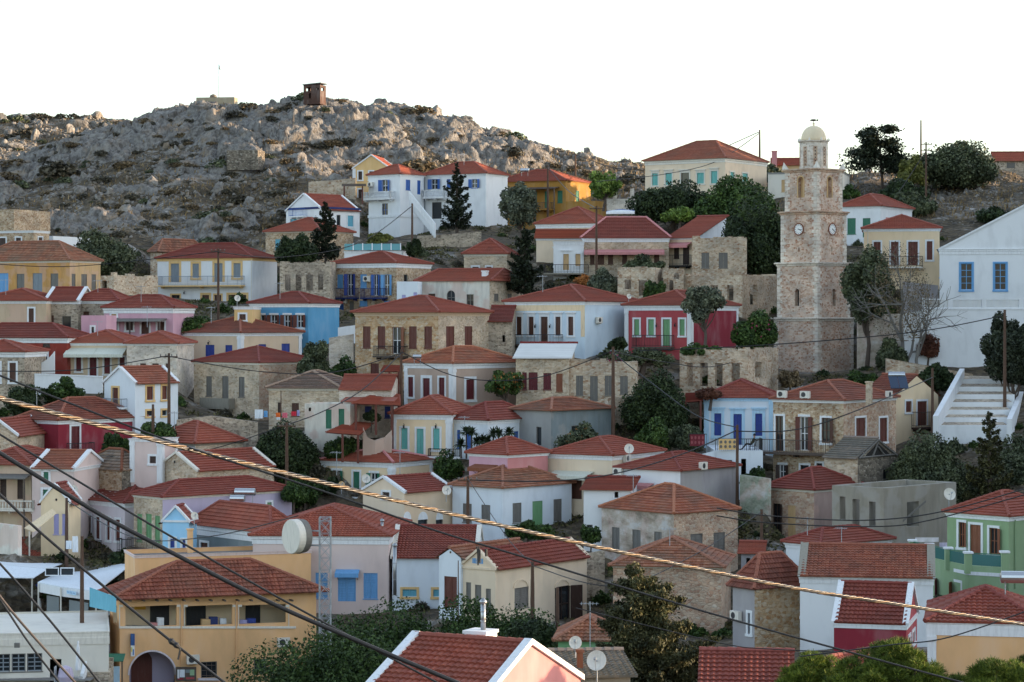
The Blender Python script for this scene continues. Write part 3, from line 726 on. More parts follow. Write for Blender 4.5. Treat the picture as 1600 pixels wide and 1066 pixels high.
# ---------------------------------------------------------------- far row under the hill
H('house', 'weathered ochre house with grey shutters at the left edge below the rocky hill', (-46,109,157), 407, 464, 378, 14, th=27, wall='worn:ochre', wallR='worn:tan', corn='offwhite', ch=.22, rc='rust', quoin=None,
  wins=[('L','none:shut:greywood',428,452,'26-38 79-91'),('L','none:shut:skyb:door',427,460,'-4-13'),('L','none:shut:slate:door',427,462,'51-66'),('R','none:shut:greywood',428,452,'112-118 127-136 143-150')], ext=[('balc','L',94,108,449,444,.7,'greywood',None)])
H('stone_house', 'flat roofed stone house with white window frames behind the ochre house', (-40,52,77), 360, 402, 360, 12.8, th=24, wall='stone:tan', roof='flat', corn='white', ch=.3,
  wins=[('L','white:shut:dbrown',372,390,'-4-9 25-33'),('R','white:shut:dbrown',371,379,'60-66')])
H('stone_tower_house', 'small square stone block standing above the flat roofed stone house at the left edge', (-20,22,38), 327, 362, 327, 12.2, th=24, wall='stone:tan', roof='flat', corn=None, wins=[('L','none:void',336,352,'19-21')], hollow=True)
H('shed', 'small white cubic outbuilding beside the flat roofed stone house', (77,83,87), 369, 386, 369, 12.6, th=30, roof='flat', corn=None)
H('stone_shed', 'low ruined stone shed just right of the ochre house', (157,178,187), 432, 458, 432, 14.4, th=28, wall='stone:ruin', roof='flat', corn=None, hollow='ragged', wins=[('L','none:void',439,456,'159-167')])
H('house', 'two storey white house with yellow window frames and a long balcony on the left', (246,394,433), 403, 490, 381, 13.5, th=20, corn='yellow', ch=.32, rc='dark',
  wins=[('L','yellow:shut:slate:door:thick',412,441,'267-280 335-348'),('L','yellow:shut:slate:thick',412,434,'301-311 365-376'),('L','yellow:glass:brown:door',461,490,'268-281'),('L','yellow:shut:brown:thick',461,482,'316-327 357-367 375-385'),('L','yellow:shut:brown:door',461,490,'335-346')],
  ext=[('balc','L',253,383,446,432,1.0,'yellow','bluegrey'),('pipe','L',393,406,480,'offwhite'),('dish',371,466,9,-1.2,.5),('lamp','L',289,456)])
H('stone_house', 'old stone house end with a red roof tucked behind the yellow framed white house', (235,247,262), 394, 440, 375, 12.6, th=40, wall='stone:ruin', corn=None, rc='rust', R=8)
# ---------------------------------------------------------------- hilltop houses
H('house', 'yellow gabled house with white corners high on the slope above the white houses', (551,609,None), 263, 315, 247, 11.5, th=8, R=9, roof='gableR', wall='yellow', corn=None, rake='white', quoin='white',
  wins=[('L','white:shut:dbrown',268,281,'560-566 577-583'),('L','white:shut:dbrown',296,312,'560-566')])
H('house', 'white house with bright blue doors, balcony and outside stair high on the slope', (576,625,662), 272, 366, 258, 12, th=40, corn='white', ch=.3,
  wins=[('L','none:open:blue:door',281,300,'597-606'),('L','none:glass:blue:door',318,338,'597-606'),('R','none:shut:blue',281,297,'634-641'),('R','none:shut:blue:door',282,304,'652-657'),('R','none:shut:blue:door',320,336,'653-657')],
  ext=[('balc','L',573,617,311,300,.9,'white','white','balus'),('ac','L',577,585,286,292),('belt',340,.35,'white',600)])
H('house', 'white wing with blue shutters whose right side catches the low sun', (662,759,793), 271, 352, 254, 12, th=28, corn='white', ch=.3,
  wins=[('L','none:open:blue:door',280,296,'674-684'),('L','none:shut:blue',280,294,'698-704'),('L','none:open:blue',280,294,'737-746'),('L','none:dark:brown:door',316,342,'675-690')],
  ext=[('balc','L',667,701,309,298,1.2,'white','white','balus'),('pipe','L',664,274,340,'slate'),('ant',725,240,256,4)])
H('house', 'mustard yellow house with green shutters beside the tall utility pole', (771,884,923), 282, 372, 266, 11.5, th=26, wall='mustard', corn='mustard', ch=.2, rc='red',
  wins=[('L','none:shut:dgreen',299,318,'832-839 871-879'),('L','none:shut:dgreen:door',299,325,'851-857'),('R','none:shut:dgreen',298,316,'900-905')],
  ext=[('pergola','L',786,874,294,1.6,'oldwood','oldwood'),('balc','L',838,866,327,317,1.0,'mustard','oldwood'),('tank',820,266,14,3,False)])
H('annex', 'low mustard annex with a flat top beneath the mustard house', (884,931,947), 314, 352, 314, 11.9, th=28, wall='mustard', roof='flat', corn=None)
H('house', 'large cream house with turquoise shutters on the ridge beside the sky', (1008,1133,1198), 247, 302, 221, 12, th=34, wall='cream', corn='offwhite', ch=.55, rc='brownred', ridge=3.0,
  wins=[('L','offwhite:shut:teal:hood',271,290,'1019-1028 1040-1050 1111-1121'),('L','offwhite:shut:teal:hood',270,287,'1089-1100'),('L','offwhite:dark:dbrown:door:hood',270,300,'1064-1077'),('R','offwhite:shut:teal',269,282,'1141-1147 1160-1168')], ext=[('chim',1106,236,250,6,'offwhite',9)])
H('house', 'low flat roofed white house half hidden behind the clock tower', (1200,1317,1361), 268, 312, 268, 12, th=14, wall='offwhite', roof='flat', corn='grey', ch=.25, wins=[('L','none:shut:tan',281,300,'1221-1230 1318-1324'),('L','none:shut:greywood',279,296,'1336-1344 1315-1319')])
H('house', 'distant long red roof with a brick chimney just left of the tower lantern', (1205,1262,None), 258, 275, 249, 10.5, th=5, R=6, wall='tan', roof='gableL', corn=None, ext=[('chim',1210,236,262,8,'salmon',0)])
H('house', 'distant stone house with a long red roof at the right edge of the skyline', (1553,1640,None), 251, 282, 239, 11, th=5, R=7, wall='stone:grey', roof='gableL', corn=None, wins=[('L','none:shut:greywood',254,262,'1573-1586')])
H('house', 'white gabled house with a pale blue door and blue eaves below the stone slope', (447,503,562), 327, 372, 306, 12.5, th=44, roof='gableR', rake='white', corn=None, rc='red',
  wins=[('L','white:shut:tealb:door',316,330,'471-479'),('L','white:shut:tealb',342,352,'454-464'),('R','white:shut:tealb',337,354,'543-552'),('R','none:dark:dgreen',336,352,'526-532')], ext=[('balc','L',457,480,338,327,.7,'white','blue'),('belt',326,.25,'darkblue',503)])
H('stone_house', 'stone house with a red hip roof and a turquoise window behind the dark conifer', (415,500,552), 361, 405, 341, 13, th=30, wall='stone:tan', corn='offwhite', ch=.15, wins=[('L','none:shut:tealb',374,390,'430-438'),('L','none:shut:tealb',385,392,'452-458')])
H('house', 'white terrace building with blue glazed railing panels and a vine covered roof', (538,628,None), 392, 410, 392, 13.8, th=4, R=6, roof='flat', corn='white', ch=.25, ext=[])
H('stone_house', 'small pale stone house with a red roof beside the dark spreading conifer', (725,792,None), 397, 432, 374, 13.6, th=10, R=7, wall='stone:pale', corn='offwhite', ch=.25, wins=[('L','white:shut:dbrown',417,426,'738-748 760-768')])
# ---------------------------------------------------------------- second row, left
H('house', 'tan house with a white cornice and a brown door below the ochre house', (-40,72,None), 470, 512, 452, 15.5, th=6, R=9, wall='worn:tan2', corn='white', ch=.3, quoin=None, wins=[('L','white:shut:brown:door',482,508,'45-53')])
H('house', 'stone house with a small pale blue gable peeping over its red roof', (70,122,None), 470, 512, 451, 15.4, th=4, R=7, wall='stone:grey', corn='white', ch=.35, roof='gableL', rake='white', rc='dark', wins=[('L','none:shut:brown',493,512,'74-84'),('L','none:dark:brown',494,512,'97-111')])
H('stone_house', 'low stone house with a white cornice between the blue gable and the pink house', (118,184,208), 470, 512, 453, 15.4, th=20, wall='stone:grey', corn='white', ch=.3, rc='dark', wins=[('L','none:shut:brown',487,492,'130-139')])
H('house', 'pink house with a white cornice, red hip roof and a dark awning', (163,270,303), 481, 525, 462, 15.8, th=20, wall='pink', corn='white', ch=.55, rc='dark',
  wins=[('L','white:shut:tan',484,494,'174-182'),('L','white:shut:dbrown',503,516,'178-184 197-208'),('L','white:shut:brown:door',503,522,'221-233 246-257')], ext=[('pergola','L',166,261,499,1.5,'greywood','oldwood'),('ant',230,478,505,-2)])
H('annex', 'flat topped pink annex with a small white window left of the pink house', (127,166,None), 493, 530, 493, 16.2, th=5, R=4, wall='pink', roof='flat', corn=None, wins=[('L','white:dark:dbrown',511,520,'143-147')])
H('house', 'dark red house with a curved white stair wall at the left edge', (-60,105,146), 528, 592, 506, 16.6, th=22, wall='redwall', corn='white', ch=.5, rc='dark', over=.3,
  wins=[('L','white:shut:darkblue:door',550,578,'44-54'),('L','none:shut:dbrown',531,542,'67-78'),('L','white:dark:darkblue',549,562,'68-74')])
H('house', 'brown stone house with a white cornice and brown door at the left edge', (-60,38,None), 550, 640, 532, 17.2, th=8, R=6, wall='stone:grey', corn='white', ch=.5, rc='red', wins=[('L','white:shut:brown',567,597,'15-25 -9-0')])
H('house', 'beige house with cream fabric awnings over dark red shutters', (106,197,None), 536, 592, 517, 16.6, th=6, R=8, wall='beige', corn='white', ch=.25, rc='red', wins=[('L','white:shut:dred',558,580,'119-127'),('L','white:shut:dred:door',558,590,'140-151'),('L','white:shut:dred',558,584,'163-172 187-195')],
  ext=[('awn','L',106,152,544,556,1.5,'awning'),('awn','L',152.5,198,544,556,1.5,'awning')])
H('stone_house', 'pale stone house with small brown windows right of the cream awnings', (198,276,None), 537, 598, 519, 16.8, th=4, R=8, wall='stone:white', corn='white', ch=.2, rc='red', wins=[('L','none:shut:brown',568,575,'219-228 238-248'),('L','none:shut:brown',568,586,'259-266')])
H('house', 'peach house with royal blue shutters and white corner pilasters', (276,376,471), 520, 592, 495, 16, th=38, wall='peach', corn='white', ch=.35, quoin='white', rc='brownred',
  wins=[('L','none:shut:cobalt:door',538,568,'293-303'),('L','none:shut:cobalt',539,560,'321-335 352-363'),('R','none:shut:cobalt',538,552,'404-416'),('R','none:shut:cobalt',537,554,'440-453')], ext=[('balc','L',291,303,575,566,.6,'slate','slate'),('lamp','L',328,534)])
H('house', 'turquoise blue house with brown shutters and a white cornice', (391,482,530), 474, 532, 457, 15.5, th=28, wall='turq', corn='white', ch=.4, rc='dark', wins=[('L','white:open:redbrown',492,512,'402-413 423-433 444-454 464-474')])
H('annex', 'small yellow annex with a white door frame left of the turquoise house', (366,394,None), 479, 502, 479, 15.7, th=4, R=5, wall='yellow', roof='flat', corn='white', ch=.3, wins=[('L','white:shut:brown',491,500,'374-384')], ext=[('dish',371,466,10,0,.4)])
H('ruined_house', 'roofless stone ruin with four blocked windows left of the blue balcony house', (437,516,None), 412, 468, 412, 14.6, th=3, R=7, wall='stone:grey', corn=None, roof='none', hollow='ragged', wins=[('L','none:void',429,454,'445-454 462-471 478-489 497-505')])
H('stone_house', 'stone house with blue shutters and two blue iron balconies', (517,619,673), 411, 502, 394, 14.5, th=28, wall='stone:tan', corn='white', ch=.5, rc='red',
  wins=[('L','none:shut:skyb',429,450,'527-536 563-573'),('L','none:open:cobalt:door',428,462,'543-552'),('L','none:open:blue:door',429,462,'584-591'),('L','none:open:skyb:door',429,462,'600-609'),('L','none:shut:skyb',470,478,'562-574 600-611'),('L','none:shut:blue:door',473,498,'529-537'),('L','none:shut:greywood:door',471,498,'546-553'),('R','none:dark:brown',429,440,'631-637')],
  ext=[('balc','L',521,561,465,451,.9,'darkblue','darkblue'),('balc','L',569,606,465,451,.9,'darkblue','darkblue'),('ac','L',570,580,433,440),('ac','L',534,543,469,474)])
H('stone_house', 'long plaster patched stone house with arched windows and a flat red roof', (652,765,818), 439, 486, 421, 14.8, th=26, wall='worn:offwhite', wallR='stone:pale', corn=None, rc='red', roof='hip', ridge=8,
  wins=[('L','none:shut:brown',459,468,'669-680'),('L','none:glass:greywood:arch',454,476,'698-711'),('L','none:glass:greywood',460,478,'729-740'),('R','none:shut:greywood',459,470,'772-779 793-800')], ext=[('chim',758,423,436,8,'white',2)])
H('house', 'low white and blue cube house beside the patched stone house', (620,653,None), 440, 482, 440, 14.9, th=3, R=6, wall='icewhite', roof='flat', corn=None, wins=[('L','none:shut:lavender',461,468,'628-634'),('L','none:shut:lavender',457,463,'646-652')])
H('stone_house', 'big stone house with tall brown shutters and an iron balcony in the centre', (555,685,764), 488, 600, 463, 17, th=33, wall='stone:orange', wallR='stone:pale', corn='tan2', ch=.35, rc='red', over=.35,
  wins=[('L','none:shut:redbrown',510,544,'567-579 590-602 639-651 663-675'),('L','none:half:rust:door:wsash',511,553,'613-627'),('L','none:shut:redbrown',568,596,'579-592'),('R','none:shut:redbrown',510,545,'697-710 726-738')],
  ext=[('balc','L',591,638,556,541,.9,'oldwood','black')])
H('stone_annex', 'low stone annex with a red roof behind the big stone house', (763,800,None), 502, 548, 480, 16.5, th=5, R=7, wall='stone:grey', corn=None, roof='gableL', rc='dark', wins=[('L','none:void',524,535,'785-789')])
# ---------------------------------------------------------------- second row, right
H('house', 'cream house with a white cornice and red roof behind the long stone house', (838,930,968), 349, 400, 324, 13.5, th=24, wall='cream', corn='white', ch=.5, rc='red', wins=[('L','none:shut:dgreen',374,390,'855-864')])
H('annex', 'small lean-to with a red tiled roof in front of the cream house', (838,922,None), 373, 400, 361, 13.8, th=3, R=5, roof='shed', wall='cream', corn='white', ch=.2, rc='red')
H('house', 'little white house front with two yellow brown doors and a black railing', (865,912,None), 377, 428, 377, 14.2, th=3, R=6, roof='flat', corn='white', ch=.4, wins=[('L','white:shut:tan:door:hood',397,422,'880-889'),('L','white:shut:tan',397,416,'899-907')], ext=[('balc','L',850,920,427,414,1.4,'concrete','black')])
H('stone_house', 'long stone house with a broad red roof and a red awning over brown doors', (911,1045,None), 372, 428, 340, 14.2, th=3, R=8, wall='stone:pale', corn='white', ch=.45, roof='hip', ridge=4.5, rc='pinkred', capc='salmon',
  wins=[('L','none:shut:brown',396,413,'922-929 934-944 950-958 972-980 993-1001 1022-1030')], ext=[('awn','L',913,1038,390,396,1.6,'salmon'),('relief','L',384,388,'945-957 970-982 993-1005 1017-1029','tan2')])
H('house', 'end house under the same broad roof with a white gable, red awning and black balcony', (1045,1088,1135), 372, 430, 339, 14.2, th=30, wall='cream', wallR='icewhite', corn='white', ch=.15, roof='shed', rc='pinkred',
  wins=[('L','none:shut:dbrown',384,404,'1053-1061'),('L','none:shut:dbrown:door',385,414,'1067-1077')], ext=[('awn','L',1043,1081,379,385,1.2,'salmon'),('balc','L',1040,1081,415,399,1.1,'black','black')])
H('ruined_house', 'roofless stone ruin with two tall openings beside the white gable end', (1081,1167,None), 372, 424, 372, 14.4, th=5, R=7, wall='stone:ruin', corn=None, roof='none', hollow='ragged', wins=[('L','none:shut:greywood',395,419,'1096-1108 1123-1137')])
H('ruined_house', 'low broken stone ruin with two dark doorways among the olive bushes', (965,1023,None), 420, 466, 420, 15, th=12, R=5, wall='stone:ruin', corn=None, roof='none', hollow='ragged', wins=[('L','none:void',437,452,'976-986'),('L','none:void:x',438,462,'998-1011')])
H('ruined_house', 'narrow ruined stone wall corner with an empty window left of the long ruin', (1036,1068,None), 421, 470, 421, 14.9, th=5, R=5, wall='stone:ruin', corn=None, roof='none', hollow='ragged', wins=[('L','none:void:arch',426,436,'1053-1061'),('L','none:void',438,458,'1046-1052')])
H('ruined_house', 'long roofless stone ruin just left of the clock tower', (1067,1160,1214), 430, 480, 430, 15, th=30, wall='stone:ruin', corn=None, roof='none', hollow='ragged', wins=[('L','none:void',446,470,'1081-1092 1110-1122 1136-1146'),('R','none:void',445,476,'1172-1183')])
H('house', 'light blue house with brown shutters, cream facade band and iron balcony', (790,914,1001), 471, 550, 446, 16.5, th=33, wall='paleblue', corn='white', ch=.35, band='butter', rc='red',
  wins=[('L','white:shut:brown:hood',495,524,'807-815 826-834 868-876 888-896'),('L','white:shut:brown:door:hood',495,536,'845-856')],
  ext=[('balc','L',806,880,538,523,.9,'oldwood','black'),('ac','R',928,938,497,505),('dish',983,463,8,4,.5),('lamp','L',838,508),('lamp','L',861,508)])
H('annex', 'pale blue annex with a sloping red roof between the blue and red houses', (914,1036,None), 520, 550, 495, 15.9, th=3, R=5, wall='paleblue', roof='gableR', corn=None, rc='dark', ext=[('dish',927,528,13,-1,.6)])
H('house', 'rose red house with green shutters and white corner pilasters', (976,1080,1153), 477, 548, 455, 16.5, th=30, wall='rose', wallR='crimson', corn='white', ch=.5, quoin='white', rc='red',
  wins=[('L','white:shut:sgreen',499,524,'991-999 1013-1022 1062-1070'),('L','white:shut:sgreen:door',499,541,'1036-1047')], ext=[('balc','L',994,1054,542,524,1.0,'oldwood','black'),('lamp','L',1027,507),('lamp','L',1056,506)])
H('house', 'stone house with a white sheet roof edged in red and arched dark red shutters', (806,889,None), 561, 622, 538, 17.5, th=5, R=8, wall='stone:pale', corn=None, roof='shed', rc='sheet', wins=[('L','none:shut:dred',582,609,'816-823'),('L','none:shut:dred:door',582,610,'826-840'),('L','none:shut:dred',583,609,'849-861'),('L','none:shut:rust',584,612,'869-879')],
  ext=[('relief','L',573,580,'829-841 850-861 869-879','tan2')])
H('ruined_house', 'stone ruin with four grey shuttered openings behind the tall central pole', (889,995,None), 565, 632, 565, 17.5, th=5, R=7, wall='stone:ruin', corn=None, roof='none', hollow='ragged', wins=[('L','none:shut:greywood',587,618,'900-911 945-956'),('L','none:shut:greywood:door',588,627,'922-934'),('L','none:shut:greywood',588,616,'969-981')])
H('ruined_house', 'roofless stone ruin with a row of tall openings below the red house', (1062,1168,1216), 547, 616, 547, 17.2, th=26, wall='stone:ruin', corn=None, roof='none', hollow='ragged', wins=[('L','none:void',567,603,'1073-1083 1094-1106 1117-1129 1143-1156'),('R','none:void',566,590,'1180-1190')])
H('house', 'yellow house with tall brown shutters and an iron balcony behind the clock tower', (1350,1468,None), 357, 444, 337, 15, th=9, R=9, wall='butter', corn='white', ch=.3, rc='red', quoin=None,
  wins=[('L','white:shut:redbrown',378,398,'1365-1376'),('L','white:shut:redbrown:door',378,415,'1392-1404 1419-1434'),('L','white:shut:redbrown',377,406,'1448-1457')], ext=[('balc','L',1379,1442,417,401,1.0,'offwhite','black'),('pipe','L',1356,360,430,'offwhite')])
H('house', 'white house with green shutters and a red hip roof right of the tower clock', (1312,1376,1425), 322, 380, 305, 13.5, th=30, corn='white', ch=.25, rc='red', wins=[('L','none:shut:dgreen',341,366,'1324-1337'),('L','none:shut:dgreen:door',341,371,'1348-1360'),('R','none:shut:salmon',340,350,'1384-1392')])
H('school_building', 'big white gabled building with blue windows above a white retaining wall', (1468,1905,None), 387, 476, 288, 16, th=11, R=18, wall='white', corn='white', ch=.55, roof='gableR', rake='white', rc='sheet',
  wins=[('L','skyb:glass:skyb:grid',412,453,'1501-1519 1554-1572 1616-1634 1680-1698')], ext=[('belt',392,.12,'white',1500)])
# ---------------------------------------------------------------- third row
H('stone_house', 'square stone house with three grey green shutters and an old concrete balcony', (303,405,501), 567, 652, 542, 17, th=38, wall='stone:pale', wallR='stone:pinkish', corn='offwhite', ch=.2, rc='dark', over=.2,
  wins=[('L','none:shut:greywood',588,619,'322-331 373-382'),('L','none:shut:greywood:door',588,634,'347-357')], ext=[('balc','L',321,367,636,622,.8,'concrete','concrete','solid')])
H('house', 'small white gabled house with yellow window frames beside the utility pole', (163,211,278), 598, 648, 575, 18, th=40, roof='gableR', rake='white', corn=None, rc='brownred', wall='icewhite',
  wins=[('L','yellow:shut:redbrown:door',606,634,'176-185'),('R','yellow:shut:redbrown',604,625,'229-239'),('R','yellow:shut:redbrown',603,624,'253-261'),('R','yellow:dark:redbrown',642,650,'229-239 253-261')], ext=[('balc','L',166,199,636,623,.7,'white','slate')])
H('house', 'crimson house with a red hip roof and a white framed door', (28,91,225), 657, 712, 622, 18.5, th=42, wall='crimson', corn='white', ch=.35, rc='brownred', wins=[('R','white:shut:dred:door',666,703,'111-124')], ext=[('balc','R',104,140,706,692,.8,'crimson','black')])
H('house', 'cream gabled house at the left edge below the dark stone house', (-34,27,None), 680, 722, 655, 19, th=8, R=8, roof='gableR', rake='white', corn=None, wall='stone:pale', rc='red')
H('house', 'stone house with a porch, brown doors and a white balustrade at the left edge', (-50,49,None), 727, 800, 699, 19.8, th=10, R=9, wall='worn:beige', corn=None, rc='red', wins=[('L','none:shut:dbrown',748,778,'0-10'),('L','none:shut:dbrown:door',749,780,'27-36')], ext=[('pergola','L',-20,49,742,1.4,'greywood','oldwood'),('balc','L',-20,62,794,780,1.3,'offwhite','offwhite','balus')])
H('house', 'beige house with green shutters and a white edged red roof', (50,116,None), 732, 800, 706, 20, th=10, R=7, wall='palepink', corn='white', ch=.25, roof='gableL', rake='white', rc='brownred', wins=[('L','white:shut:dgreen',736,752,'68-76'),('L','white:shut:dgreen',765,780,'67-75')])
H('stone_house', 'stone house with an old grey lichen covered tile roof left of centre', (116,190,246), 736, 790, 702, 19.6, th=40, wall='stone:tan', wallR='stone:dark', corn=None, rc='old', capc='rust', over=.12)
H('house', 'stone house with a red pyramid roof behind the pale pink facade', (232,305,380), 693, 750, 659, 19, th=42, wall='grey', wallR='stone:pale', corn='concrete', ch=.2, rc='red')
H('annex', 'pale pink flat topped facade edged in white in front of the pyramid roof', (203,253,None), 686, 745, 686, 19.6, th=16, R=3, wall='palepink', roof='flat', corn='white', ch=.25, quoin='white', wins=[('L','white:shut:dbrown',713,724,'234-244')])
H('stone_house', 'gabled stone house with a small round hole in its gable and white copings', (244,308,428), 735, 788, 706, 19.8, th=40, wall='stone:pale', wallR='stone:pale', roof='gableR', rake='offwhite', corn=None, rc='red', ext=[('oval','L',273,722,5)])
H('house', 'lilac house with white framed brown shutters and white specks on its red roof', (112,195,236), 786, 872, 756, 20, th=46, wall='palelilac', corn='white', ch=.4, rc='dark', wins=[('L','white:shut:redbrown',805,838,'119-125'),('L','white:open:brown:door',805,845,'131-141'),('L','white:shut:redbrown',808,842,'150-156 167-172'),('L','white:shut:redbrown:x',812,845,'181-188')], ext=[('dish',115,765,14,-2,.4),('balc','L',112,160,870,842,1.2,'oldwood','dbrown'),('balc','L',190,206,862,842,.5,'oldwood','black')])
H('house', 'small cream gabled house with a sloping covered stair beside the lilac house', (64,108,None), 785, 862, 757, 20.6, th=10, R=2.5, wall='butter', corn=None, roof='gableR', rake='white', rc='dark', wins=[('L','none:shut:lavender',803,835,'84-92 97-102')], ext=[('oval','L',88,781,4)])
H('house', 'house with a stone front, green doors and a long purple side wall', (209,254,456), 777, 862, 748, 20.5, th=48, wall='stone:pale', wallR='lilac', corn='offwhite', ch=.2, rc='dark', wins=[('L','none:shut:sgreen',803,846,'214-222 242-250'),('L','none:shut:sgreen:door',803,848,'228-237'),('R','white:shut:sgreen',785,791,'417-424')],
  ext=[('tank',383,769,34,4,False),('tank',371,779,24,2,False),('balc','L',212,252,857,842,.8,'oldwood','oldwood')])
H('house', 'tiny sky blue gabled house with white edges left of the grey house', (254,295,None), 815, 862, 792, 21, th=8, R=2.2, wall=(.36,.66,.90), corn=None, roof='gableR', rake='white', rc='dark', wins=[('L','white:shut:cobalt',842,856,'266-273'),('L','white:shut:cobalt',844,856,'285-290')], ext=[('belt',816,.15,'white',270)])
H('house', 'slate grey house with a deep white cornice under a wide red roof', (297,425,470), 834, 866, 788, 21.3, th=50, wall='greyblue', corn='white', ch=.75, rc='red', wins=[('L','white:shut:brown',848,856,'314-325')], ext=[('dish',304,806,12,-1,.4)])
H('stone_house', 'stone house with a brownish old tile roof beside the washing line', (420,530,None), 607, 664, 580, 18, th=8, R=9, wall='stone:pale', corn='offwhite', ch=.2, rc='old', wins=[('L','none:shut:dbrown',629,650,'434-440'),('L','none:shut:brown',630,650,'456-467')])
H('stone_house', 'whitewashed stone house with royal blue doors under the red porch', (530,612,None), 609, 664, 588, 18.2, th=4, R=7, wall='stone:white', corn=None, rc='red', roof='gableL', wins=[('L','none:shut:cobalt',635,656,'547-554'),('L','none:shut:cobalt',635,653,'570-581 601-610')], ext=[('pergola','L',540,622,622,3.0,'dark','redbrown')])
H('house', 'flat roofed whitewashed house with two green doors beside the washing line', (476,547,None), 631, 672, 631, 18.6, th=8, R=4, wall='worn:offwhite', roof='flat', corn=None, wins=[('L','none:shut:dgreen:door',640,670,'509-518'),('L','none:shut:dgreen:door',639,666,'529-538'),('L','none:void',637,643,'482-486')])
H('house', 'taupe house with a white panelled facade and dark red shutters', (632,707,815), 568, 645, 542, 17.5, th=42, wall='taupe', wallR='taupe', corn='white', ch=.5, quoin='white', rc='orange',
  wins=[('L','white:shut:dred',589,620,'638-646 686-695'),('L','white:shut:dred:door:thick',591,623,'661-672'),('R','white:shut:dred:thick',593,624,'728-741')], ext=[('tank',652,557,14,2,False)])
H('house', 'yellow house with tall turquoise shutters and a red roof', (612,704,None), 648, 715, 619, 18.5, th=14, R=8, wall='butter', corn='white', ch=.45, quoin='white', rc='red', wins=[('L','white:shut:teal',669,702,'627-637 677-687'),('L','white:shut:teal:door',670,713,'651-662')], ext=[('balc','L',672,722,713,701,.8,'white','black'),('lamp','L',632,664),('lamp','L',682,664)])
H('house', 'white house with pale blue shutters adjoining the yellow turquoise shuttered house', (704,762,838), 657, 712, 629, 18.6, th=36, wall='icewhite', corn='white', ch=.35, rc='dark', wins=[('L','none:shut:blue',672,700,'714-719 729-738'),('R','none:shut:blue',674,690,'803-810')], ext=[('dish',838,697,8,0,.5),('ant',726,650,676,-1)])
H('house', 'grey plastered stone house with a low orange red roof', (800,861,955), 642, 706, 622, 18.5, th=44, wall='grey', wallR='worn:greyblue', corn=None, rc='rust', roof='hip', wins=[('L','none:dark:slate:door',667,696,'838-846'),('R','none:dark:slate',665,690,'893-906')])
H('house', 'yellow house with green shutters, two satellite dishes and a low red roof', (503,613,675), 723, 790, 701, 19, th=30, wall='butter', corn='white', ch=.45, quoin='white', rc='red', capc='salmon',
  wins=[('L','white:open:dgreen',735,756,'520-532'),('L','white:shut:dgreen:door',737,768,'552-562'),('L','white:open:dgreen',739,760,'579-590')], ext=[('balc','L',524,566,775,763,.8,'white','black'),('dish',572,748,14,-2,.3),('dish',534,757,10,-2,.3,'tan'),('ant',526,705,735,-1),('ant',625,705,760,-4)])
H('house', 'cream gabled house with arched white fanlights over dark openings', (567,632,707), 769, 836, 745, 20, th=42, wall='cream', wallR='peach', corn=None, roof='gableR', rake='white', rc='dark', quoin=None,
  wins=[('L','white:shut:dbrown',766,778,'598-609'),('R','none:dark:dbrown',812,828,'631-641 653-668 681-692')], ext=[('lunette','R',799,812,'630-642 653-668 681-692','white'),('dish',698,766,15,-1,.3)])
H('house', 'white house with one green door and grey shutters under an old orange roof', (707,785,893), 763, 845, 728, 20, th=42, wall='icewhite', corn=None, rc='rust', wins=[('L','none:shut:greywood',787,816,'723-737 752-766'),('R','none:shut:greywood',786,817,'801-815'),('R','none:shut:sgreen:door',783,825,'832-848'),('R','none:shut:greywood',780,815,'865-878')])
H('house', 'salmon pink house with a white cornice right of the palm like plants', (733,793,856), 711, 762, 684, 19.6, th=42, wall='pink', wallR='salmon', corn='white', ch=.25, rc='red', wins=[('L','none:shut:rust',733,746,'746-755')], ext=[('awn','L',742,778,726,732,.9,'rust')])
H('house', 'cream house with a white awning and a satellite dish on its red roof', (856,956,1035), 712, 786, 683, 19.5, th=32, wall='cream', corn='white', ch=.4, rc='red', wins=[('L','none:shut:brown',742,760,'866-884'),('L','none:shut:brown:door',745,780,'893-909'),('L','none:shut:dbrown',746,768,'915-927'),('L','none:shut:brown',745,764,'930-950')],
  ext=[('awn','L',868,928,736,744,1.5,'awning'),('dish',983,701,15,-1,.0),('ac','R',970,982,711,722)])
H('house', 'white house with a dark red roof and a bare grey side wall', (965,1063,1152), 736, 800, 707, 20, th=38, wall='white', wallR='worn:greypurple', corn=None, rc='dark', wins=[('L','none:dark:dbrown',763,774,'1005-1018')],
  ext=[('awn','L',996,1022,755,760,.8,'salmon'),('awn','L',1027,1050,757,762,.8,'salmon'),('ac','R',1088,1102,721,734),('ac','L',962,974,730,742),('ac','L',975,987,749,760)])
H('annex', 'narrow white annex with a sloping red roof between the cream and white houses', (912,985,None), 767, 850, 748, 20.3, th=10, R=4, roof='shed', corn=None, rc='dark', wins=[('L','none:void',768,778,'960-966'),('L','none:dark:dgreen:door',820,852,'917-926')])
H('house', 'pale blue trimmed white house with royal blue shutters behind a terrace', (1100,1209,None), 622, 702, 594, 18, th=8, R=9, wall='icewhite', corn='sky', ch=.3, quoin='sky', rc='dark', wins=[('L','sky:shut:cobalt:hood:thick',646,681,'1116-1127 1180-1191'),('L','sky:shut:cobalt:door:hood:thick',647,696,'1146-1159')])
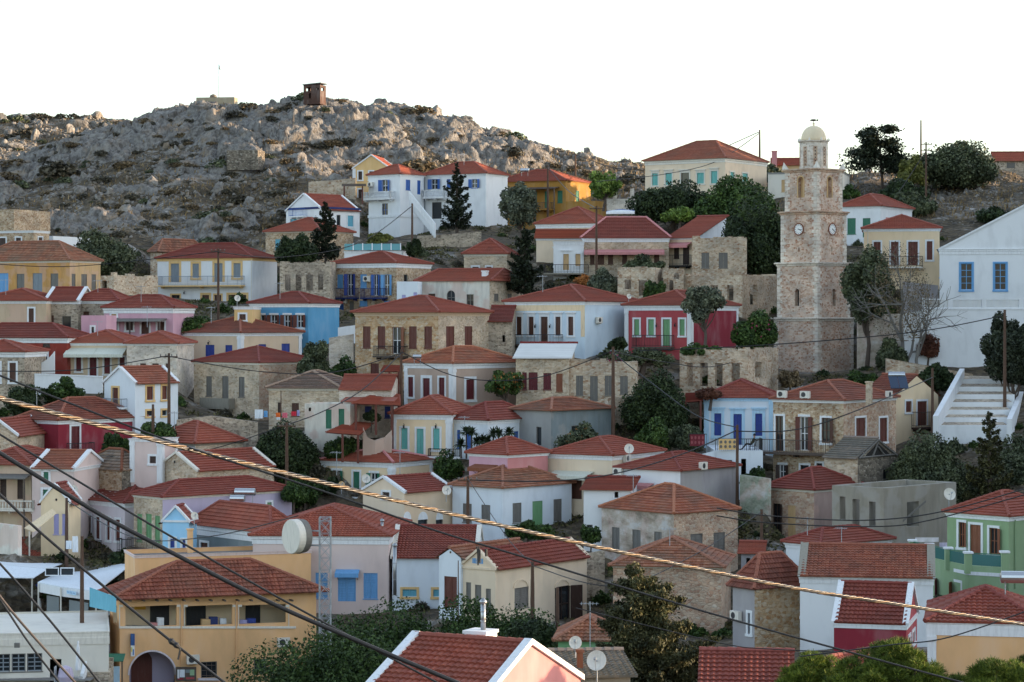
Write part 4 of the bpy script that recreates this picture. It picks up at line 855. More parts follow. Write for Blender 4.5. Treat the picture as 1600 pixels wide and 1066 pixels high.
H('stone_house', 'stone house with white window frames and a long wooden balcony', (1208,1318,1400), 626, 752, 595, 19, th=34, wall='stone:tan', wallR='stone:pinkish', corn='white', ch=.25, rc='brownred',
  wins=[('L','white:glass:brown:door',650,705,'1212-1224'),('L','white:open:redbrown:door:wide',651,704,'1250-1263'),('L','white:half:brown',653,692,'1284-1297'),('R','white:shut:redbrown',653,687,'1337-1352'),('R','white:shut:redbrown',653,690,'1374-1386'),('L','white:open:dbrown',726,748,'1218-1228'),('L','white:dark:dbrown:door',727,750,'1251-1264'),('L','white:dark:dbrown',724,738,'1276-1285')],
  ext=[('balc','L',1190,1306,707,687,1.2,'oldwood','oldwood'),('ac','L',1218,1230,611,621),('ac','L',1254,1266,611,622),('chim',1358,596,624,8,'stone:pale',1),('ac','R',1378,1392,613,622)])
H('house', 'cream gabled house with a brown balcony and a solar heater on its red roof', (1345,1398,1466), 620, 692, 587, 17.6, th=44, wall='butter', corn=None, roof='gableL', rc='brownred', wins=[('R','white:shut:redbrown',627,644,'1415-1424'),('R','white:shut:redbrown:door',627,665,'1433-1448')], ext=[('balc','R',1424,1469,667,643,1.1,'dbrown','dbrown'),('tank',1401,586,27,1.0,True)])
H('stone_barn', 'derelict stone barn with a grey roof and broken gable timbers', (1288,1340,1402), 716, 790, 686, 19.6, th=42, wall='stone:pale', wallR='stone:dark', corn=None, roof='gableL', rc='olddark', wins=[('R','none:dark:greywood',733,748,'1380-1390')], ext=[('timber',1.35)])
H('stone_house', 'pinkish stone house with tall narrow windows beside the concrete shell', (1198,1272,1350), 766, 880, 731, 20, th=46, wall='stone:pinkish', wallR='worn:mauve', corn='offwhite', ch=.2, rc='dark', wins=[('L','none:half:dbrown:door',787,836,'1208-1219'),('L','none:shut:tan:door',790,842,'1231-1243')], ext=[('balc','L',1190,1226,856,834,.9,'oldwood','dbrown'),('ac','L',1193,1203,815,823)])
H('concrete_shell', 'unfinished grey concrete house shell with a plank leaning in its opening', (1300,1381,1494), 763, 875, 763, 21.2, th=44, wall='worn:concrete', corn=None, roof='none', hollow=True, wins=[('L','none:void',776,812,'1312-1321'),('L','none:void',780,840,'1332-1343'),('L','none:void',784,822,'1358-1368'),('R','none:void',784,823,'1417-1436')], ext=[('dish',1484,772,19,-1,.2)])
H('house', 'tall weathered stone house with grey shutters and an orange tile roof', (940,1053,1153), 803, 905, 757, 21, th=50, wall='old:tan2', wallR='stone:pinkish', corn=None, rc='orange', over=.18, wins=[('L','none:shut:blue:door',912,966,'942-956'),('L','none:shut:greywood',824,860,'956-968'),('L','none:shut:greywood',828,861,'988-1001'),('L','none:shut:greywood',831,858,'1022-1034'),('R','none:shut:greywood',834,864,'1079-1098'),('R','none:shut:greywood',832,872,'1115-1133')])
H('stone_house', 'stone house with an orange red hip roof behind the juniper tree', (958,1127,None), 887, 985, 840, 23, th=10, R=7.5, wall='stone:pinkish', corn='offwhite', ch=.12, rc='rust', over=.3, ridge=.6, wins=[('L','none:void',902,930,'986-996')])
H('house', 'green house with white window frames and brown shutters at the right edge', (1480,1576,1660), 807, 935, 768, 23, th=48, wall='green', corn='white', ch=.35, rc='red', wins=[('L','white:half:rust',816,855,'1498-1507'),('L','white:shut:rust:door',820,868,'1516-1533'),('L','white:half:rust',825,866,'1546-1559')], ext=[('pipe','R',1585,812,920,'green')])
H('house', 'small white house with a red hip roof behind the grey parapet roof', (1228,1281,1392), 852, 890, 824, 22, th=50, corn='white', ch=.4, rc='dark', ext=[('ant',1315,823,852,-2)])
H('house', 'white house with an orange tiled roof between two grey parapets', (1250,1458,None), 902, 1020, 854, 25.5, th=9.5, R=8, wall='white', wallR='icewhite', corn='white', ch=.5, roof='gableL', rake='concrete', rc='brownred', geo=1)
H('house', 'crimson house with a red roof and white raking copings at lower right', (1303,1416,1434), 976, 1030, 914, 28.5, th=15, wall='crimson', wallR='rose', corn='white', ch=.3, roof='gableL', rake='white', rc='dark', geo=1, R=6, over=.1, wins=[('R','white:shut:palepink',995,1012,'1419-1422 1425-1429')])
H('house', 'stone house with a grey blue facade and brown hip roof at lower right', (1145,1179,1262), 921, 1030, 865, 25, th=56, wall='greypurple', wallR='stone:orange', corn=None, quoin=None, rc='brownred', geo=1, wins=[('L','white:shut:slate',944,958,'1152-1155'),('L','white:shut:slate',958,990,'1169-1173'),('L','white:shut:slate:x',975,985,'1152-1155')], ext=[('ac','L',1151,1157,960,968)])
# ---------------------------------------------------------------- lower row
H('house', 'pale pink house with sky blue shutters behind the lattice mast', (395,607,None), 838, 955, 790, 22, th=4, R=12, wall='palepink', corn='white', ch=.6, rc='red', geo=1, ridge=2.0, wins=[('L','none:shut:skyb',895,935,'493-512 568-590'),('L','none:shut:skyb:door',900,940,'528-556'),('L','none:shut:skyb',846,856,'535-548')], ext=[('awn','L',525,562,890,896,.7,'skyb'),('flue',597,812,830,6,3)])
H('house', 'white house with teal shutters and a dark red gable roof beside a metal flue', (613,745,None), 871, 945, 824, 22, th=2, R=9, wall='icewhite', corn=None, roof='gableL', rake='offwhite', rc='dark', geo=1, wins=[('L','yellow:shut:tealb',921,932,'629-651 677-687')], ext=[('flue',617,850,930,7,-3)])
H('house', 'narrow white gabled house front with a tall brown double door', (686,720,None), 872, 960, 851, 23, th=36, R=8, wall='icewhite', corn=None, roof='gableR', rc='rust', wins=[('L','none:shut:redbrown:door',901,950,'694-714')], ext=[('oval','L',704,863,3.5)])
H('house', 'cream gabled hall with grey shutters and arch mouldings over its side openings', (720,774,917), 888, 985, 853, 23.2, th=36, wall='cream', wallR='cream', corn=None, roof='gableR', rc='dark', geo=1, rake='cream', wins=[('L','none:shut:greywood',910,955,'728-736'),('L','none:shut:greywood:door',914,962,'742-752'),('L','none:shut:greywood:x',920,962,'759-767'),('R','none:shut:greywood',918,950,'804-826'),('R','none:half:dbrown:door',916,972,'867-891')], ext=[('script','L',738,755,872,880,'skyb'),('relief','R',903,917,'802-826 866-891','cream'),('belt',889,.14,'cream',740)])
H('post_office', 'orange two storey building with an arched porch and open upper gallery', (172,187,494), 936, 1090, 888, 24, th=70, wall='orange', corn=None, rc='brownred', geo=2, over=.75, pitchz=2.1, ridge=5.0,
  wins=[('R','none:void',947,979,'196-276'),('R','none:void:b',946,977,'287-363'),('R','none:void:c',945,974,'374-447'),('L','none:void',945,975,'176-183'),('R','none:void:arch',1018,1082,'202-274'),('R','none:dark:black',1034,1059,'314-339'),('R','none:dark:black',1030,1052,'397-415')],
  ext=[('ac','R',291,309,1026,1037),('ac','R',432,451,998,1010),('pipe','R',283,940,1066,'orange'),('pipe','R',369,938,1060,'orange')])
H('house', 'flat roofed orange block behind the post office gallery', (195,211,486), 868, 960, 868, 22.6, th=72, wall='orange', corn='palepink', ch=.2, roof='open', over=.1, ext=[('deck','greywood',.28),('chim',297,826,868,8,'orange',5)])
H('house', 'pink gabled house with a big red tiled roof at the bottom centre', (556,740,None), 1109, 1140, 1001, 43.2, th=27, wall='salmon', wallR='salmon', corn=None, roof='gableL', rake='white', rc='red', geo=2, over=.2, R=9, pitchz=1.8, wins=[('R','none:shut:rust',1026,1080,'818-840')], ext=[('chim',751,984,1006,38,'white',6),('flue',755,938,986,10,6)], basedrop=5)
H('house', 'orange walled house with a white toothed cornice and solar tank at the right edge', (1449,1632,None), 976, 1050, 918, 33, th=11, R=7.5, wall='orange', corn='white', ch=.62, rc='dark', geo=2, over=.12, ridge=.4, quoin='white', ext=[('tank',1590,902,54,3.4,False)])
H('house', 'low house with a red ribbed roof at the bottom right behind the pine', (1092,1240,None), 1075, 1110, 1020, 36, th=6, R=5, wall='rust', corn=None, rc='pinkred', geo=2, roof='gableL')
H('house', 'red tiled house corner peeping above the pine at the bottom right', (1235,1300,1345), 1068, 1100, 1019, 34, th=40, wall='white', corn='white', ch=.2, rc='pinkred', geo=2)
H('shed', 'low shed with a small brown red tile roof and pale green wall near the juniper', (872,965,None), 1002, 1030, 963, 27, th=5, R=4.5, wall='sgreen', corn=None, rc='rust', geo=1, wallR='tan2', ext=[('ant',922,940,1000,-1)])
H('shed', 'low shed with a grey corrugated roof and a big satellite dish', (838,985,None), 1058, 1090, 1020, 36, th=-6, R=4, wall='concrete', corn=None, roof='shed', rc='olddark', geo=2, ext=[('dish',932,1032,31,-.8,-.2),('dish',899,1004,20,2.5,-.1),('chim',906,1015,1040,9,'rust',1.0)])
H('taverna', 'low building with a dark red roof above the white awnings at lower left', (-60,68,None), 877, 905, 843, 20.3, th=7, R=9, wall='offwhite', corn=None, roof='gableL', rake='white', rc='dark', geo=1)
H('kiosk', 'flat white roofed taverna building in the lower left corner', (-60,170,None), 986, 1075, 986, 25, th=-10, R=11, wall='offwhite', roof='flat', corn='offwhite', ch=.8, over=.05, wins=[('L','none:glass:slate:grid',1022,1050,'-6-16 18-40 42-66'),('L','none:void',1030,1070,'78-96')])
H('shed', 'small grey lean to with a red roof in the alley left of the pinkish house', (1158,1190,None), 866, 905, 853, 21.6, th=8, R=3, wall='greypurple', corn=None, roof='shed', rc='red', wins=[('L','none:void',872,882,'1166-1172')])
# ---------------------------------------------------------------- vegetation
def leaves_mesh(P, Nrm, size, rs, aspect=1.6, droop=0.0):
    """diamond leaf clumps at points P around directions Nrm"""
    n = len(P); r = rs.normal(size=(n, 3)); a = np.cross(Nrm, r); a /= (np.linalg.norm(a, axis=1, keepdims=True) + 1e-9)
    b = np.cross(Nrm, a) + Nrm * rs.uniform(-.5, .5, (n, 1)); b[:, 2] -= droop; b /= (np.linalg.norm(b, axis=1, keepdims=True) + 1e-9)
    s = size * rs.uniform(.6, 1.3, (n, 1))
    V = np.stack([P - b * s * aspect * .5, P + a * s * .5, P + b * s * aspect * .5, P - a * s * .5], 1).reshape(-1, 3)
    return V, np.arange(n * 4).reshape(-1, 4)
def unit(rs, n):
    v = rs.normal(size=(n, 3)); return v / np.linalg.norm(v, axis=1, keepdims=True)
LEAF = dict(
    olive=((.036,.05,.028), (.15,.175,.105)), dark=((.014,.027,.012), (.058,.086,.034)), green=((.022,.05,.014), (.10,.165,.045)), bright=((0.062,0.124,0.023), (0.248,0.341,0.078)),
    conifer=((.012,.02,.013), (.06,.075,.048)), juniper=((.03,.035,.017), (.135,.13,.06)), pine=((.03,.06,.010), (.24,.30,.05)), grey=((.06,.078,.06), (.20,.22,.165)),
    dry=((0.093,0.070,0.046), (0.248,0.186,0.116)), mag=((0.248,0.016,0.093), (0.542,0.046,0.217)), fig=((.014,.034,.010), (.072,.122,.030)), rustb=((0.078,0.028,0.019), (0.186,0.078,0.054)), yolive=((0.078,0.093,0.023), (0.248,0.248,0.078)), orangeb=((0.310,0.109,0.031), (0.542,0.217,0.062)), thorn=((0.054,0.050,0.040), (0.155,0.139,0.109)))
TREES = 0
def tree(kind, label, px, py, s, leaf='dark', form='round', size=None, dens=1.0, cat='tree', group=None, trunkh=None, extra_leaf=None, dz=0.0):
    """px=(x0,x1) crown extent, py=(top, bottom of crown/stem) in photo pixels, s = pixels per metre at its distance"""
    global TREES
    TREES += 1; rs = np.random.RandomState(100 + TREES)
    d = F / s; w = (px[1] - px[0]) / s; t = W((px[0] + px[1]) / 2, py[0], d); bt = W((px[0] + px[1]) / 2, py[1], d); h = t.z - bt.z
    root = empty(kind, (t.x, d, bt.z)); tag(root, label, cat, group)
    size = size or max(.13, min(.3, 3.0 / s)); lm = leafmat(leaf, *LEAF[leaf])
    rad = np.array([w / 2, min(w, h) / 2 * .95, h / 2]); V = []; P = None
    tr = MB()
    if form in ('round', 'bush', 'vine', 'spread'):
        th = trunkh if trunkh is not None else (0.0 if form in ('bush', 'vine') else .25 * h)
        c = np.array([0, 0, th + (h - th) / 2]); r3 = np.array([w / 2, min(w, h * 1.6) / 2 * .9, (h - th) / 2 + .1])
        if form == 'bush': c = np.array([0, 0, .22 * h]); r3[2] = .74 * h
        vol = w * h; K = int(max(14, min(90, 18 + vol * .9)))
        cs = unit(rs, K); cs[:, 2] = np.abs(cs[:, 2]) * (1 if form == 'bush' else rs.choice([1, 1, -.7], K)); cr = rs.uniform(.30, .86, (K, 1)); cs[:, 2] *= rs.uniform(.05, 1, K) if form == 'bush' else 1; C_ = cs * cr * r3; br = (rs.uniform(.2, .42, K) if form == 'bush' else rs.uniform(.16, .38, K))[:, None] * np.minimum(r3, r3.mean() * 1.2)
        area = 4 * math.pi * (r3[0] * r3[2]) * 1.5; nL = int(min(42000, max(700, area / (size * size * .8) * 3.2 * dens)))
        idx = rs.randint(0, K, nL); u = unit(rs, nL); rr = rs.uniform(.45, 1.05, (nL, 1)) ** .6
        P = c + C_[idx] + u * rr * br[idx]; Nn = u * .6 + unit(rs, nL) * .6; P[:, 2] = np.maximum(P[:, 2], -.2 if form != 'round' else th * .5)
        v, f = leaves_mesh(P, Nn, size, rs); npmesh('crown', v, f, lm, root)
        tw = max(.05, .035 * w)
        if form == 'vine': tr.tube([(0, 0, -.8), (.1, 0, h * .5)], [tw * .6, tw * .4], 6)
        else:
            tr.tube([(0, 0, -1.0), (.04 * w, 0, th * .6), (0, .03 * w, th + .2 * h)], [tw * 1.3, tw, tw * .75], 7)
            for k in range(min(K, 8)):
                e = c + C_[k]; a = Vector((0, 0, th * .7 + .05 * h)); e = Vector(e); m = (a + e) * .5 + Vector((0, 0, -.06 * h)); tr.tube([a, m, e], [tw * .6, tw * .4, tw * .15], 5)
    elif form == 'conifer':
        nb = int(18 + h * 3.0); P = []; Nn = []
        tr.tube([(0, 0, -1), (0, 0, h * .5), (0, 0, h * .97)], [.035 * h * .7, .02 * h, .004 * h], 7)
        for k in range(nb):
            q = (k + .5) / nb; z = h * (.10 + .88 * q); az = k * 2.4 + rs.uniform(-.4, .4); ln = w / 2 * ((1 - q) ** .8 * .95 + .05) * rs.uniform(.4, 1.2)
            n = max(10, int(ln * 60 * dens / max(.4, size * 4))); tt = rs.uniform(.12, 1, n); dr = np.array([math.cos(az), math.sin(az), 0])
            z_ = z - .22 * ln * tt + .42 * ln * tt ** 2
            pts = dr[None] * (ln * tt)[:, None]; pts[:, 2] += z_; side = np.array([-dr[1], dr[0], 0]); pts += side[None] * (rs.normal(0, .14, n) * ln * (1.15 - tt))[:, None]; pts[:, 2] += rs.normal(0, .07 * ln + .05, n)
            P.append(pts); Nn.append(np.tile(np.array([0, 0, 1.]), (n, 1)) + unit(rs, n) * .7)
            tr.tube([(0, 0, z), tuple(dr * ln * .5 + np.array([0, 0, z - .05 * ln])), tuple(dr * ln * .95 + np.array([0, 0, z + .08 * ln]))], [.02 + .012 * ln, .012 + .006 * ln, .008], 4)
        v, f = leaves_mesh(np.concatenate(P), np.concatenate(Nn), size, rs, 2.0, .3); npmesh('crown', v, f, lm, root)
    elif form == 'juniper':     # irregular dense sprays, drooping tips, wind-shaped
        nb = int(62 * dens); P = []; Nn = []
        tr.tube([(0, 0, -2), (.03 * w, 0, h * .5), (-.19 * w, 0, h * .93)], [.05 * w, .03 * w, .006 * w], 8)
        for k in range(nb):
            q = rs.uniform(0.0, 1); z = h * (.05 + .90 * q); az = k * 2.399 + rs.uniform(-.5, .5); ln = w / 2 * (1.0 - q ** 2.2 * .82) * rs.uniform(.35, 1.12) * (1.15 if math.cos(az) > 0 else .9)
            dr = np.array([math.cos(az), math.sin(az), 0]); n = max(60, int(ln * 420)); tt = rs.uniform(.15, 1, n) ** .8
            pts = dr[None] * (ln * tt)[:, None]; pts[:, 2] += z - .28 * ln * tt + .38 * ln * tt ** 2.5
            sd = (.05 + .11 * np.sin(np.clip(tt, 0, 1) * math.pi)) * min(ln, 1.6); pts += rs.normal(size=(n, 3)) * sd[:, None] * np.array([1, 1, .75]); pts[:, 0] += -.2 * w * q
            P.append(pts); Nn.append(unit(rs, n) + dr[None] * .4)
            tr.tube([(-.2 * w * q, 0, z), tuple(dr * ln * .5 + np.array([-.2 * w * q, 0, z - .07 * ln])), tuple(dr * ln * .95 + np.array([-.2 * w * q, 0, z + .06 * ln]))], [.05, .03, .01], 4)
        v, f = leaves_mesh(np.concatenate(P), np.concatenate(Nn), size, rs, 2.3, .5); npmesh('crown', v, f, lm, root)
    elif form == 'pine':        # rounded tufts of needles
        K = int(70 * dens); th = 0.1 * h; r3 = np.array([w / 2, w * .28, h * .52]); cs = unit(rs, K); cs[:, 2] = np.abs(cs[:, 2]); C_ = cs * rs.uniform(.55, .95, (K, 1)) * r3 + np.array([0, 0, h * .36]); P = []; Nn = []; bsz = []
        for k in range(K):
            r = rs.uniform(.28, .50); m = int(16 * r / .3) + 12; tuf = unit(rs, m) * rs.uniform(.6, 1, (m, 1)) * r; tuf[:, 2] = np.abs(tuf[:, 2]) * .9; 
            for q in tuf:
                nn = 26; dirs = unit(rs, nn) + q / r * .9 + np.array([0, 0, .35]); dirs /= np.linalg.norm(dirs, axis=1, keepdims=True); P.append(C_[k] + q + dirs * .07); Nn.append(dirs)
            tr.tube([(0, 0, h * .15), tuple(C_[k] * .5), tuple(C_[k])], [.09, .05, .025], 5)
        P = np.concatenate(P); Dn = np.concatenate(Nn); n = len(P); a = np.cross(Dn, rs.normal(size=(n, 3))); a /= np.linalg.norm(a, axis=1, keepdims=True); ln = rs.uniform(.11, .19, (n, 1)); wd = .011
        v = np.stack([P - a * wd, P + a * wd, P + Dn * ln + a * wd * .3, P + Dn * ln - a * wd * .3], 1).reshape(-1, 3); npmesh('crown', v, np.arange(n * 4).reshape(-1, 4), lm, root)
        tr.tube([(0, 0, -4), (0, 0, h * .25)], [.2, .13], 8)
    elif form == 'bare':
        def br(p, dv, ln, r, lev):
            e = p + dv * ln; m = (p + e) * .5 + Vector((rs.normal(0, .05), rs.normal(0, .05), 0)) * ln; tr.tube([p, m, e], [r, r * .8, r * .55], 5, False)
            if lev == 0: return
            for k in range(3 if lev > 1 else 4):
                nd = (dv + Vector(rs.normal(0, .48, 3)) + Vector((0, 0, .12))).normalized(); br(m if k == 2 else e, nd, ln * rs.uniform(.6, .8), r * .55, lev - 1)
        br(Vector((0, 0, -1)), Vector((.05, 0, 1)).normalized(), h * .42, .045 * h * .55, 4)
        n = int(500 * dens); P = unit(rs, n) * rad * rs.uniform(.5, 1, (n, 1)) * .85 + np.array([0, 0, h * .68]); P[:, 2] = np.maximum(P[:, 2], h * .35)
        v, f = leaves_mesh(P, unit(rs, n), size * .6, rs); npmesh('crown', v, f, lm, root)
    elif form == 'layered':     # wind-blown tree with flat foliage plates on visible limbs
        tr.tube([(.02 * w, 0, -1), (0, 0, h * .35), (-.05 * w, 0, h * .9)], [.05 * h * .5, .025 * h, .008 * h], 7); P = []
        for k in range(int(18 * dens)):
            q = rs.uniform(.22, 1); sgn = -1 if k % 2 else 1; ln = w / 2 * (1.05 - .62 * q) * rs.uniform(.5, 1.1); c = np.array([sgn * ln * .72 - .03 * w, rs.uniform(-.25, .25) * w, h * q - .03 * h]); tr.tube([(-.02 * w, 0, h * q * .82), tuple(c)], [.02 * h * .5, .01], 4)
            n = int(420 / max(.5, (size / .22) ** 2)); P.append(c + rs.normal(size=(n, 3)) * np.array([ln * .30, ln * .32, h * .035]))
        P = np.concatenate(P); v, f = leaves_mesh(P, np.tile([0, 0, 1.], (len(P), 1)) + unit(rs, len(P)) * .8, size, rs); npmesh('crown', v, f, lm, root)
    elif form == 'palm':        # rosettes of sword leaves
        nst = max(5, int(w * 2.4)); f_ = []; P = MB()
        for k in range(nst):
            x0 = (k + .5) / nst * w - w / 2; hh = h * rs.uniform(.18, .72); y0 = rs.uniform(-.9, .9); tr.tube([(x0, y0, -.6), (x0, y0, hh)], [.09, .07], 6)
            for q in range(90):
                dv = Vector(rs.normal(0, 1, 3)); dv.z = abs(dv.z) * .9 + .12 if q % 3 else -.1 * abs(dv.z); dv.normalize(); ln = rs.uniform(.55, .95); sd = dv.cross(Vector((0, 0, 1))).normalized() * .08; o = Vector((x0, y0, hh)); m = o + dv * ln * .55; e = o + dv * ln + Vector((0, 0, -.16))
                P.quad(o - sd * .6, o + sd * .6, m + sd, m - sd); P.quad(m - sd, m + sd, e + sd * .1, e - sd * .1)
        P.build('crown', lm, root)
    if extra_leaf and P is not None and not isinstance(P, MB):
        if isinstance(P, list): P = np.concatenate(P)
        sel = P[rs.choice(len(P), max(40, int(len(P) * extra_leaf[1])))] ; k = rs.randint(0, len(sel), 9); dd = np.min(np.linalg.norm(sel[:, None] - sel[k][None], axis=2), axis=1); sel = sel[dd < .75]
        c0 = np.array([0, 0, h * .5]); sel = c0 + (sel - c0) * 1.06
        v, f = leaves_mesh(sel, unit(rs, len(sel)), size * .9, rs); npmesh('blossom', v, f, leafmat(extra_leaf[0], *LEAF[extra_leaf[0]]), root)
    if tr.v: tr.build('trunk', paint('oldwood' if form not in ('bare',) else 'greywood', .9), root)
    return root

T = tree
T('shrub','dense dark olive green thicket behind the ochre house',(96,216),(352,432),13.2,'olive','bush',dens=1.1,cat='bush')
T('shrub','small dark bush among the rocks left of the yellow framed white house',(176,214),(378,424),13,'thorn','bush',cat='bush')
T('conifer_tree','dark spreading conifer in front of the teal doored white gable house',(470,548),(314,412),13.4,'conifer','conifer',dens=1.2)
T('round_tree','round dark green tree left of the spreading conifer',(430,498),(352,412),13.5,'dark','bush')
T('conifer_tree','slender dark conifer in front of the white wing with blue shutters',(680,748),(252,368),12.6,'conifer','conifer',dens=1.0)
T('feathery_tree','grey green feathery tree in front of the mustard house',(778,846),(286,368),12.8,'grey','round',dens=.9,trunkh=.6)
T('conifer_tree','broad black green conifer left of the long red roofed stone house',(772,868),(355,470),14.6,'conifer','conifer',dens=1.6)
T('round_tree','bright green tree right of the mustard house',(914,972),(269,318),12.2,'bright','round',trunkh=.4)
T('broadleaf_tree','dark green tree below the cream ridge house on its left',(984,1114),(268,346),12.6,'dark','bush',dens=1.2)
T('broadleaf_tree','large dark green tree below the cream ridge house on its right',(1080,1216),(262,362),12.8,'green','bush',dens=1.5)
T('broadleaf_tree','light green low shrub in front of the dark trees above the long red roof',(1036,1086),(318,346),13,'bright','bush',cat='bush')
T('broadleaf_tree','tall dark tree mass touching the left side of the clock tower',(1128,1246),(286,440),14.2,'dark','bush',dens=1.4)
T('shrub','olive toned bush on the ridge just left of the tower lantern',(1168,1222),(246,284),11.4,'olive','bush',cat='bush')
T('pine_tree','wind shaped pine with flat foliage layers against the sky',(1326,1428),(198,286),11.6,'conifer','layered',dens=2.8)
T('olive_tree','round grey green olive tree against the sky right of the tall pole',(1432,1560),(206,292),11.6,'olive','bush',dens=1.3)
T('shrub','yellowish bush between the layered pine and the round olive',(1404,1448),(236,292),11.8,'yolive','bush',cat='bush')
T('shrub','dark hedge like bush below the layered pine',(1372,1452),(270,322),12.2,'dark','bush',cat='bush')
T('shrub','dark bush on the rubble slope at the right edge',(1512,1592),(312,350),12.8,'dark','bush',cat='bush')
T('shrub','low green scrub between the tower and the green shuttered house roofs',(1310,1345),(288,312),12,'green','bush',cat='bush')
T('shrub','green scrub above the roof of the green shuttered white house',(1378,1466),(296,338),12.6,'olive','bush',cat='bush')
T('eucalyptus_tree','tall dark drooping tree close to the right side of the tower',(1310,1398),(384,566),15.9,'olive','round',dens=1.3,trunkh=2.8)
T('bare_tree','nearly leafless pale branched tree right of the drooping tree',(1346,1466),(396,606),16.3,'dry','bare',dens=5)
T('bare_tree','small leafless twiggy tree in front of the white retaining wall',(1404,1464),(440,575),16.5,'dry','bare',dens=2.5)
T('shrub','reddish brown dry bush at the foot of the white retaining wall',(1428,1470),(508,560),16.2,'rustb','bush',cat='bush')
T('shrub','dark green plant beside the drooping tree trunk',(1370,1412),(520,572),16,'dark','bush',cat='bush')
T('shrub','leafy fig bush at the right foot of the clock tower',(1322,1382),(566,612),16.6,'fig','bush',cat='bush')
T('shrub','low green bush above the white stairway',(1436,1492),(560,612),16.8,'dark','bush',cat='bush')
T('shrub','dry tangled creeper at the left foot of the clock tower',(1212,1254),(574,606),16.8,'dry','bush',cat='bush',dens=.5)
T('cypress_tree','dark bushy cypress at the right edge beside the stairway',(1532,1632),(484,652),17.2,'conifer','round',dens=1.7,trunkh=1.6)
T('olive_tree','wide olive tree below the cream gable house at right',(1380,1526),(652,800),19.4,'olive','bush',dens=1.4)
T('olive_tree','second olive tree filling the right edge below the stairway',(1520,1650),(650,795),19.0,'olive','bush',dens=1.2)
T('conifer_tree','brownish conifer rising between the two wide olive trees',(1496,1596),(640,812),19.6,'juniper','conifer',dens=1.5)
T('olive_tree','small olive tree in front of the rose red house',(1066,1134),(446,542),16.8,'grey','round',dens=1.0,trunkh=1.6)
T('bougainvillea','bougainvillea with magenta blossoms right of the rose red house',(1140,1218),(476,546),16.6,'green','bush',extra_leaf=('mag',.05),cat='bush')
T('shrub','dark green bush filling the gap below the roofless ruin',(962,1086),(566,676),18,'dark','bush',dens=1.2,cat='bush')
T('shrub','light green leafy shrub beside the brown doorway at centre right',(984,1052),(650,700),18.6,'green','bush',cat='bush')
T('shrub','olive coloured bush right of the light green shrub',(1034,1100),(652,702),18.4,'olive','bush',cat='bush')
T('olive_tree','dark olive tree behind the short pole left of the red porch roof',(396,502),(640,745),18.8,'dark','bush',dens=1.3)
T('shrub','overgrown bush between the red porch roof and the yellow house',(500,566),(668,720),18.6,'fig','bush',cat='bush')
T('shrub','dark shrub below the dark olive tree beside the short pole',(444,505),(728,790),19.2,'fig','bush',cat='bush')
T('shrub','rounded green bush beside the big stone house on its left',(462,520),(526,594),17,'olive','bush',cat='bush')
T('shrub','dark bush at the lower left corner of the big stone house',(512,562),(550,600),17.2,'fig','bush',cat='bush')
T('small_tree','small tree with orange tinged leaves beside the taupe house',(754,826),(578,634),17.6,'green','round',dens=.6,extra_leaf=('orangeb',.08),trunkh=.5)
T('yucca_plant','dark green yucca cluster in front of the white blue shuttered house',(716,800),(660,706),18.8,'dark','palm',cat='plant')
T('bougainvillea','bougainvillea with magenta flowers beside the yellow house balcony',(672,734),(700,748),19,'fig','bush',extra_leaf=('mag',.05),cat='bush',dens=.7)
T('shrub','orange flowered bush in front of the grey plastered house',(866,944),(656,706),18.9,'olive','bush',extra_leaf=('orangeb',.10),cat='bush',dens=.5)
T('shrub','green bush beside the crimson house balcony',(160,212),(662,712),19,'fig','bush',cat='bush')
T('shrub','green shrub below the small white gabled house',(204,280),(648,700),18.8,'green','bush',cat='bush')
T('vine','leafy vine over the white terrace left of the small white gabled house',(64,140),(592,640),17.8,'fig','vine',cat='bush')
T('vine','dark vine on the terrace at the left edge',(2,74),(602,664),18,'dark','vine',cat='bush')
T('shrub','green bush right of the pink house with the dark awning',(256,344),(488,526),15.6,'green','bush',cat='bush')
T('vine','vine canopy on the roof of the blue railed terrace building',(560,630),(364,384),13.6,'yolive','vine',cat='bush')
T('shrub','dark shrub beside the utility pole near the blue railed terrace',(634,662),(360,402),13.8,'dark','bush',cat='bush')
T('shrub','grey olive bush beside the broken stone ruin with two doorways',(918,970),(412,462),14.8,'grey','bush',cat='bush')
T('shrub','olive shrub above the broken stone ruin with two doorways',(970,1046),(398,428),14.4,'olive','bush',cat='bush')
T('shrub','orange brown dry plant below the black balcony of the little white front',(896,936),(424,448),14.6,'orangeb','bush',cat='bush',dens=.6)
T('shrub','green plants in the gap between the broken ruin and the narrow ruin',(1006,1042),(424,470),15,'green','bush',cat='bush')
T('shrub','dark bush left of the rose red house',(950,984),(520,548),16.9,'dark','bush',cat='bush')
T('bougainvillea','pink flowering creeper above the grey shuttered ruin',(938,1064),(540,572),17.2,'olive','bush',extra_leaf=('mag',.06),cat='bush',dens=.7)
T('shrub','green bush in front of the rose red house balcony',(1066,1130),(532,556),17,'green','bush',cat='bush')
T('shrub','creeper with reddish leaves over the doorway right of the ruin openings',(1078,1140),(600,624),18,'rustb','bush',cat='bush')
T('shrub','leafy plant in front of the green door of the white house',(786,860),(804,842),20.5,'fig','bush',cat='bush',dens=.8)
T('shrub','olive bush in front of the green house at the right edge',(1452,1536),(914,962),24.5,'olive','bush',cat='bush')
T('fig_tree','big dark green fig tree filling the courtyard at bottom centre left',(372,664),(950,1130),26,'fig','bush',dens=2.2)
T('fig_tree','large leafy tree in front of the blue shuttered pale pink house',(476,712),(916,1080),24.3,'fig','bush',dens=2.2)
T('fig_tree','bushy dark tree in front of the cream gabled hall',(640,888),(908,1070),24.6,'fig','bush',dens=2.2)
T('shrub','dark shrub behind the red tiled roof at bottom centre',(786,874),(948,1020),26,'dark','bush',cat='bush')
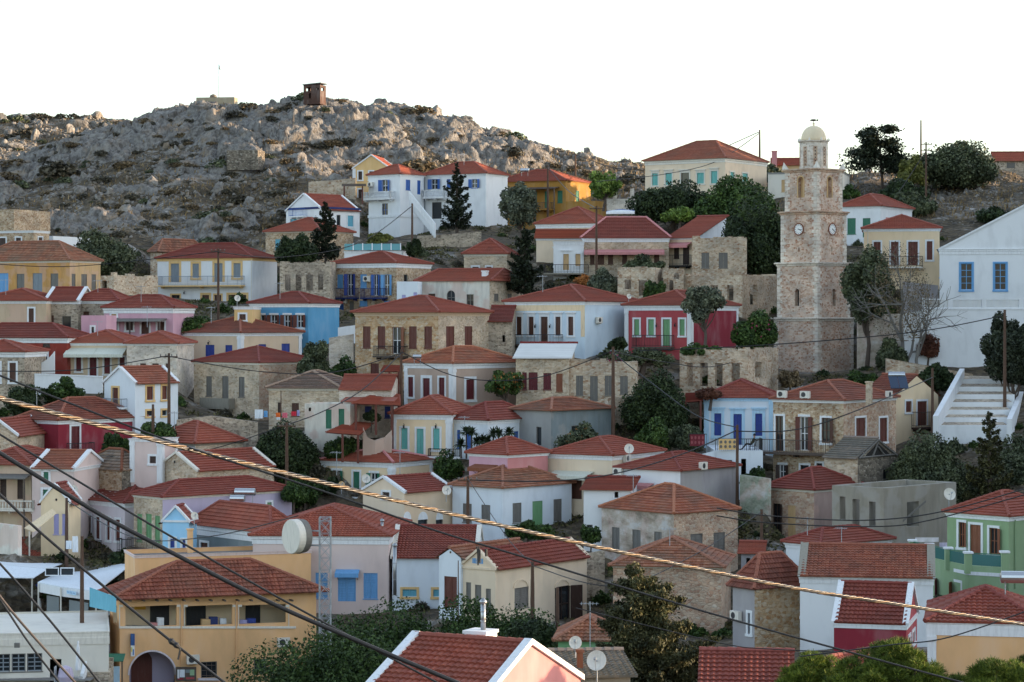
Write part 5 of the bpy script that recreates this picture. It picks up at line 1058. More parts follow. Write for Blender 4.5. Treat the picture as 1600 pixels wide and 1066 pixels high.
T('juniper_tree','tall brown green juniper tree at the bottom right of centre',(926,1142),(872,1150),33,'juniper','juniper',size=.085,dens=2.4)
T('pine_tree','sunlit pine tree crown at the bottom right corner',(1285,1505),(985,1180),45.5,'pine','pine',dens=1.5)
T('pine_tree','lower sunlit pine branch at the far bottom right corner',(1470,1650),(1012,1180),45.5,'pine','pine',dens=1.2)
T('pine_tree','low shaded pine branch left of the sunlit pine crown',(1212,1330),(1016,1150),44,'pine','pine',dens=.7)
T('shrub','green bush hiding the corner of the stained plaster wall',(1368,1420),(515,580),16.4,'olive','bush',cat='bush')
T('shrub','tangled green creeper in the gap right of the white house with grey side wall',(1156,1200),(722,768),19.6,'fig','bush',cat='bush')
T('shrub','leafy plant in the alley between the cream hall and the tall weathered house',(905,940),(806,850),21.5,'fig','bush',cat='bush',dens=.7)
T('shrub','dark shrub on the slope below the roofless ruin and the round tree',(1008,1066),(600,650),17.8,'olive','bush',cat='bush')
T('shrub','bush behind the lilac house roof and the stone gable house',(436,480),(744,782),19.7,'fig','bush',cat='bush')
T('shrub','potted greenery on the terrace under the red porch roof',(566,594),(636,658),18.5,'dark','bush',cat='plant')
T('pine_tree','tall pine added mostly out of view at right to shade the pink gable',(1586,1840),(905,1180),39.8,'pine','pine',dens=1.6)  # mostly unseen pine, added to throw dappled shade on the pink gable
# ---------------------------------------------------------------- special structures
def local_thing(name, label, cat, px, py, s, th=0.0, group=None):
    r = empty(name, W(px, py, F / s), -R_(th)); tag(r, label, cat, group); return r

# clock tower: four stone stages on a square plan, seen corner-on
def clock_tower():
    s = 15.5; d = F / s; t = R_(46)
    z = lambda py: (HZ - py) / F * d
    C = W(1278, 592, d); ex, ey = Vector((math.cos(t), -math.sin(t), 0)), Vector((math.sin(t), math.cos(t), 0))
    half0 = 2.86; cen = C - ex * half0 + ey * half0; zb = z(592)
    root = empty('clock_tower', (cen.x, cen.y, zb), -t); tag(root, 'tall square stone clock tower with a domed lantern and two white clock faces', 'tower')
    st = [(592, 497, 2.86, 2.80), (497, 410, 2.62, 2.55), (410, 329, 2.36, 2.30), (329, 262, 2.06, 2.02)]
    mt, mq = stone('tower'), stone('white')
    def fcs(h): return [Face((-h, -h, 0), (1, 0, 0), (0, -1, 0), 2 * h), Face((h, -h, 0), (0, 1, 0), (1, 0, 0), 2 * h), Face((h, h, 0), (-1, 0, 0), (0, 1, 0), 2 * h), Face((-h, h, 0), (0, -1, 0), (-1, 0, 0), 2 * h)]
    for k, (yb, yt, h0, h1) in enumerate(st):
        z0, z1 = z(yb) - zb, z(yt) - zb; m = MB()
        if k == 0: z0 = -3
        wins = {1: [(h0 - .26, h0 + .26, z(478) - zb, z(451) - zb, True)], 3: [(h0 - .34, h0 + .34, z(307) - zb, z(274) - zb, True)]}.get(k, [])
        if k == 2: wins = [(h0 - .07, h0 + .07, z(392) - zb, z(385) - zb, False)]
        for f in fcs(h0): wall_face(m, f, z0, z1, wins, .45)
        o = m.build('tower_stage', mt, root)
        for ci, f in enumerate(fcs(h0)):      # pale corner stones, alternately long and short
            q = MB(); f0 = fcs(h0)[ci - 1]; zz = max(z0, 0); i = 0
            while zz < z1 - .3:
                w = .62 if (i + k) % 2 else .40; f.box(q, -.03, w, -.03, .03, zz + .015, min(zz + .36, z1) - .015); f0.box(q, f0.len - (1.02 - w), f0.len - .031, -.03, .031, zz + .015, min(zz + .36, z1) - .015); zz += .37; i += 1
            q.build('quoin', mq, o)
        if wins and k in (1, 3):
            for f in fcs(h0):
                g = MB(); w = wins[0]; um = h0; r = w[1] - um
                for a, b in ((w[0] - .14, w[0]), (w[1], w[1] + .14)): f.box(g, a, b, -.02, .035, w[2], w[3] - r)
                for i in range(8):
                    a0, a1 = math.pi * i / 8, math.pi * (i + 1) / 8; P = [f.at(um + kk * math.cos(a), .035, w[3] - r + kk * math.sin(a)) for kk, a in ((r, a0), (r, a1), (r + .14, a1), (r + .14, a0))]; g.quad(*P)
                if k == 3: pass
                wn = g.build('window', mt if k == 1 else plaster('tan'), o)
                b = MB(); f.box(b, w[0], w[1], -.44, -.42, w[2], w[3]); b.build('window_back', plaster('tan') if k == 3 else flat('tower_dark', (.03, .03, .03), .9), wn)
        l = MB(); ring(l, -h0, h0, -h0, h0, [(0, z1 - .34), (.10, z1 - .30), (.12, z1 - .16), (.26, z1 - .10), (.28, z1 + .02), (.1, z1 + .06), (-.6, z1 + .06)]); l.build('ledge', mq if k < 2 else stone('pinkish'), root)
    # parapet corner horns
    z3 = z(262) - zb; h = 2.06
    for sx in (-1, 1):
        for sy in (-1, 1):
            p = MB(); c = Vector((sx * (h - .02), sy * (h - .02), z3 + .05)); b = .26
            base = [c + Vector((x, y, 0)) for x, y in ((-b, -b), (b, -b), (b, b), (-b, b))]; tip = c + Vector((sx * .12, sy * .12, .75)); p.poly(*base)
            for i in range(4): p.poly(base[i], base[(i + 1) % 4], tip)
            p.build('corner_horn', plaster('offwhite'), root)
    # octagonal lantern
    z4 = z(217) - zb; r8 = 1.50; m = MB(); m.lathe([(r8, z3), (r8, z4)], n=8); lan = m.build('lantern', stone('white'), root)
    lan.rotation_euler.z = R_(46) + math.pi / 8
    for i in range(8):
        a = 2 * math.pi * (i + .5) / 8; ap = r8 * math.cos(math.pi / 8); nrm = Vector((math.cos(a), math.sin(a), 0)); tv = Vector((-nrm.y, nrm.x, 0)); f = Face(nrm * ap - tv * .2, tv, nrm, .4)
        w = MB(); za, zb2 = z3 + .35, z4 - .55
        for u0, u1 in ((.0, .05), (.35, .40)): f.box(w, u0, u1, -.02, .05, za, zb2)
        f.box(w, .05, .35, -.02, .008, za, zb2)
        sl = w.build('lantern_panel', stone('pinkish'), lan); hb = MB()
        for k in range(6):
            zz = za + .2 + k * (zb2 - za - .35) / 5; c = f.at(.2, .014, zz); hb.poly(*[c + tv * (.065 * math.cos(q)) + Vector((0, 0, .075 * math.sin(q))) for q in np.linspace(0, 2 * math.pi, 9)[:-1]])
        hb.build('lantern_hole', flat('lantern_dark', (.03, .025, .02), .9), sl)
    l = MB(); l.lathe([(r8, z4 - .12), (r8 + .16, z4 - .04), (r8 + .18, z4 + .06), (1.3, z4 + .1)], n=8); lo = l.build('lantern_cornice', stone('white'), root); lo.rotation_euler.z = lan.rotation_euler.z
    for i in range(8):
        a = 2 * math.pi * i / 8 + lan.rotation_euler.z; p = MB(); p.lathe([(.12, 0), (.10, .12), (.015, .34)], (math.cos(a) * 1.6, math.sin(a) * 1.6, z4 + .05), 6); p.build('lantern_horn', plaster('offwhite'), root)
    dm = MB(); hd = z(193) - z(217); dm.lathe([(1.30 * math.cos(q) ** .9 if q < 1.5 else .09, z4 + .08 + hd * math.sin(q) ** .95) for q in np.linspace(0, 1.5, 12)] + [(.09, z4 + hd + .12), (.13, z4 + hd + .3), (.03, z4 + hd + .5)], n=24)
    dm.build('dome', plaster((.80, .67, .47)), root, smooth=True)
    fv = MB(); zf = z(183) - zb; fv.tube([(0, 0, z4 + hd + .3), (0, 0, zf)], .02, 5)
    dx = Vector((math.cos(t), math.sin(t), 0)); pts = [(-.45, 0), (-.2, .11), (.1, .12), (.3, .05), (.5, .16), (.46, 0), (.5, -.14), (.3, -.03), (.1, -.1), (-.2, -.09)]
    A = [dx * x + Vector((0, 0, zf + y)) for x, y in pts]; off = Vector((-dx.y, dx.x, 0)) * .02; fv.poly(*[p + off for p in A]); fv.poly(*[p - off for p in reversed(A)])
    for i in range(len(A)): fv.quad(A[i] - off, A[(i + 1) % len(A)] - off, A[(i + 1) % len(A)] + off, A[i] + off)
    fv.build('weather_vane', paint('dbrown'), root)
    # clocks on both visible faces (and the hidden pair)
    zc = z(357) - zb
    for k, f in enumerate(fcs(2.36)):
        c = f.at(2.36 + (.0 if k == 0 else .05 if k == 1 else 0), 0, zc); r = .54
        def circ(rr, n, cnt=28): return [c + f.N * n + f.U * (rr * math.cos(q)) + Vector((0, 0, rr * math.sin(q))) for q in np.linspace(0, 2 * math.pi, cnt + 1)[:-1]]
        b = MB(); O, I = circ(r + .10, .07), circ(r - .01, .07); O2 = circ(r + .10, 0)
        for i in range(28): j = (i + 1) % 28; b.quad(O[i], O[j], I[j], I[i]); b.quad(O2[i], O2[j], O[j], O[i])
        rim = b.build('clock', paint('rust', .8), root); g = MB(); g.poly(*circ(r, .045)); fa = g.build('clock_face', flat('clock_white', (.80, .80, .78), .5), rim)
        nm = MB()
        def bar(a, r0, r1, w, n): dv = f.U * math.sin(a) + Vector((0, 0, math.cos(a))); sv = f.U * math.cos(a) - Vector((0, 0, math.sin(a))); nm.obox(c + dv * r0 - sv * w / 2 + f.N * n, dv * (r1 - r0), sv * w, f.N * .008)
        for i in range(12): bar(2 * math.pi * i / 12, .38, .49, .05, .05)
        nm.build('hour_marks', flat('clock_black', (.02, .02, .02), .5), fa); nm = MB()
        if k == 0: bar(R_(112), -.08, .33, .07, .062); bar(R_(100), -.12, .43, .045, .075)
        else: bar(R_(128), -.1, .45, .05, .075); bar(R_(122), -.06, .34, .075, .062)
        nm.build('clock_hand', flat('clock_black', (.02, .02, .02), .5), fa)
    for x, y in ((-3, -3), (3, -3), (3, 3), (-3, 3)):
        p = cen + ex * x + ey * y; CTRL.append((p.x, p.y, zb - .1))
clock_tower()

def wall_path(name, label, cat, pts, thick, m, cap=None, coping=None):
    """free-standing wall: pts = list of (px, top row, bottom row, px per m)"""
    P = [(W(a, b, F / s), W(a, c, F / s).z) for a, b, c, s in pts]
    c0 = P[0][0]; root = empty(name, (c0.x, c0.y, P[0][1])); tag(root, label, cat); o = Vector(root.location); mb = MB(); cp = MB()
    for (a, za), (b, zb) in zip(P, P[1:]):
        h = Vector((b.x - a.x, b.y - a.y, 0)); n = Vector((-h.y, h.x, 0)).normalized() * thick
        q = [a - o, b - o, Vector((b.x, b.y, zb - 2.0)) - o, Vector((a.x, a.y, za - 2.0)) - o]; r = [v + n for v in q]
        mb.add(q + r, [(0, 1, 2, 3), (7, 6, 5, 4), (0, 4, 5, 1), (1, 5, 6, 2), (3, 2, 6, 7), (0, 3, 7, 4)])
        if coping: e = n.normalized() * .06; cp.obox(a - o - e, b - a, n + e * 2, Vector((0, 0, .12)))
    mb.build('wall', m, root)
    if coping: cp.build('coping', paint(coping, .85), root)
    for (a, za) in P: CTRL.append((a.x, a.y, za - .2))
    return root
wall_path('retaining_wall', 'tall white retaining wall below the white gabled building', 'wall', [(1413, 492, 556, 16.2), (1452, 484, 570, 16.2), (1520, 484, 572, 16.2), (1640, 484, 580, 16.2)], .5, mat('white'), coping='white')
r = local_thing('balustrade', 'white balustrade with iron panels on top of the retaining wall', 'railing', 1440, 484, 16.2)
b = MB(); o = r.location
for x in (1446, 1485, 1538, 1596, 1640):
    b = MB(); p = W(x, 484, F / 16.2) - o; b.box(p.x - .22, p.x + .22, .02, .46, .1, 1.1); b.build('pier', mat('white'), r)
b = MB(); p0, p1 = W(1440, 484, F / 16.2) - o, W(1645, 484, F / 16.2) - o
b.box(p0.x, p1.x, .1, .4, .95, 1.06); b.box(p0.x, p1.x, .12, .38, .12, .22); b.build('rail', mat('white'), r); b = MB(); n = 110
for i in range(n): x = p0.x + (p1.x - p0.x) * i / n; b.tube([(x, .25, .22), (x, .25, .95)], .02, 4, False)
b.build('iron_panel', paint('offwhite'), r)
wall_path('stone_wall', 'low stone retaining wall at the foot of the tall white wall', 'wall', [(1385, 560, 600, 16.6), (1452, 572, 596, 16.6), (1520, 585, 606, 16.6)], .6, stone('ruin'))
wall_path('plaster_wall', 'stained plaster wall between the clock tower and the white retaining wall', 'wall', [(1340, 492, 572, 15.9), (1414, 490, 575, 15.9)], .5, mat('old:beige'))
wall_path('stone_wall', 'pale green stained wall behind the tall terrace pole', 'wall', [(1156, 742, 775, 19.7), (1200, 748, 775, 19.9)], .4, mat('old:sgreen'))
wall_path('stone_wall', 'stone wall in the alley between the cream hall and the tall weathered house', 'wall', [(902, 868, 930, 21.6), (945, 860, 920, 21.6)], .4, stone('grey'))
wall_path('white_wall', 'white wall with a low parapet under the stone porch house at left', 'wall', [(-20, 816, 850, 20.8), (28, 822, 850, 21)], .4, mat('worn:offwhite'))
wall_path('house_wall', 'grey plain wall block under the yellow house with brown shutters', 'wall', [(1412, 440, 500, 15.3), (1466, 446, 480, 15.3)], .5, mat('worn:greypurple'))
wall_path('stone_wall', 'rough stone wall below the square stone house with the concrete balcony', 'wall', [(276, 656, 720, 18.4), (330, 650, 700, 18.4), (402, 660, 700, 18.4)], .6, stone('grey'))
wall_path('stone_wall', 'dry stone wall across the slope left of the yellow gabled house', 'wall', [(482, 284, 300, 11.6), (520, 282, 300, 11.6), (556, 278, 296, 11.6)], .6, stone('ruin'))
wall_path('stone_wall', 'stone wall under the white outside stair high on the slope', 'wall', [(652, 369, 384, 12.8), (700, 366, 380, 12.8), (752, 362, 376, 12.8)], .5, stone('grey'))
wall_path('stone_wall', 'broken white stone wall right of the turquoise house', 'wall', [(514, 528, 560, 16.4), (552, 522, 552, 16.4)], .6, stone('white'))
wall_path('garden_wall', 'white garden wall with low piers below the dark red house', 'wall', [(54, 586, 606, 17.2), (112, 588, 606, 17.2), (160, 590, 606, 17.2)], .35, mat('white'), coping='white')
wall_path('stone_wall', 'stone wall base below the roofless ruin and the green bush', 'wall', [(950, 622, 650, 17.9), (1060, 612, 640, 17.6), (1120, 618, 640, 17.6)], .5, stone('ruin'))
wall_path('white_wall', 'bright white low wall below the long patched stone house', 'wall', [(528, 512, 530, 15.8), (556, 508, 528, 15.8)], .4, mat('white'))

# white curved stair wall of the dark red house
r = local_thing('stair_wall', 'white concave stair wall in front of the dark red house', 'wall', 53, 583, 16.8)
m = MB(); o = Vector(r.location); d_ = F / 16.8 - .6; P = []
for q in np.linspace(0, 1, 12): P.append(W(53 + 32 * q, 569 - 20 * q ** 2.2, d_) - o)
B = [W(53 + 32 * q, 584, d_) - o for q in np.linspace(0, 1, 12)]
for i in range(11):
    k = Vector((0, .3, 0)); m.quad(P[i], P[i + 1], B[i + 1], B[i]); m.quad(P[i], P[i] + k, P[i + 1] + k, P[i + 1]); m.quad(P[i] + k, B[i] + k, B[i + 1] + k, P[i + 1] + k)
m.quad(P[-1], P[-1] + Vector((0, .3, 0)), B[-1] + Vector((0, .3, 0)), B[-1]); m.quad(P[0], B[0], B[0] + Vector((0, .3, 0)), P[0] + Vector((0, .3, 0))); m.build('parapet', mat('white'), r)
m = MB(); p = W(49.5, 584, d_) - o; m.box(p.x - .25, p.x + .25, -.1, .4, -.5, .9); m.box(p.x - .32, p.x + .32, -.17, .47, .9, 1.02); m.build('gate_pier', mat('redwall'), r)

# broad white stairway at the right
r = local_thing('stairway', 'broad white stairway with stone treads and a high white parapet at right', 'stairs', 1500, 668, 18)
o = Vector(r.location); st = MB(); tr = MB(); n = 7
for i in range(n):
    q0 = i / n; d0 = 3800 / 18.2 + 17 * q0; d1 = 3800 / 18.2 + 17 * (i + 1) / n
    y0 = 672 - 84 * q0; y1 = 672 - 84 * (i + 1) / n
    xl, xr = 1469 + 40 * q0, 1571 + 16 * q0
    a, b_ = W(xl, y0, d0) - o, W(xr, y0, d0) - o; zt = (W(xl, y0 + (y1 - y0) * .62, d0) - o).z; zn = (W(xl, y1, d1) - o).z
    st.box(a.x - .3, b_.x + .3, a.y, a.y + .35, a.z - 1.2, zt); q = [Vector((x, y, z)) for x, y, z in ((a.x - .3, a.y + .35, zt - .02), (b_.x + .3, a.y + .35, zt - .02), (b_.x + .3, a.y + d1 - d0 + .1, zn + .02), (a.x - .3, a.y + d1 - d0 + .1, zn + .02))]; tr.quad(*q); tr.quad(*[p - Vector((0, 0, 1)) for p in q])
st.build('step', mat('white'), r); tr.build('tread', stone('grey'), r)
for sd, (xa, xb), ya, yb in ((0, (1466, 1507), 650, 576), (1, (1573, 1592), 655, 612)):
    m = MB(); a, b_ = W(xa, ya, 3800 / 18.3) - o, W(xb, yb, 3800 / 18.3 + 17) - o; lo = Vector((0, 0, -3.2)); k = Vector((-.45 if sd == 0 else .45, 0, 0))
    q = [a, b_, b_ + lo, a + lo]; m.add(q + [v + k for v in q], [(0, 1, 2, 3), (7, 6, 5, 4), (0, 4, 5, 1), (1, 5, 6, 2), (2, 6, 7, 3), (3, 7, 4, 0)]); m.build('parapet', mat('white'), r)
for q in (0, .5, 1.0):
    for x in (1465, 1575): p = W(x + 30 * q, 690 - 84 * q, 3800 / 18.2 + 17 * q); CTRL.append((p.x, p.y, p.z))

# outside stair of the blue door house
r = local_thing('outside_stair', 'white outside stair with open slatted railing descending beside the blue doors', 'stairs', 660, 366, 12.3)
o = Vector(r.location); m = MB(); a, b_ = W(640, 312, F / 12.2) - o, W(680, 362, F / 12.9) - o; n = 16
for i in range(n):
    p = a + (b_ - a) * (i / n); e = (b_ - a) / n; m.box(p.x, p.x + e.x + .02, p.y - .6, p.y + .6, p.z + e.z - .7, p.z + e.z * .5)
m.build('flight', mat('white'), r)
for yo in (-.62, .58):
    q = MB(); rail(q, [a + Vector((0, yo, 0)), b_ + Vector((0, yo, 0))], 1.0, .28, .07, .1); q.build('railing', paint('white'), r)

# terrace in front of the royal blue shuttered house
r = local_thing('terrace', 'white terrace with an iron railing, side steps and dark openings below the blue shuttered house', 'terrace', 1150, 735, 18.9)
o = Vector(r.location); dT = F / 18.9; m = MB()
f = Face(W(1117, 735, dT) - o, (1, 0, 0), (0, -1, 0), (W(1192, 735, dT) - W(1117, 735, dT)).x); zt = (W(1150, 704, dT) - o).z
k = (W(1, 0, dT) - W(0, 0, dT)).x
wall_face(m, f, -3, zt, [((1124 - 1117) * k, (1144 - 1117) * k, 0, (W(0, 719, dT) - o).z), ((1158 - 1117) * k, (1166 - 1117) * k, -1, (W(0, 717, dT) - o).z)], .3)
wl = f.len; x0 = f.P.x; m.quad((x0, 0, zt), (x0 + wl, 0, zt), (x0 + wl, 9, zt), (x0, 9, zt)); m.quad((x0, 0, -3), (x0, 9, -3), (x0, 9, zt), (x0, 0, zt)); m.quad((x0 + wl, 0, -3), (x0 + wl, 9, -3), (x0 + wl, 9, zt), (x0 + wl, 0, zt)); m.build('terrace_block', mat('icewhite'), r)
m = MB(); rail(m, [(x0 + .05, .05, zt), (x0 + wl - .05, .05, zt), (x0 + wl - .05, 2.2, zt)], .95); m.build('railing', paint('black'), r)
m = MB(); z_ = zt
for i in range(9): m.box(x0 - .36 * (i + 1), x0 - .36 * i, .15, 1.3, -3, zt - .17 * (i + 1))
m.build('side_steps', paint('grey'), r)
m = MB(); q = [Vector((x0 - 3.4, .0, zt - .9)), Vector((x0 - .0, .0, zt - .02)), Vector((x0, 0, -3)), Vector((x0 - 3.4, 0, -3))]; v = Vector((0, -.18, 0)); m.add(q + [p + v for p in q], [(0, 1, 2, 3), (7, 6, 5, 4), (0, 4, 5, 1), (3, 0, 4, 7)]); m.build('side_parapet', mat('icewhite'), r)
TERR = (Vector(r.location), x0, wl, zt)
def rug(label, px0, px1, py0, py1, s, base, dots):
    d_ = F / s; a, b_ = W(px0, py1, d_), W(px1, py0, d_); r_ = empty('rug', ((a.x + b_.x) / 2, d_, a.z)); tag(r_, label, 'rug'); w_, h_ = b_.x - a.x, b_.z - a.z; mb = MB(); nx = 14
    for i in range(nx):
        u0, u1 = -w_ / 2 + w_ * i / nx, -w_ / 2 + w_ * (i + 1) / nx; y0_, y1_ = .02 * math.sin(i * 1.3), .02 * math.sin((i + 1) * 1.3)
        mb.quad((u0, y0_, 0), (u1, y1_, 0), (u1, y1_ * .3, h_), (u0, y0_ * .3, h_)); mb.quad((u0, y0_ * .3, h_), (u1, y1_ * .3, h_), (u1, .16, h_ - .02), (u0, .16, h_ - .02)); mb.quad((u0, .16, h_ - .02), (u1, .16, h_ - .02), (u1, .17, h_ * .55), (u0, .17, h_ * .55))
    ob = mb.build('cloth', paint(base, .95), r_); pt = MB()
    for i in range(4):
        for j in range(2):
            c = Vector((-w_ / 2 + w_ * (i + .5) / 4, -.028, h_ * (.3 + .42 * j))); pt.poly(*[c + Vector((math.cos(q) * w_ * .075, 0, math.sin(q) * h_ * .15)) for q in np.linspace(0, 2 * math.pi, 11)[:-1]])
    pt.build('rug_pattern', paint(dots, .95), ob)
rug('beige rug with grey round patterns hanging on the terrace railing', 1123, 1151, 686, 703, 18.93, 'yellow', 'greywood')
rug('dark red patterned rug hanging left of the terrace steps', 1078, 1101, 679, 697, 18.8, (.16, .02, .03), (.30, .08, .09))
r = local_thing('rug_stand', 'small iron railing carrying the dark red rug', 'railing', 1090, 698, 18.7); m = MB(); rail(m, [(-.75, 0, 0), (.75, 0, 0)], 1.05); m.build('railing', paint('black'), r)

# person sitting on the terrace
def person():
    d_ = dT + .75; hip = W(1174, 696.5, d_); root = empty('person', (hip.x, hip.y, TERR[0].z + TERR[3])); tag(root, 'person in an olive top and black trousers sitting on the terrace, legs stretched left', 'person')
    zf = TERR[3] + TERR[0].z; hz = .46; o = Vector(root.location)
    J = dict(pel=(0, 0, hz), sp=(.10, 0, hz + .22), ch=(.20, 0, hz + .45), nk=(.25, 0, hz + .56), hd=(.24, 0, hz + .66), hd2=(.235, 0, hz + .78))
    E = []; V = []; Rr = []
    def add(p, r): V.append(Vector(p)); Rr.append(r); return len(V) - 1
    def chain(start, pts):
        k = start
        for p, r in pts: n_ = add(p, r); E.append((k, n_)); k = n_
        return k
    pl = add(J['pel'], .15); c = chain(pl, [(J['sp'], .13), (J['ch'], .15), (J['nk'], .055), (J['hd'], .085), (J['hd2'], .095), ((.23, 0, hz + .87), .06)])
    ich = 2
    for sd in (-1, 1):
        y = .1 * sd; chain(pl, [((-.06, y, hz), .095), ((-.42, y * 1.3, hz + .06), .068), ((-.60, y * 1.5, .30), .056), ((-.80, y * 1.6, .07), .04), ((-.92, y * 1.7, .05), .04), ((-1.0, y * 1.7, .04), .03)])
        sh = (.20, .19 * sd, hz + .44)
        el = (.30, .26 * sd, hz + .22) if sd > 0 else (.40, .25 * sd, hz + .32)
        ha = (.12, .2 * sd, hz + .06) if sd > 0 else (.62, .24 * sd, hz + .40)
        w_ = chain(ich, [(sh, .062), (el, .044), (ha, .028)]); hv = (Vector(ha) - Vector(el)).normalized()
        for q in range(5): dv = (hv + Vector((0, (q - 2) * .22, -.1))).normalized(); chain(w_, [(Vector(ha) + dv * .06, .012), (Vector(ha) + dv * (.10 + (.012 if q == 2 else 0) - (.03 if q == 0 else 0)) + Vector((0, 0, -.02)), .008)])
    me = bpy.data.meshes.new('body'); me.from_pydata(V, E, []); ob = bpy.data.objects.new('body', me); COL.objects.link(ob); ob.parent = root
    sk = ob.modifiers.new('Skin', 'SKIN'); 
    if not me.skin_vertices: bpy.context.view_layer.objects.active = ob
    try:
        for i, q in enumerate(me.skin_vertices[0].data): q.radius = (Rr[i], Rr[i]); q.use_root = (i == 0)
    except Exception:
        bm_ = __import__('bmesh').new(); bm_.from_mesh(me); ly = bm_.verts.layers.skin.verify(); bm_.verts.ensure_lookup_table()
        for i, v in enumerate(bm_.verts): v[ly].radius = (Rr[i], Rr[i]); v[ly].use_root = (i == 0)
        bm_.to_mesh(me); bm_.free()
    ob.modifiers.new('Sub', 'SUBSURF').levels = 1; ob.modifiers['Sub'].render_levels = 1
    m_, nt, b_ = nt_new('person_clothing_and_skin'); co = coords(nt, (1, 1, 1)); sx = N(nt, 'ShaderNodeSeparateXYZ'); nt.links.new(co.outputs[0], sx.inputs[0])
    r1 = ramp(nt, [(.0, (.012, .012, .015)), (.5, (.06, .055, .03)), (1.0, (.42, .26, .19))]); r1.color_ramp.interpolation = 'CONSTANT'
    r1.color_ramp.elements[1].position = (hz + .10) / 1.5; r1.color_ramp.elements[2].position = (hz + .56) / 1.5
    mp = N(nt, 'ShaderNodeMapRange'); mp.inputs[1].default_value = 0; mp.inputs[2].default_value = 1.5; nt.links.new(sx.outputs[2], mp.inputs[0]); nt.links.new(mp.outputs[0], r1.inputs[0]); nt.links.new(r1.outputs[0], b_.inputs['Base Color']); b_.inputs['Roughness'].default_value = .9
    me.materials.append(m_)
    hr = MB(); hr.lathe([(.02, .12), (.075, .10), (.105, .04), (.108, -.02), (.09, -.07)], (.255, 0, hz + .80), 10); hr.build('hair', paint('black', .8), root, smooth=True)
    fc = MB()
    for y in (-.035, .035): fc.box(.135, .145, y - .012, y + .012, hz + .765, hz + .78)
    fc.box(.125, .15, -.012, .012, hz + .72, hz + .755); fc.box(.14, .15, -.025, .025, hz + .69, hz + .70); fc.build('face', paint((.3, .17, .12), .8), root)
    ch = empty('chair', o + Vector((.05, 0, 0))); tag(ch, 'dark chair under the person on the terrace', 'chair'); s_ = MB(); s_.box(-.22, .22, -.22, .22, .30, .34); s_.build('seat', paint('black'), ch); s_ = MB(); s_.obox((.2, -.22, .34), Vector((.04, 0, 0)), Vector((0, .44, 0)), Vector((.14, 0, .45))); s_.build('backrest', paint('black'), ch)
    for x in (-.2, .18):
        for y in (-.2, .18): s_ = MB(); s_.box(x, x + .03, y, y + .03, 0, .30); s_.build('leg', paint('black'), ch)
person()

# ---------------------------------------------------------------- green house terrace
r = local_thing('terrace', 'green terrace with glass panels and white topped piers in front of the green house', 'terrace', 1513, 925, 24)
o = Vector(r.location)
pts = [(1426, 846, 23.0), (1453, 852, 23.4), (1482, 858, 23.8), (1513, 865, 24.2), (1570, 864, 24.4)]
P = [W(a, b_, F / s) - o for a, b_, s in pts]; hpx = 1.35
m = MB()
zfl = P[3].z - 1.1
for a, b_ in zip(P, P[1:]):
    h = Vector((b_.x - a.x, b_.y - a.y, 0)); nn = Vector((-h.y, h.x, 0)).normalized() * .22
    q = [Vector((a.x, a.y, zfl + .32)), Vector((b_.x, b_.y, zfl + .32)), Vector((b_.x, b_.y, -4)), Vector((a.x, a.y, -4))]; m.add(q + [v + nn for v in q], [(0, 1, 2, 3), (7, 6, 5, 4), (0, 4, 5, 1)])
m.poly(*[Vector((p.x, p.y, zfl)) for p in (P[0], P[3], P[4], P[4] + Vector((0, 9, 0)), P[0] + Vector((1, 4, 0)))])
m.build('terrace_block', mat('green'), r)
bl = MB()
for a, b_ in ((P[0], P[3]), (P[3], P[4])):
    h = Vector((b_.x - a.x, b_.y - a.y, 0)); nn = Vector((h.y, -h.x, 0)).normalized() * .06; bl.obox(Vector((a.x, a.y, zfl - .28)) + nn, h, -nn * 1.5, Vector((0, 0, .22)))
bl.build('string_course', paint('white'), r)
for p in P:
    m = MB(); m.box(p.x - .22, p.x + .22, p.y - .15, p.y + .3, zfl - .2, p.z); pi = m.build('pier', mat('green'), r); c = MB(); c.box(p.x - .3, p.x + .3, p.y - .22, p.y + .37, p.z, p.z + .12); c.build('pier_cap', paint('white'), pi)
gm = flat('tinted_glass_panel', (.05, .16, .15), .15)
for a, b_ in zip(P, P[1:]):
    h = Vector((b_.x - a.x, b_.y - a.y, 0)); u = h.normalized(); L_ = h.length; g = MB(); nn = Vector((-u.y, u.x, 0)) * .03
    g.obox(Vector((a.x, a.y, zfl + .36)) + u * .25, u * (L_ - .5), nn, Vector((0, 0, .72))); pn = g.build('glass_panel', gm, r); q = MB(); rail(q, [Vector((a.x, a.y + .06, zfl + .33)) + u * .24, Vector((b_.x, b_.y + .06, zfl + .33)) - u * .24], .8, .5, .03); q.build('panel_frame', paint('dgreen'), pn)
hh = Vector((P[3].x - P[0].x, P[3].y - P[0].y, 0)); fT = Face((P[0].x, P[0].y, 0), hh.normalized(), Vector((hh.y, -hh.x, 0)).normalized(), hh.length)
for ua, ub, nm, cn in ((.44, .60, 'door', 'dred'), (.70, .90, 'window', 'rust')):
    q = MB(); u0, u1 = ua * fT.len, ub * fT.len
    for a_, b_, z0_, z1_ in ((u0, u0 + .16, -1.5, zfl - .75), (u1 - .16, u1, -1.5, zfl - .75), (u0 + .16, u1 - .16, zfl - .92, zfl - .75)): fT.box(q, a_, b_, -.02, .06, z0_, z1_)
    wf = q.build(nm, paint('white'), r); q = MB(); fT.box(q, u0 + .16, u1 - .16, -.02, .02, -1.5, zfl - .92); q.build('pane', glass(), wf); open_leaf(fT, u0 + .2, .05, zfl - 2.4, zfl - .95, (u1 - u0) * .4, R_(40), -1).build('shutter', paint(cn), wf)
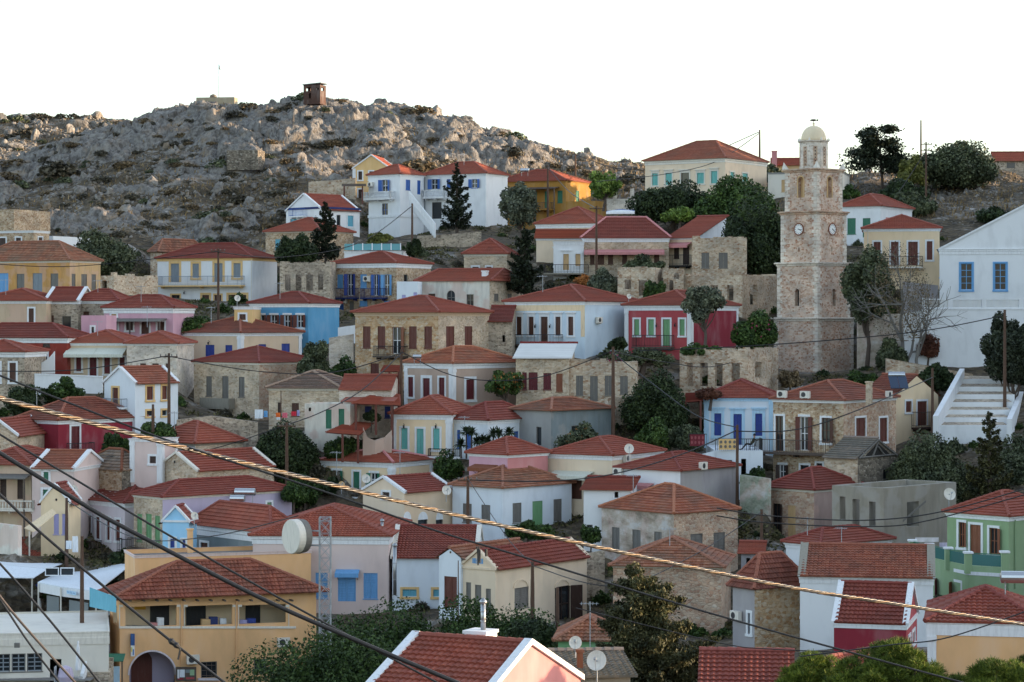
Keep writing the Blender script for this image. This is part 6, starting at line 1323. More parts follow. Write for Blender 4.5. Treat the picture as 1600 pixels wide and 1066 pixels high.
def laundry(label, cn, px0, px1, py0, py1, s, cat='laundry'):
    d_ = F / s; a, b_ = W(px0, py1, d_), W(px1, py0, d_); r_ = tag(MBcloth(b_.x - a.x, b_.z - a.z, cn), label, cat); r_.location = ((a.x + b_.x) / 2, d_, a.z); return r_
def MBcloth(w_, h_, cn):
    mb = MB(); nx = 8
    for i in range(nx):
        u0, u1 = -w_ / 2 + w_ * i / nx, -w_ / 2 + w_ * (i + 1) / nx; y0_, y1_ = .05 * math.sin(i * 1.7), .05 * math.sin((i + 1) * 1.7)
        for off in (0, .015): mb.quad((u0, y0_ + off, 0), (u1, y1_ + off, 0), (u1, off, h_), (u0, off, h_))
    return mb.build('hanging_cloth', paint(cn, .95), None)
laundry('long lilac cloth drying on the green terrace', 'palelilac', 1430, 1467, 840, 847, 22.6)
laundry('white and blue towel drying on the green terrace', 'lilac', 1468, 1480, 848, 858, 23.3)
LC = [('orange cloth on the washing line near the stone house', (.75, .16, .03), 431, 438, 645, 652), ('small white cloth below the orange cloth', 'white', 432, 438, 652, 656), ('pink cloth on the washing line', (.72, .16, .22), 441, 449, 645, 653), ('bright red cloth on the washing line', (.62, .03, .06), 455, 463, 643, 650), ('grey violet cloth at the right end of the washing line', 'lavender', 464, 468, 641, 650), ('white sheet at the left end of the washing line', 'icewhite', 398, 411, 640, 654), ('small blue cloth on the washing line behind the dark olive tree', 'skyb', 412, 418, 642, 652)]
for lab, cn, a, b_, c, d__ in LC: laundry(lab, cn, a, b_, c, d__, 18.7)
laundry('white shirt hanging in front of the lilac house balcony', 'white', 113, 122, 838, 863, 21.2)
laundry('white towel hanging beside the white shirt on the lilac house balcony', 'icewhite', 103, 112, 845, 858, 21.2)

# ---------------------------------------------------------------- porch canopies beside the taupe house
def canopy(label, quad, s, posts, cn='dark', ph=2.6):
    """sloping tiled roof on posts; quad = 4 photo points with px per metre each"""
    P = [W(a, b_, F / q) for a, b_, q in quad]; c = sum(P, Vector()) / 4; r_ = empty('porch', (c.x, c.y, c.z - ph)); tag(r_, label, 'porch'); o_ = Vector(r_.location); P = [p - o_ for p in P]; m_ = MB(); roof_plane(m_, P[0], P[1], P[3], P[2]); k_ = Vector((0, 0, -.1)); m_.quad(*[p + k_ for p in P]); m_.build('roof', tile(cn), r_)
    for t_ in posts: p = P[0] + (P[1] - P[0]) * t_; q_ = MB(); q_.box(p.x - .09, p.x + .09, p.y - .0, p.y + .18, p.z - ph, p.z - .05); q_.build('post', paint('redbrown'), r_)
canopy('long dark red porch roof on wooden posts beside the taupe house', [(548, 630, 18.8), (626, 633, 18.5), (626, 614, 17.9), (588, 614, 18.0)], 18.5, (.1, .5, .82))
canopy('small dark red canopy above the upper stair landing left of the taupe house', [(594, 580, 17.9), (626, 580, 17.9), (626, 571, 17.5), (600, 571, 17.5)], 17.8, (.45, .9), ph=3.2)
canopy('lower dark red porch roof over the shaded doorway left of the yellow house', [(508, 675, 19.0), (562, 679, 18.9), (584, 660, 18.3), (548, 658, 18.4)], 18.8, (.5, .95), ph=2.4)
wall_path('stair_wall', 'taupe curved stair wall between the red porch roofs and the yellow house', 'wall', [(567, 668, 704, 18.75), (574, 684, 704, 18.75), (586, 689, 704, 18.75), (600, 684, 704, 18.7), (612, 672, 704, 18.7)], .3, mat('taupe'))
canopy('flat dark brown pergola beside the yellow gabled house', [(534, 290, 12.0), (572, 290, 12.0), (572, 288, 11.7), (534, 288, 11.7)], 12, (.1, .85), cn='olddark', ph=2.4)
canopy('small red roofed porch above the doorway right of the dark bush', [(1066, 628, 18.0), (1098, 626, 18.0), (1104, 614, 17.6), (1072, 614, 17.6)], 18, (.15, .9))

# glazed railing of the upper terrace
r = local_thing('railing', 'turquoise glazed panels on the upper white terrace railing', 'railing', 583, 392, 13.7)
o = Vector(r.location); dd = F / 13.7; 
for i in range(6):
    a, b_ = W(538 + i * 14.8, 391, dd) - o, W(538 + i * 14.8 + 13, 381, dd) - o; g = MB(); g.box(a.x, b_.x, 0, .04, a.z, b_.z); g.build('glass_panel', flat('teal_panel', (.10, .30, .34), .2), r); q = MB(); q.box(b_.x + .01, b_.x + .12, -.03, .07, a.z, b_.z + .06); q.build('post', paint('white'), r)

# ---------------------------------------------------------------- hilltop ruin, flag, stone enclosure
r = local_thing('ruined_lookout', 'small brown brick lookout ruin on the hill crest with open window slots', 'ruin', 491, 155, 10.2, 20); r.scale = (.82, .82, .88)
f1 = Face((-1.6, -1.3, 0), (1, 0, 0), (0, -1, 0), 3.4); f2 = Face((1.8, -1.3, 0), (0, 1, 0), (1, 0, 0), 2.6); f3 = Face((1.8, 1.3, 0), (-1, 0, 0), (0, 1, 0), 3.4); f4 = Face((-1.6, 1.3, 0), (0, -1, 0), (-1, 0, 0), 2.6); m = MB()
brick = plaster((.085, .042, .03), .3)
for f, hs in ((f1, [(.35, 1.5, 1.3, 1.95, 0), (2.6, 3.15, 1.45, 1.85, 0), (1.05, 1.5, 0, 1.0, 0)]), (f2, [(.5, 1.7, 1.35, 1.95, 0)]), (f3, [(.3, 1.2, 1.3, 2.0, 0), (1.75, 3.1, 1.25, 2.0, 0)]), (f4, [(.7, 1.9, 1.3, 1.9, 0)])): wall_face(m, f, -1, 2.35, hs, .25)
m.build('wall', brick, r); m = MB(); m.obox((-1.75, -1.45, 2.35), Vector((3.7, 0, .22)), Vector((0, 2.9, 0)), Vector((0, 0, .16))); m.build('roof_slab', plaster((.10, .09, .09), .4), r)
r = local_thing('low_wall', 'long low tan wall block on the hill crest below the flagpole', 'wall', 340, 161, 9.9, 8); m = MB(); m.box(-3.2, 3.0, -1, 1, -1.5, .8); m.build('wall', plaster((.38, .32, .22), .3), r); m = MB(); m.lathe([(.6, 0), (.5, .3), (.1, .5)], (-.7, 0, .9), 7); m.build('stone_heap', stone('dark'), r)
r = local_thing('flagpole', 'thin flagpole with a small worn flag on the hill crest', 'flagpole', 342, 153, 9.7); m = MB(); m.tube([(0, 0, -.5), (0, 0, 5.5)], [.075, .05], 6); m.build('pole', paint('steel'), r); m = MB()
for i in range(5): a0, a1 = -.06 * math.sin(i), -.06 * math.sin(i + 1); m.quad((.02 + .05 * i, a0, 5.4 - .17 * i), (.07 + .05 * i, a1, 5.3 - .17 * i), (.08 + .04 * i, a1, 4.6 - .05 * i), (.02 + .04 * i, a0, 4.7 - .05 * i))
m.build('flag', paint('greyblue'), r)
r = local_thing('stone_enclosure', 'small square dry stone enclosure on the hillside', 'ruin', 384, 249, 11.0, 12); m = MB()
for x0_, x1_, y0_, y1_ in ((-2.3, 2.3, -1.6, -1.1), (-2.3, -1.8, -1.1, 1.6), (1.8, 2.3, -1.1, 1.6), (-1.8, 1.8, 1.1, 1.6)): m.box(x0_, x1_, y0_, y1_, -1.6, 1.2)
m.build('wall', stone('dark'), r)
r = local_thing('stone_gateway', 'whitewashed low wall and gate piers below the ridge right of the bright green tree', 'wall', 975, 318, 12.2, 0); m = MB(); m.box(-2.2, 2.4, 0, .4, -1, .6); m.build('wall', stone('white'), r)
for x in (-1.4, .8): m = MB(); m.box(x, x + .5, -.05, .45, .6, 1.9); m.build('pier', stone('white'), r)
r = local_thing('upturned_boat', 'small white boat lying keel up beside the long red roof', 'boat', 970, 336, 13.6, 10); m = MB(); sec = [(-1.7, .05, .3), (-1.0, .5, .45), (0, .65, .5), (1.0, .5, .45), (1.6, .2, .35)]; L_ = []
for x, w_, h_ in sec: L_.append([Vector((x, w_ * math.cos(q), h_ * math.sin(q) + .1)) for q in np.linspace(0, math.pi, 9)])
for a, b_ in zip(L_, L_[1:]):
    for i in range(8): m.quad(a[i], a[i + 1], b_[i + 1], b_[i])
m.build('hull', paint('white'), r); m = MB(); m.tube([(-1.7, 0, .42), (0, 0, .64), (1.6, 0, .48)], .04, 5); m.build('keel', paint('blue'), r)

# ---------------------------------------------------------------- lattice mast with drum antenna
r = local_thing('lattice_mast', 'grey steel lattice mast rising beside the orange flat roofed block', 'mast', 508, 985, 25.2); m = MB(); hw = .34; top = (W(508, 808, F / 25.2) - Vector(r.location)).z
for x in (-hw, hw):
    for y in (-hw, hw): m.tube([(x, y, -6), (x, y, top)], .035, 5)
z_ = -6.0
while z_ < top:
    zn = min(z_ + .75, top)
    for a, b_ in (((-hw, -hw), (hw, -hw)), ((hw, -hw), (hw, hw)), ((hw, hw), (-hw, hw)), ((-hw, hw), (-hw, -hw))):
        m.tube([(a[0], a[1], z_), (b_[0], b_[1], zn)], .018, 4, False); m.tube([(b_[0], b_[1], z_), (a[0], a[1], zn)], .018, 4, False); m.tube([(a[0], a[1], zn), (b_[0], b_[1], zn)], .016, 4, False)
    z_ = zn
m.build('lattice', paint('steel', .5, .3), r)
r2 = local_thing('drum_antenna', 'large round white drum antenna mounted left of the lattice mast', 'antenna', 466, 838, 25.2); ax = Vector((-.80, -.60, 0)); dr = MB(); R1 = 27 / 25.2
dr.tube([ax * .55, ax * .50, ax * .08, Vector((0, 0, 0)), ax * -.35], [R1 * .97, R1, R1, R1 * .98, R1 * .55], 32); dr.build('drum', paint('offwhite', .5), r2); b2 = MB(); b2.tube([ax * .06, ax * -.40], [R1 * 1.02, R1 * .96], 32); b2.build('backing_shell', paint('greywood', .6), r2); c2 = MB()
e = Vector(r.location) - Vector(r2.location); tz = .1
for zz in (.35, -.55): c2.tube([ax * -.3 + Vector((0, 0, zz)), Vector((e.x - hw, e.y - hw, zz))], .05, 6)
c2.tube([ax * -.38 + Vector((0, 0, .8)), ax * -.38 + Vector((0, 0, -.8))], .07, 8); c2.build('mount', paint('steel', .5), r2)

# ---------------------------------------------------------------- post office fittings
PO = HOUSES['orange two storey building with an arched porch and open upper gallery']
def po_parts():
    d_ = F / 24; t = R_(70); ct, sn = math.cos(t), math.sin(t); Cx = (187 - 800) / F * d_; C = W(187, 1090, d_)
    dirR = Vector((sn, ct, 0)); nR = Vector((ct, -sn, 0)); inv = PO.matrix_basis.inverted() if PO.matrix_basis else None
    Mi = (Matrix.Translation(PO.location) @ Matrix.Rotation(-t, 4, 'Z')).inverted()
    def on(px, py, out=0.0):
        u = (px - 800) / F; q = (u * d_ - Cx) / (sn - u * ct); p = C + dirR * q; dep = d_ + q * ct; return Mi @ (Vector((p.x, p.y, (HZ - py) / F * dep)) + nR * out)
    U = (on(300, 1000) - on(200, 1000)).normalized(); Nn = Mi.to_3x3() @ nR; Z = Vector((0, 0, 1))
    def fbox(px0, px1, py0, py1, n0, n1, name, m_, parent=PO):
        a, b_ = on(px0, py1), on(px1, py1); h_ = (on(px0, py0) - a).z; mb = MB(); mb.obox(a + Nn * n0, b_ - a, Nn * (n1 - n0), Z * h_); return mb.build(name, m_, parent)
    fbox(186, 462, 978.5, 982, -.06, .07, 'parapet_ledge', paint('offwhite')); 
    for x in (189, 279, 290, 366, 374.5, 449): fbox(x - 3, x + 3, 945, 948.5, -.05, .06, 'pillar_capital', paint('offwhite')); fbox(x + (1.6 if x in (279, 366, 449) else -2.6), x + (2.6 if x in (279, 366, 449) else -1.6), 948.5, 978.5, -.05, .05, 'pillar_edge', paint('offwhite'))
    # gallery back wall, floor and door leaves
    fbox(188, 466, 936, 985, -2.5, -2.4, 'gallery_back_wall', plaster('butter')); fbox(188, 466, 984, 988, -2.4, -.25, 'gallery_floor', paint('grey'))
    for x0, x1 in ((246, 276), (303, 334), (397, 420)): fbox(x0, x1, 941, 985, -2.4, -2.34, 'gallery_door', paint('black'))
    mb = MB(); c = on(229, 952, -2.3); mb.obox(c - U * .35 - Z * .25, U * .7, Nn * .3, Z * .6); mb.build('mailbox', paint((.75, .38, .02)), PO)
    for px, w_, h_, cn in ((254, .42, .55, 'white'), (352, .42, .5, 'white'), (243, .5, .22, 'salmon'), (325, .6, .45, 'tan'), (337, .55, .6, 'darkblue'), (386, .7, .4, 'lavender'), (396, .6, .5, 'cobalt')):
        c = on(px, 980, -.55); mb = MB(); mb.obox(c - U * w_ / 2, U * w_, Nn * -.35, Z * h_); mb.obox(c - U * w_ * .35 + Z * h_ * .3 + Nn * .001, U * w_ * .5, Nn * .03, Z * h_ * .5); o_ = mb.build('stored_box', paint(cn), None); o_.matrix_world = Mi.inverted(); tag(o_, {254: 'white appliance box in the left gallery bay', 352: 'white appliance box in the middle gallery bay', 243: 'low reddish box beside the white appliance in the left bay', 325: 'brown carton in the middle gallery bay', 337: 'dark blue bundle in the middle gallery bay', 386: 'violet bundle in the right gallery bay', 396: 'royal blue bundle in the right gallery bay'}[px], 'box')
    # arch lining, door
    mb = MB(); cx_, cy_, rp = 238, 1055, 36
    for i in range(18):
        a0, a1 = math.pi * i / 18, math.pi * (i + 1) / 18; P_ = [on(cx_ + k_ * math.cos(a), cy_ - k_ * 1.02 * math.sin(a), .06) for k_, a in ((rp, a0), (rp, a1), (rp + 2.6, a1), (rp + 2.6, a0))]; mb.quad(*P_); mb.quad(P_[0], P_[1], P_[1] - Nn * .4, P_[0] - Nn * .4)
    mb.build('arch_surround', paint('palelilac'), PO)
    mb = MB(); P_ = [on(212, 1090, -1.5), on(245, 1090, -1.5)] + [on(228.5 + 16.5 * math.cos(q), 1038 - 17 * math.sin(q), -1.5) for q in np.linspace(0, math.pi, 12)]; mb.poly(*P_); mb.build('arched_door', paint('redbrown'), PO); fbox(198, 280, 1005, 1092, -1.62, -1.55, 'porch_back_wall', plaster('lilac'))
    # vertical sign, notice board, posters, window grille
    sg = fbox(203.5, 209.5, 990, 1008, .05, .22, 'sign', paint((.03, .10, .30), .5)); fbox(203.6, 209.4, 1008.1, 1025, .06, .21, 'sign_panel', paint('white', .5), sg); fbox(203.9, 205.6, 1011, 1018, .21, .222, 'sign_mark', paint((.75, .62, .05), .5), sg); fbox(206.4, 208.2, 1014, 1023, .21, .222, 'sign_mark', paint((.05, .2, .5), .5), sg)
    nb = fbox(274, 306, 1042, 1064, .03, .12, 'notice_board', paint('oldwood'))
    for a, b_, c, d2, cn in ((276.5, 279.5, 1046, 1060, 'white'), (280, 288, 1046, 1058, 'icewhite'), (289, 296, 1046, 1051, 'greyblue'), (296, 303, 1046, 1055, 'lgreen'), (290, 303, 1058, 1061, 'rose'), (276.5, 286, 1059, 1062, 'crimson')): fbox(a, b_, c, d2, .12, .128, 'notice', paint(cn, .6), nb)
    g = MB()
    for q in range(4): a = on(315 + q * 8, 1059, -.08); g.tube([a, a + Z * (on(315, 1034) - on(315, 1059)).z], .02, 4)
    for q in range(3): g.tube([on(314, 1040 + q * 8, -.08), on(339, 1040 + q * 8, -.08)], .02, 4)
    g.build('window_grille', paint('oldwood'), PO)
    fbox(309, 342, 1059.5, 1063, -.02, .16, 'window_sill', paint('palelilac'))
    # rafter tails under the eave
    for q in range(13): fbox(200 + q * 21, 203 + q * 21, 936, 938.4, .0, .62, 'rafter_tail', paint('oldwood'))
    # side canopy with lamp post board on the left face
    mb = MB(); c = W(176, 1030, F / 24.6)
    rt = empty('notice_shelter', (c.x, c.y, c.z)); tag(rt, 'small green sheet roofed shelter beside the post office corner', 'shelter'); mb.obox((-.75, -.5, -.1), Vector((1.5, 0, 0)), Vector((0, .9, .35)), Vector((0, 0, .05))); mb.build('roof', paint('dgreen'), rt)
    for x in (-.6, .6): mb = MB(); mb.box(x - .04, x + .04, -.05, .03, -2.5, -.0); mb.build('post', paint('oldwood'), rt)
    mb = MB(); mb.box(-.45, .45, -.06, -.02, -1.6, -.45); mb.build('board', paint('sky'), rt)
po_parts()

# blue wall inscription too worn to read on the cream hall gable
hall = HOUSES['cream gabled hall with grey shutters and arch mouldings over its side openings']

# ---------------------------------------------------------------- taverna awnings at lower left
def tent(label, quads, cn='icewhite', posts=(), fr=None):
    c = W(*quads[0][0]); r_ = empty('awning', (c.x, c.y, c.z - 2.6)); tag(r_, label, 'awning'); o_ = Vector(r_.location)
    for k, q in enumerate(quads):
        P_ = [W(*p) - o_ for p in q]; m_ = MB(); up = Vector((0, 0, .06)); m_.add(P_ + [p + up for p in P_], [(3, 2, 1, 0), (4, 5, 6, 7), (0, 1, 5, 4), (1, 2, 6, 5), (2, 3, 7, 6), (3, 0, 4, 7)]); m_.build('canvas', paint(cn, .8), r_)
    for p in posts: a = W(*p) - o_; m_ = MB(); m_.box(a.x - .05, a.x + .05, a.y - .05, a.y + .05, a.z - 2.8, a.z); m_.build('post', paint('offwhite'), r_)
    return r_, o_
tn = tent('large white awning with a fabric valance beside the post office at lower left', [[(59, 911, 172), (95, 918, 168), (150, 896, 180), (106, 889, 188)], [(95, 918, 168), (152, 925, 166), (204, 884, 180), (150, 896, 180)], [(106, 889, 188.2), (150, 896, 180.2), (204, 884, 181), (190, 866, 200), (110, 872, 200)]], posts=((60, 912, 171.5), (95, 919, 167.6), (150, 926, 165.8)))
m = MB(); o_ = tn[1]
for (a, b_) in (((59, 911, 171.9), (94.6, 918, 167.9)), ((95.4, 918, 167.7), (152, 925, 165.8))):
    A_, B_ = W(*a) - o_, W(*b_) - o_; n = 10
    for i in range(n):
        p, q = A_ + (B_ - A_) * (i / n), A_ + (B_ - A_) * ((i + 1) / n); m.quad(p, q, q - Vector((0, 0, .62)), p - Vector((0, 0, .62))); v = Vector((0, .02, 0)); m.quad(p + v, q + v, q + v - Vector((0, 0, .62)), p + v - Vector((0, 0, .62)))
m.build('valance', paint('white', .8), tn[0])
m = MB(); A_, B_ = W(104, 922, 167.2) - o_, W(119, 925, 166.6) - o_; m.quad(A_, B_, B_ - Vector((0, 0, .25)), A_ - Vector((0, 0, .25))); k = m.build('printed_label', paint('sky', .7), tn[0])
m = MB()
for i in range(6): p = A_ + (B_ - A_) * ((i + .35) / 6.4) + Vector((0, -.02, -.06)); m.box(p.x, p.x + .055, p.y - .004, p.y, p.z - .12, p.z)
m.build('label_lettering', paint('blue', .7), k)
for a, b_ in (((73, 928, 171), (92, 931, 168.6)), ((108, 935, 168), (138, 940, 166.5))):
    A_, B_ = W(*a) - o_, W(*b_) - o_; m = MB(); m.quad(A_ - Vector((0, 0, .1)), B_ - Vector((0, 0, .1)), B_ - Vector((0, 0, 1.5)), A_ - Vector((0, 0, 1.5))); m.build('clear_curtain', flat('plastic_curtain', (.22, .25, .26), .25), tn[0])
tn2 = tent('flat white awning in front of the dark red roofed taverna', [[(-30, 880, 178), (73, 890, 176), (138, 868, 196), (60, 864, 200)], [(-30, 880.5, 177.9), (73, 890.5, 175.9), (52, 904, 173.5), (-30, 903, 173)]], posts=((-4, 903, 174), (50, 904, 174)))
tent('sloping cream stair cover in front of the small cream gabled house', [[(38, 826, 183), (52, 832, 182), (88, 803, 183.5), (82, 796, 184)]], 'butter', posts=((46, 830, 182.5),))
for px, py, d in ((60, 885, 176), (110, 888, 180), (170, 890, 178), (20, 900, 190), (120, 876, 188)): w_ = W(px, py, d); CTRL.append((w_.x, w_.y, -21.6))
r = local_thing('net_rack', 'low white rack piled with blue nets under the flat awning', 'rack', 30, 932, 21.2); m = MB(); m.box(-1.8, 2.2, 0, .8, .3, .4)
for x in (-1.7, 0, 2.1): m.box(x, x + .07, 0, .07, 0, .3)
m.build('rack', paint('white'), r)
for q, (x, cn) in enumerate(((-1.2, 'cobalt'), (-.3, 'rust'), (.6, 'teal'), (1.4, 'cobalt'))):
    m = MB(); m.lathe([(.5, 0), (.55, .2), (.4, .45), (.12, .55)], (x, .4, .4), 9); n_ = m.build('net_pile', paint(cn, .95), None, loc=r.location); tag(n_, ['dark blue net heap at the left end of the white rack', 'brownish red net heap on the white rack', 'teal net heap on the white rack', 'dark blue net heap at the right end of the white rack'][q], 'net')
r = local_thing('window_frame', 'white slanted glazed frame between the two awnings', 'window', 92, 900, 21.8); m = MB()
for x0_, x1_ in ((-1.0, 0), (.1, 1.1)):
    for a in ((x0_, x0_ + .07, 0, .6), (x1_ - .07, x1_, 0, .6), (x0_ + .07, x1_ - .07, .53, .6), (x0_ + .07, x1_ - .07, 0, .07)): m.box(a[0], a[1], 0, .06, a[2], a[3])
m.build('frame', paint('white'), r); m = MB(); m.box(-.93, 1.0, .02, .04, .06, .54); m.build('pane', glass(), r)
def parasol(label, px, pyt, pyb, s):
    r_ = local_thing('parasol', label, 'parasol', px, pyb, s); h_ = (pyb - pyt) / s; m_ = MB(); m_.tube([(0, 0, 0), (0, 0, h_)], .03, 6); m_.build('pole', paint('offwhite'), r_); m_ = MB(); m_.lathe([(.17, h_ * .22), (.16, h_ * .3), (.10, h_ * .8), (.04, h_ * .93), (.07, h_ * .95), (.02, h_)], n=9); m_.build('folded_canopy', paint('white', .9), r_); m_ = MB(); m_.lathe([(.3, 0), (.28, .08), (.06, .1)], n=10); m_.build('base', paint('grey'), r_)
parasol('closed white parasol on the grey paved square', 62, 935, 962, 21.6)
parasol('closed white parasol beside the post office steps', 122, 1001, 1060, 25.8)
r = local_thing('turquoise_screen', 'turquoise panel screen on the white roof beside the post office', 'screen', 160, 958, 24.4, -20); m = MB(); a, b_ = Vector((-.6, 1.2, .3)), Vector((.7, -1.0, .1)); m.quad(a, b_, b_ + Vector((0, 0, 1.0)), a + Vector((0, 0, 1.25))); m.quad(a + Vector((0, .04, 0)), b_ + Vector((0, .04, 0)), b_ + Vector((0, .04, 1.0)), a + Vector((0, .04, 1.25))); m.build('panel', paint('tealb'), r)
r = local_thing('satellite_dish', 'grey dish standing behind the turquoise screen', 'dish', 170, 940, 24.2); m = MB(); m.lathe([(.05, 0), (.3, .04), (.46, .12), (.48, .14)], n=16); dd_ = m.build('bowl', paint('offwhite'), r); dd_.rotation_euler = (R_(75), 0, R_(-30)); m = MB(); m.tube([(0, .1, -.9), (0, .05, 0)], .03, 5); m.build('mast', paint('steel'), r)
r = local_thing('side_steps', 'stone steps between the white roofed taverna and the post office', 'stairs', 155, 1070, 25.2); m = MB()
for i in range(8): m.box(-.9, .5, i * .3, i * .3 + .3, -1.5, .1 + .18 * i)
m.build('flight', stone('grey'), r); m = MB(); m.obox((-1.15, -.1, -.5), Vector((.22, 0, 0)), Vector((0, 2.4, 1.4)), Vector((0, 0, 1.2))); m.build('parapet', mat('white'), r)
r = local_thing('spotlight', 'small grey floodlight on the white fascia at lower left', 'lamp', 28, 1008, 25.6); m = MB(); m.box(-.16, .16, -.35, -.12, -.12, .16); m.box(-.03, .03, -.12, .1, -.02, .04); m.build('housing', paint('greywood'), r)
r = local_thing('goods_cart', 'small cart with wrapped goods beside the white taverna wall', 'cart', 100, 1066, 26.0); m = MB(); m.box(-.6, .5, 0, .6, -.2, .0); m.box(-.6, -.55, 0, .6, 0, .9); m.build('frame', paint('steel'), r); m = MB(); m.lathe([(.4, 0), (.5, .3), (.38, .8), (.1, .95)], (.05, .3, 0), 9); m.build('wrapped_load', paint('lilac'), r)

# ---------------------------------------------------------------- poles
def pole(label, px, pyt, pyb, s, arms=1, kind='utility_pole', thick=.13):
    d_ = F / s; b_ = W(px, pyb, d_); t_ = W(px, pyt, d_); h_ = t_.z - b_.z; r_ = empty(kind, b_); tag(r_, label, 'pole'); m_ = MB(); m_.tube([(0, 0, -1.2), (0, 0, h_ * .5), (0, 0, h_)], [thick * 1.15, thick, thick * .75], 9); m_.build('pole', paint('pole', .85), r_)
    for k in range(arms):
        z_ = h_ - .35 - .75 * k; a_ = MB(); a_.box(-.75, .75, -thick - .06, -thick + .04, z_, z_ + .1); ar = a_.build('crossarm', paint('pole', .85), r_)
        for x in (-.68, -.25, .25, .68): i_ = MB(); i_.lathe([(.025, .1), (.05, .14), (.055, .2), (.03, .27)], (x, -thick, z_), 7); i_.build('insulator', paint('greywood', .4), ar)
    return r_
pole('tall utility pole in front of the yellow framed white house balcony', 341, 388, 500, 15.0, 1)
pole('utility pole beside the small white gabled house with yellow windows', 264, 552, 656, 18.6, 1)
pole('thin pole behind the crimson house near its green bush', 239, 632, 676, 18.9, 0, 'wooden_pole')
pole('utility pole left of the taupe house facade', 627, 546, 642, 17.9, 0)
pole('tall dark utility pole in the centre of the picture right of the grey house', 958, 542, 694, 18.2, 0, thick=.16)
pole('utility pole standing in front of the terrace with the sitting person', 1152, 664, 910, 19.6, 0, thick=.14)
pole('utility pole at the far right in front of the cypress', 1570, 484, 662, 17.6, 0, thick=.15)
pole('utility pole in front of the cream gable house with the brown balcony', 1457, 575, 690, 18.2, 0)
pole('utility pole beside the blue railed terrace and slope', 644, 318, 402, 13.6, 0)
pole('utility pole in front of the mustard house', 856, 258, 350, 12.6, 0)
pole('small distant utility pole on the skyline above the mustard house', 899, 240, 276, 11, 0)
pole('tall utility pole in front of the long red roofed stone house', 932, 322, 436, 14.6, 1)
pole('utility pole on the ridge right of the cream house', 1187, 203, 276, 11.6, 0)
pole('tall thin mast behind the round olive tree on the skyline', 1439, 188, 262, 11, 0, 'mast')
pole('utility pole with cross arms below the round olive tree', 1447, 222, 338, 12.4, 2)
pole('slim pole beside the layered pine on the skyline', 1331, 230, 266, 11.2, 0, 'mast', .06)
pole('utility pole in front of the dark olive tree at centre left', 448, 660, 742, 19.3, 1)
pole('thin rusty pole rising through the white taverna roof', 128, 838, 966, 24.2, 0, 'wooden_pole')
pole('brown pole in front of the lilac house and its cream neighbour', 104, 778, 870, 20.8, 0, 'wooden_pole')
pole('utility pole beside the white house with one green door', 731, 744, 840, 20.6, 1)
pole('short rusty pole beside the dark door of the cream hall', 871, 918, 1012, 24.4, 0, 'wooden_pole')
pole('utility pole at the corner of the cream hall', 832, 878, 950, 24.0, 0)
pole('utility pole between the tall weathered house and the pinkish house', 1190, 796, 884, 21.0, 0)
pole('small dark post behind the washing line', 439, 610, 662, 18.5, 0, 'wooden_pole', .05)
pole('short pole with a white lamp by the white gabled hall front', 716, 876, 950, 23.6, 0, 'lamp_post', .04)

# ---------------------------------------------------------------- cables
def catpath(pts, n=8):
    P_ = [W(*p) for p in pts]; out = []
    k = len(P_)
    for i in range(k - 1):
        p0, p1, p2, p3 = P_[max(i - 1, 0)], P_[i], P_[i + 1], P_[min(i + 2, k - 1)]
        for j in range(n):
            t = j / n; out.append(.5 * ((2 * p1) + (p2 - p0) * t + (2 * p0 - 5 * p1 + 4 * p2 - p3) * t * t + (3 * p1 - p0 - 3 * p2 + p3) * t ** 3))
    out.append(P_[-1]); return out
def cable(label, pts, rad, cn='black', n=8, kind='cable'):
    P_ = catpath(pts, n); o_ = P_[len(P_) // 2]; m_ = MB(); m_.tube([p - o_ for p in P_], rad, 6); ob = m_.build(kind, flat('cable_sheath_' + str(cn), PAL[cn], .45), None, smooth=True, loc=o_); tag(ob, label, 'cable'); return ob
def twisted(label, pts, rad, strands, pitch):
    P_ = catpath(pts, 60); o_ = P_[len(P_) // 2]; r_ = empty('twisted_cable', o_); tag(r_, label, 'cable'); s_ = 0; acc = [0]
    for a, b_ in zip(P_, P_[1:]): s_ += (b_ - a).length; acc.append(s_)
    T_ = (P_[-1] - P_[0]).normalized(); U_ = T_.cross(Vector((0, 0, 1))).normalized(); V_ = U_.cross(T_)
    for k in range(strands):
        m_ = MB(); n_ = int(s_ / pitch * 14); pts_ = []
        for i in range(n_ + 1):
            L_ = s_ * i / n_; j = min(np.searchsorted(acc, L_, 'right') - 1, len(P_) - 2); f_ = (L_ - acc[j]) / max(1e-6, acc[j + 1] - acc[j]); c_ = P_[j] + (P_[j + 1] - P_[j]) * f_; a = 2 * math.pi * (L_ / pitch + k / strands); pts_.append(c_ - o_ + (U_ * math.cos(a) + V_ * math.sin(a)) * rad)
        m_.tube(pts_, rad * .72, 7); m_.build('strand', flat('cable_strand', (.03, .026, .024), .3) if k % 4 != 1 else flat('gold_glint_strand', (.15, .10, .055), .45, .3), r_, smooth=True)  # one strand coloured gold: the sun glint is painted into its colour
twisted('twisted cable bundle glinting gold across the lower half of the view', [(-60, 606, 27), (228, 684, 29.4), (400, 728, 31), (800, 825, 35), (1200, 911, 38.6), (1400, 944, 40.3), (1680, 988, 43)], .019, 4, .62)
cable('thin black cable running just above then below the twisted bundle', [(-60, 563, 30), (0, 587, 30), (101, 627, 30), (273, 692, 30), (500, 766, 30), (680, 829, 30), (800, 865, 30), (960, 914, 30), (1200, 984, 30), (1505, 1067, 30), (1640, 1102, 30)], .0135)
cable('dark cable descending from the left edge past the lilac house to the bottom', [(-60, 640, 28), (0, 679, 28), (127, 755, 28), (253, 830, 28), (400, 914, 28), (505, 972, 28), (682, 1066, 28), (760, 1108, 28)], .0135)
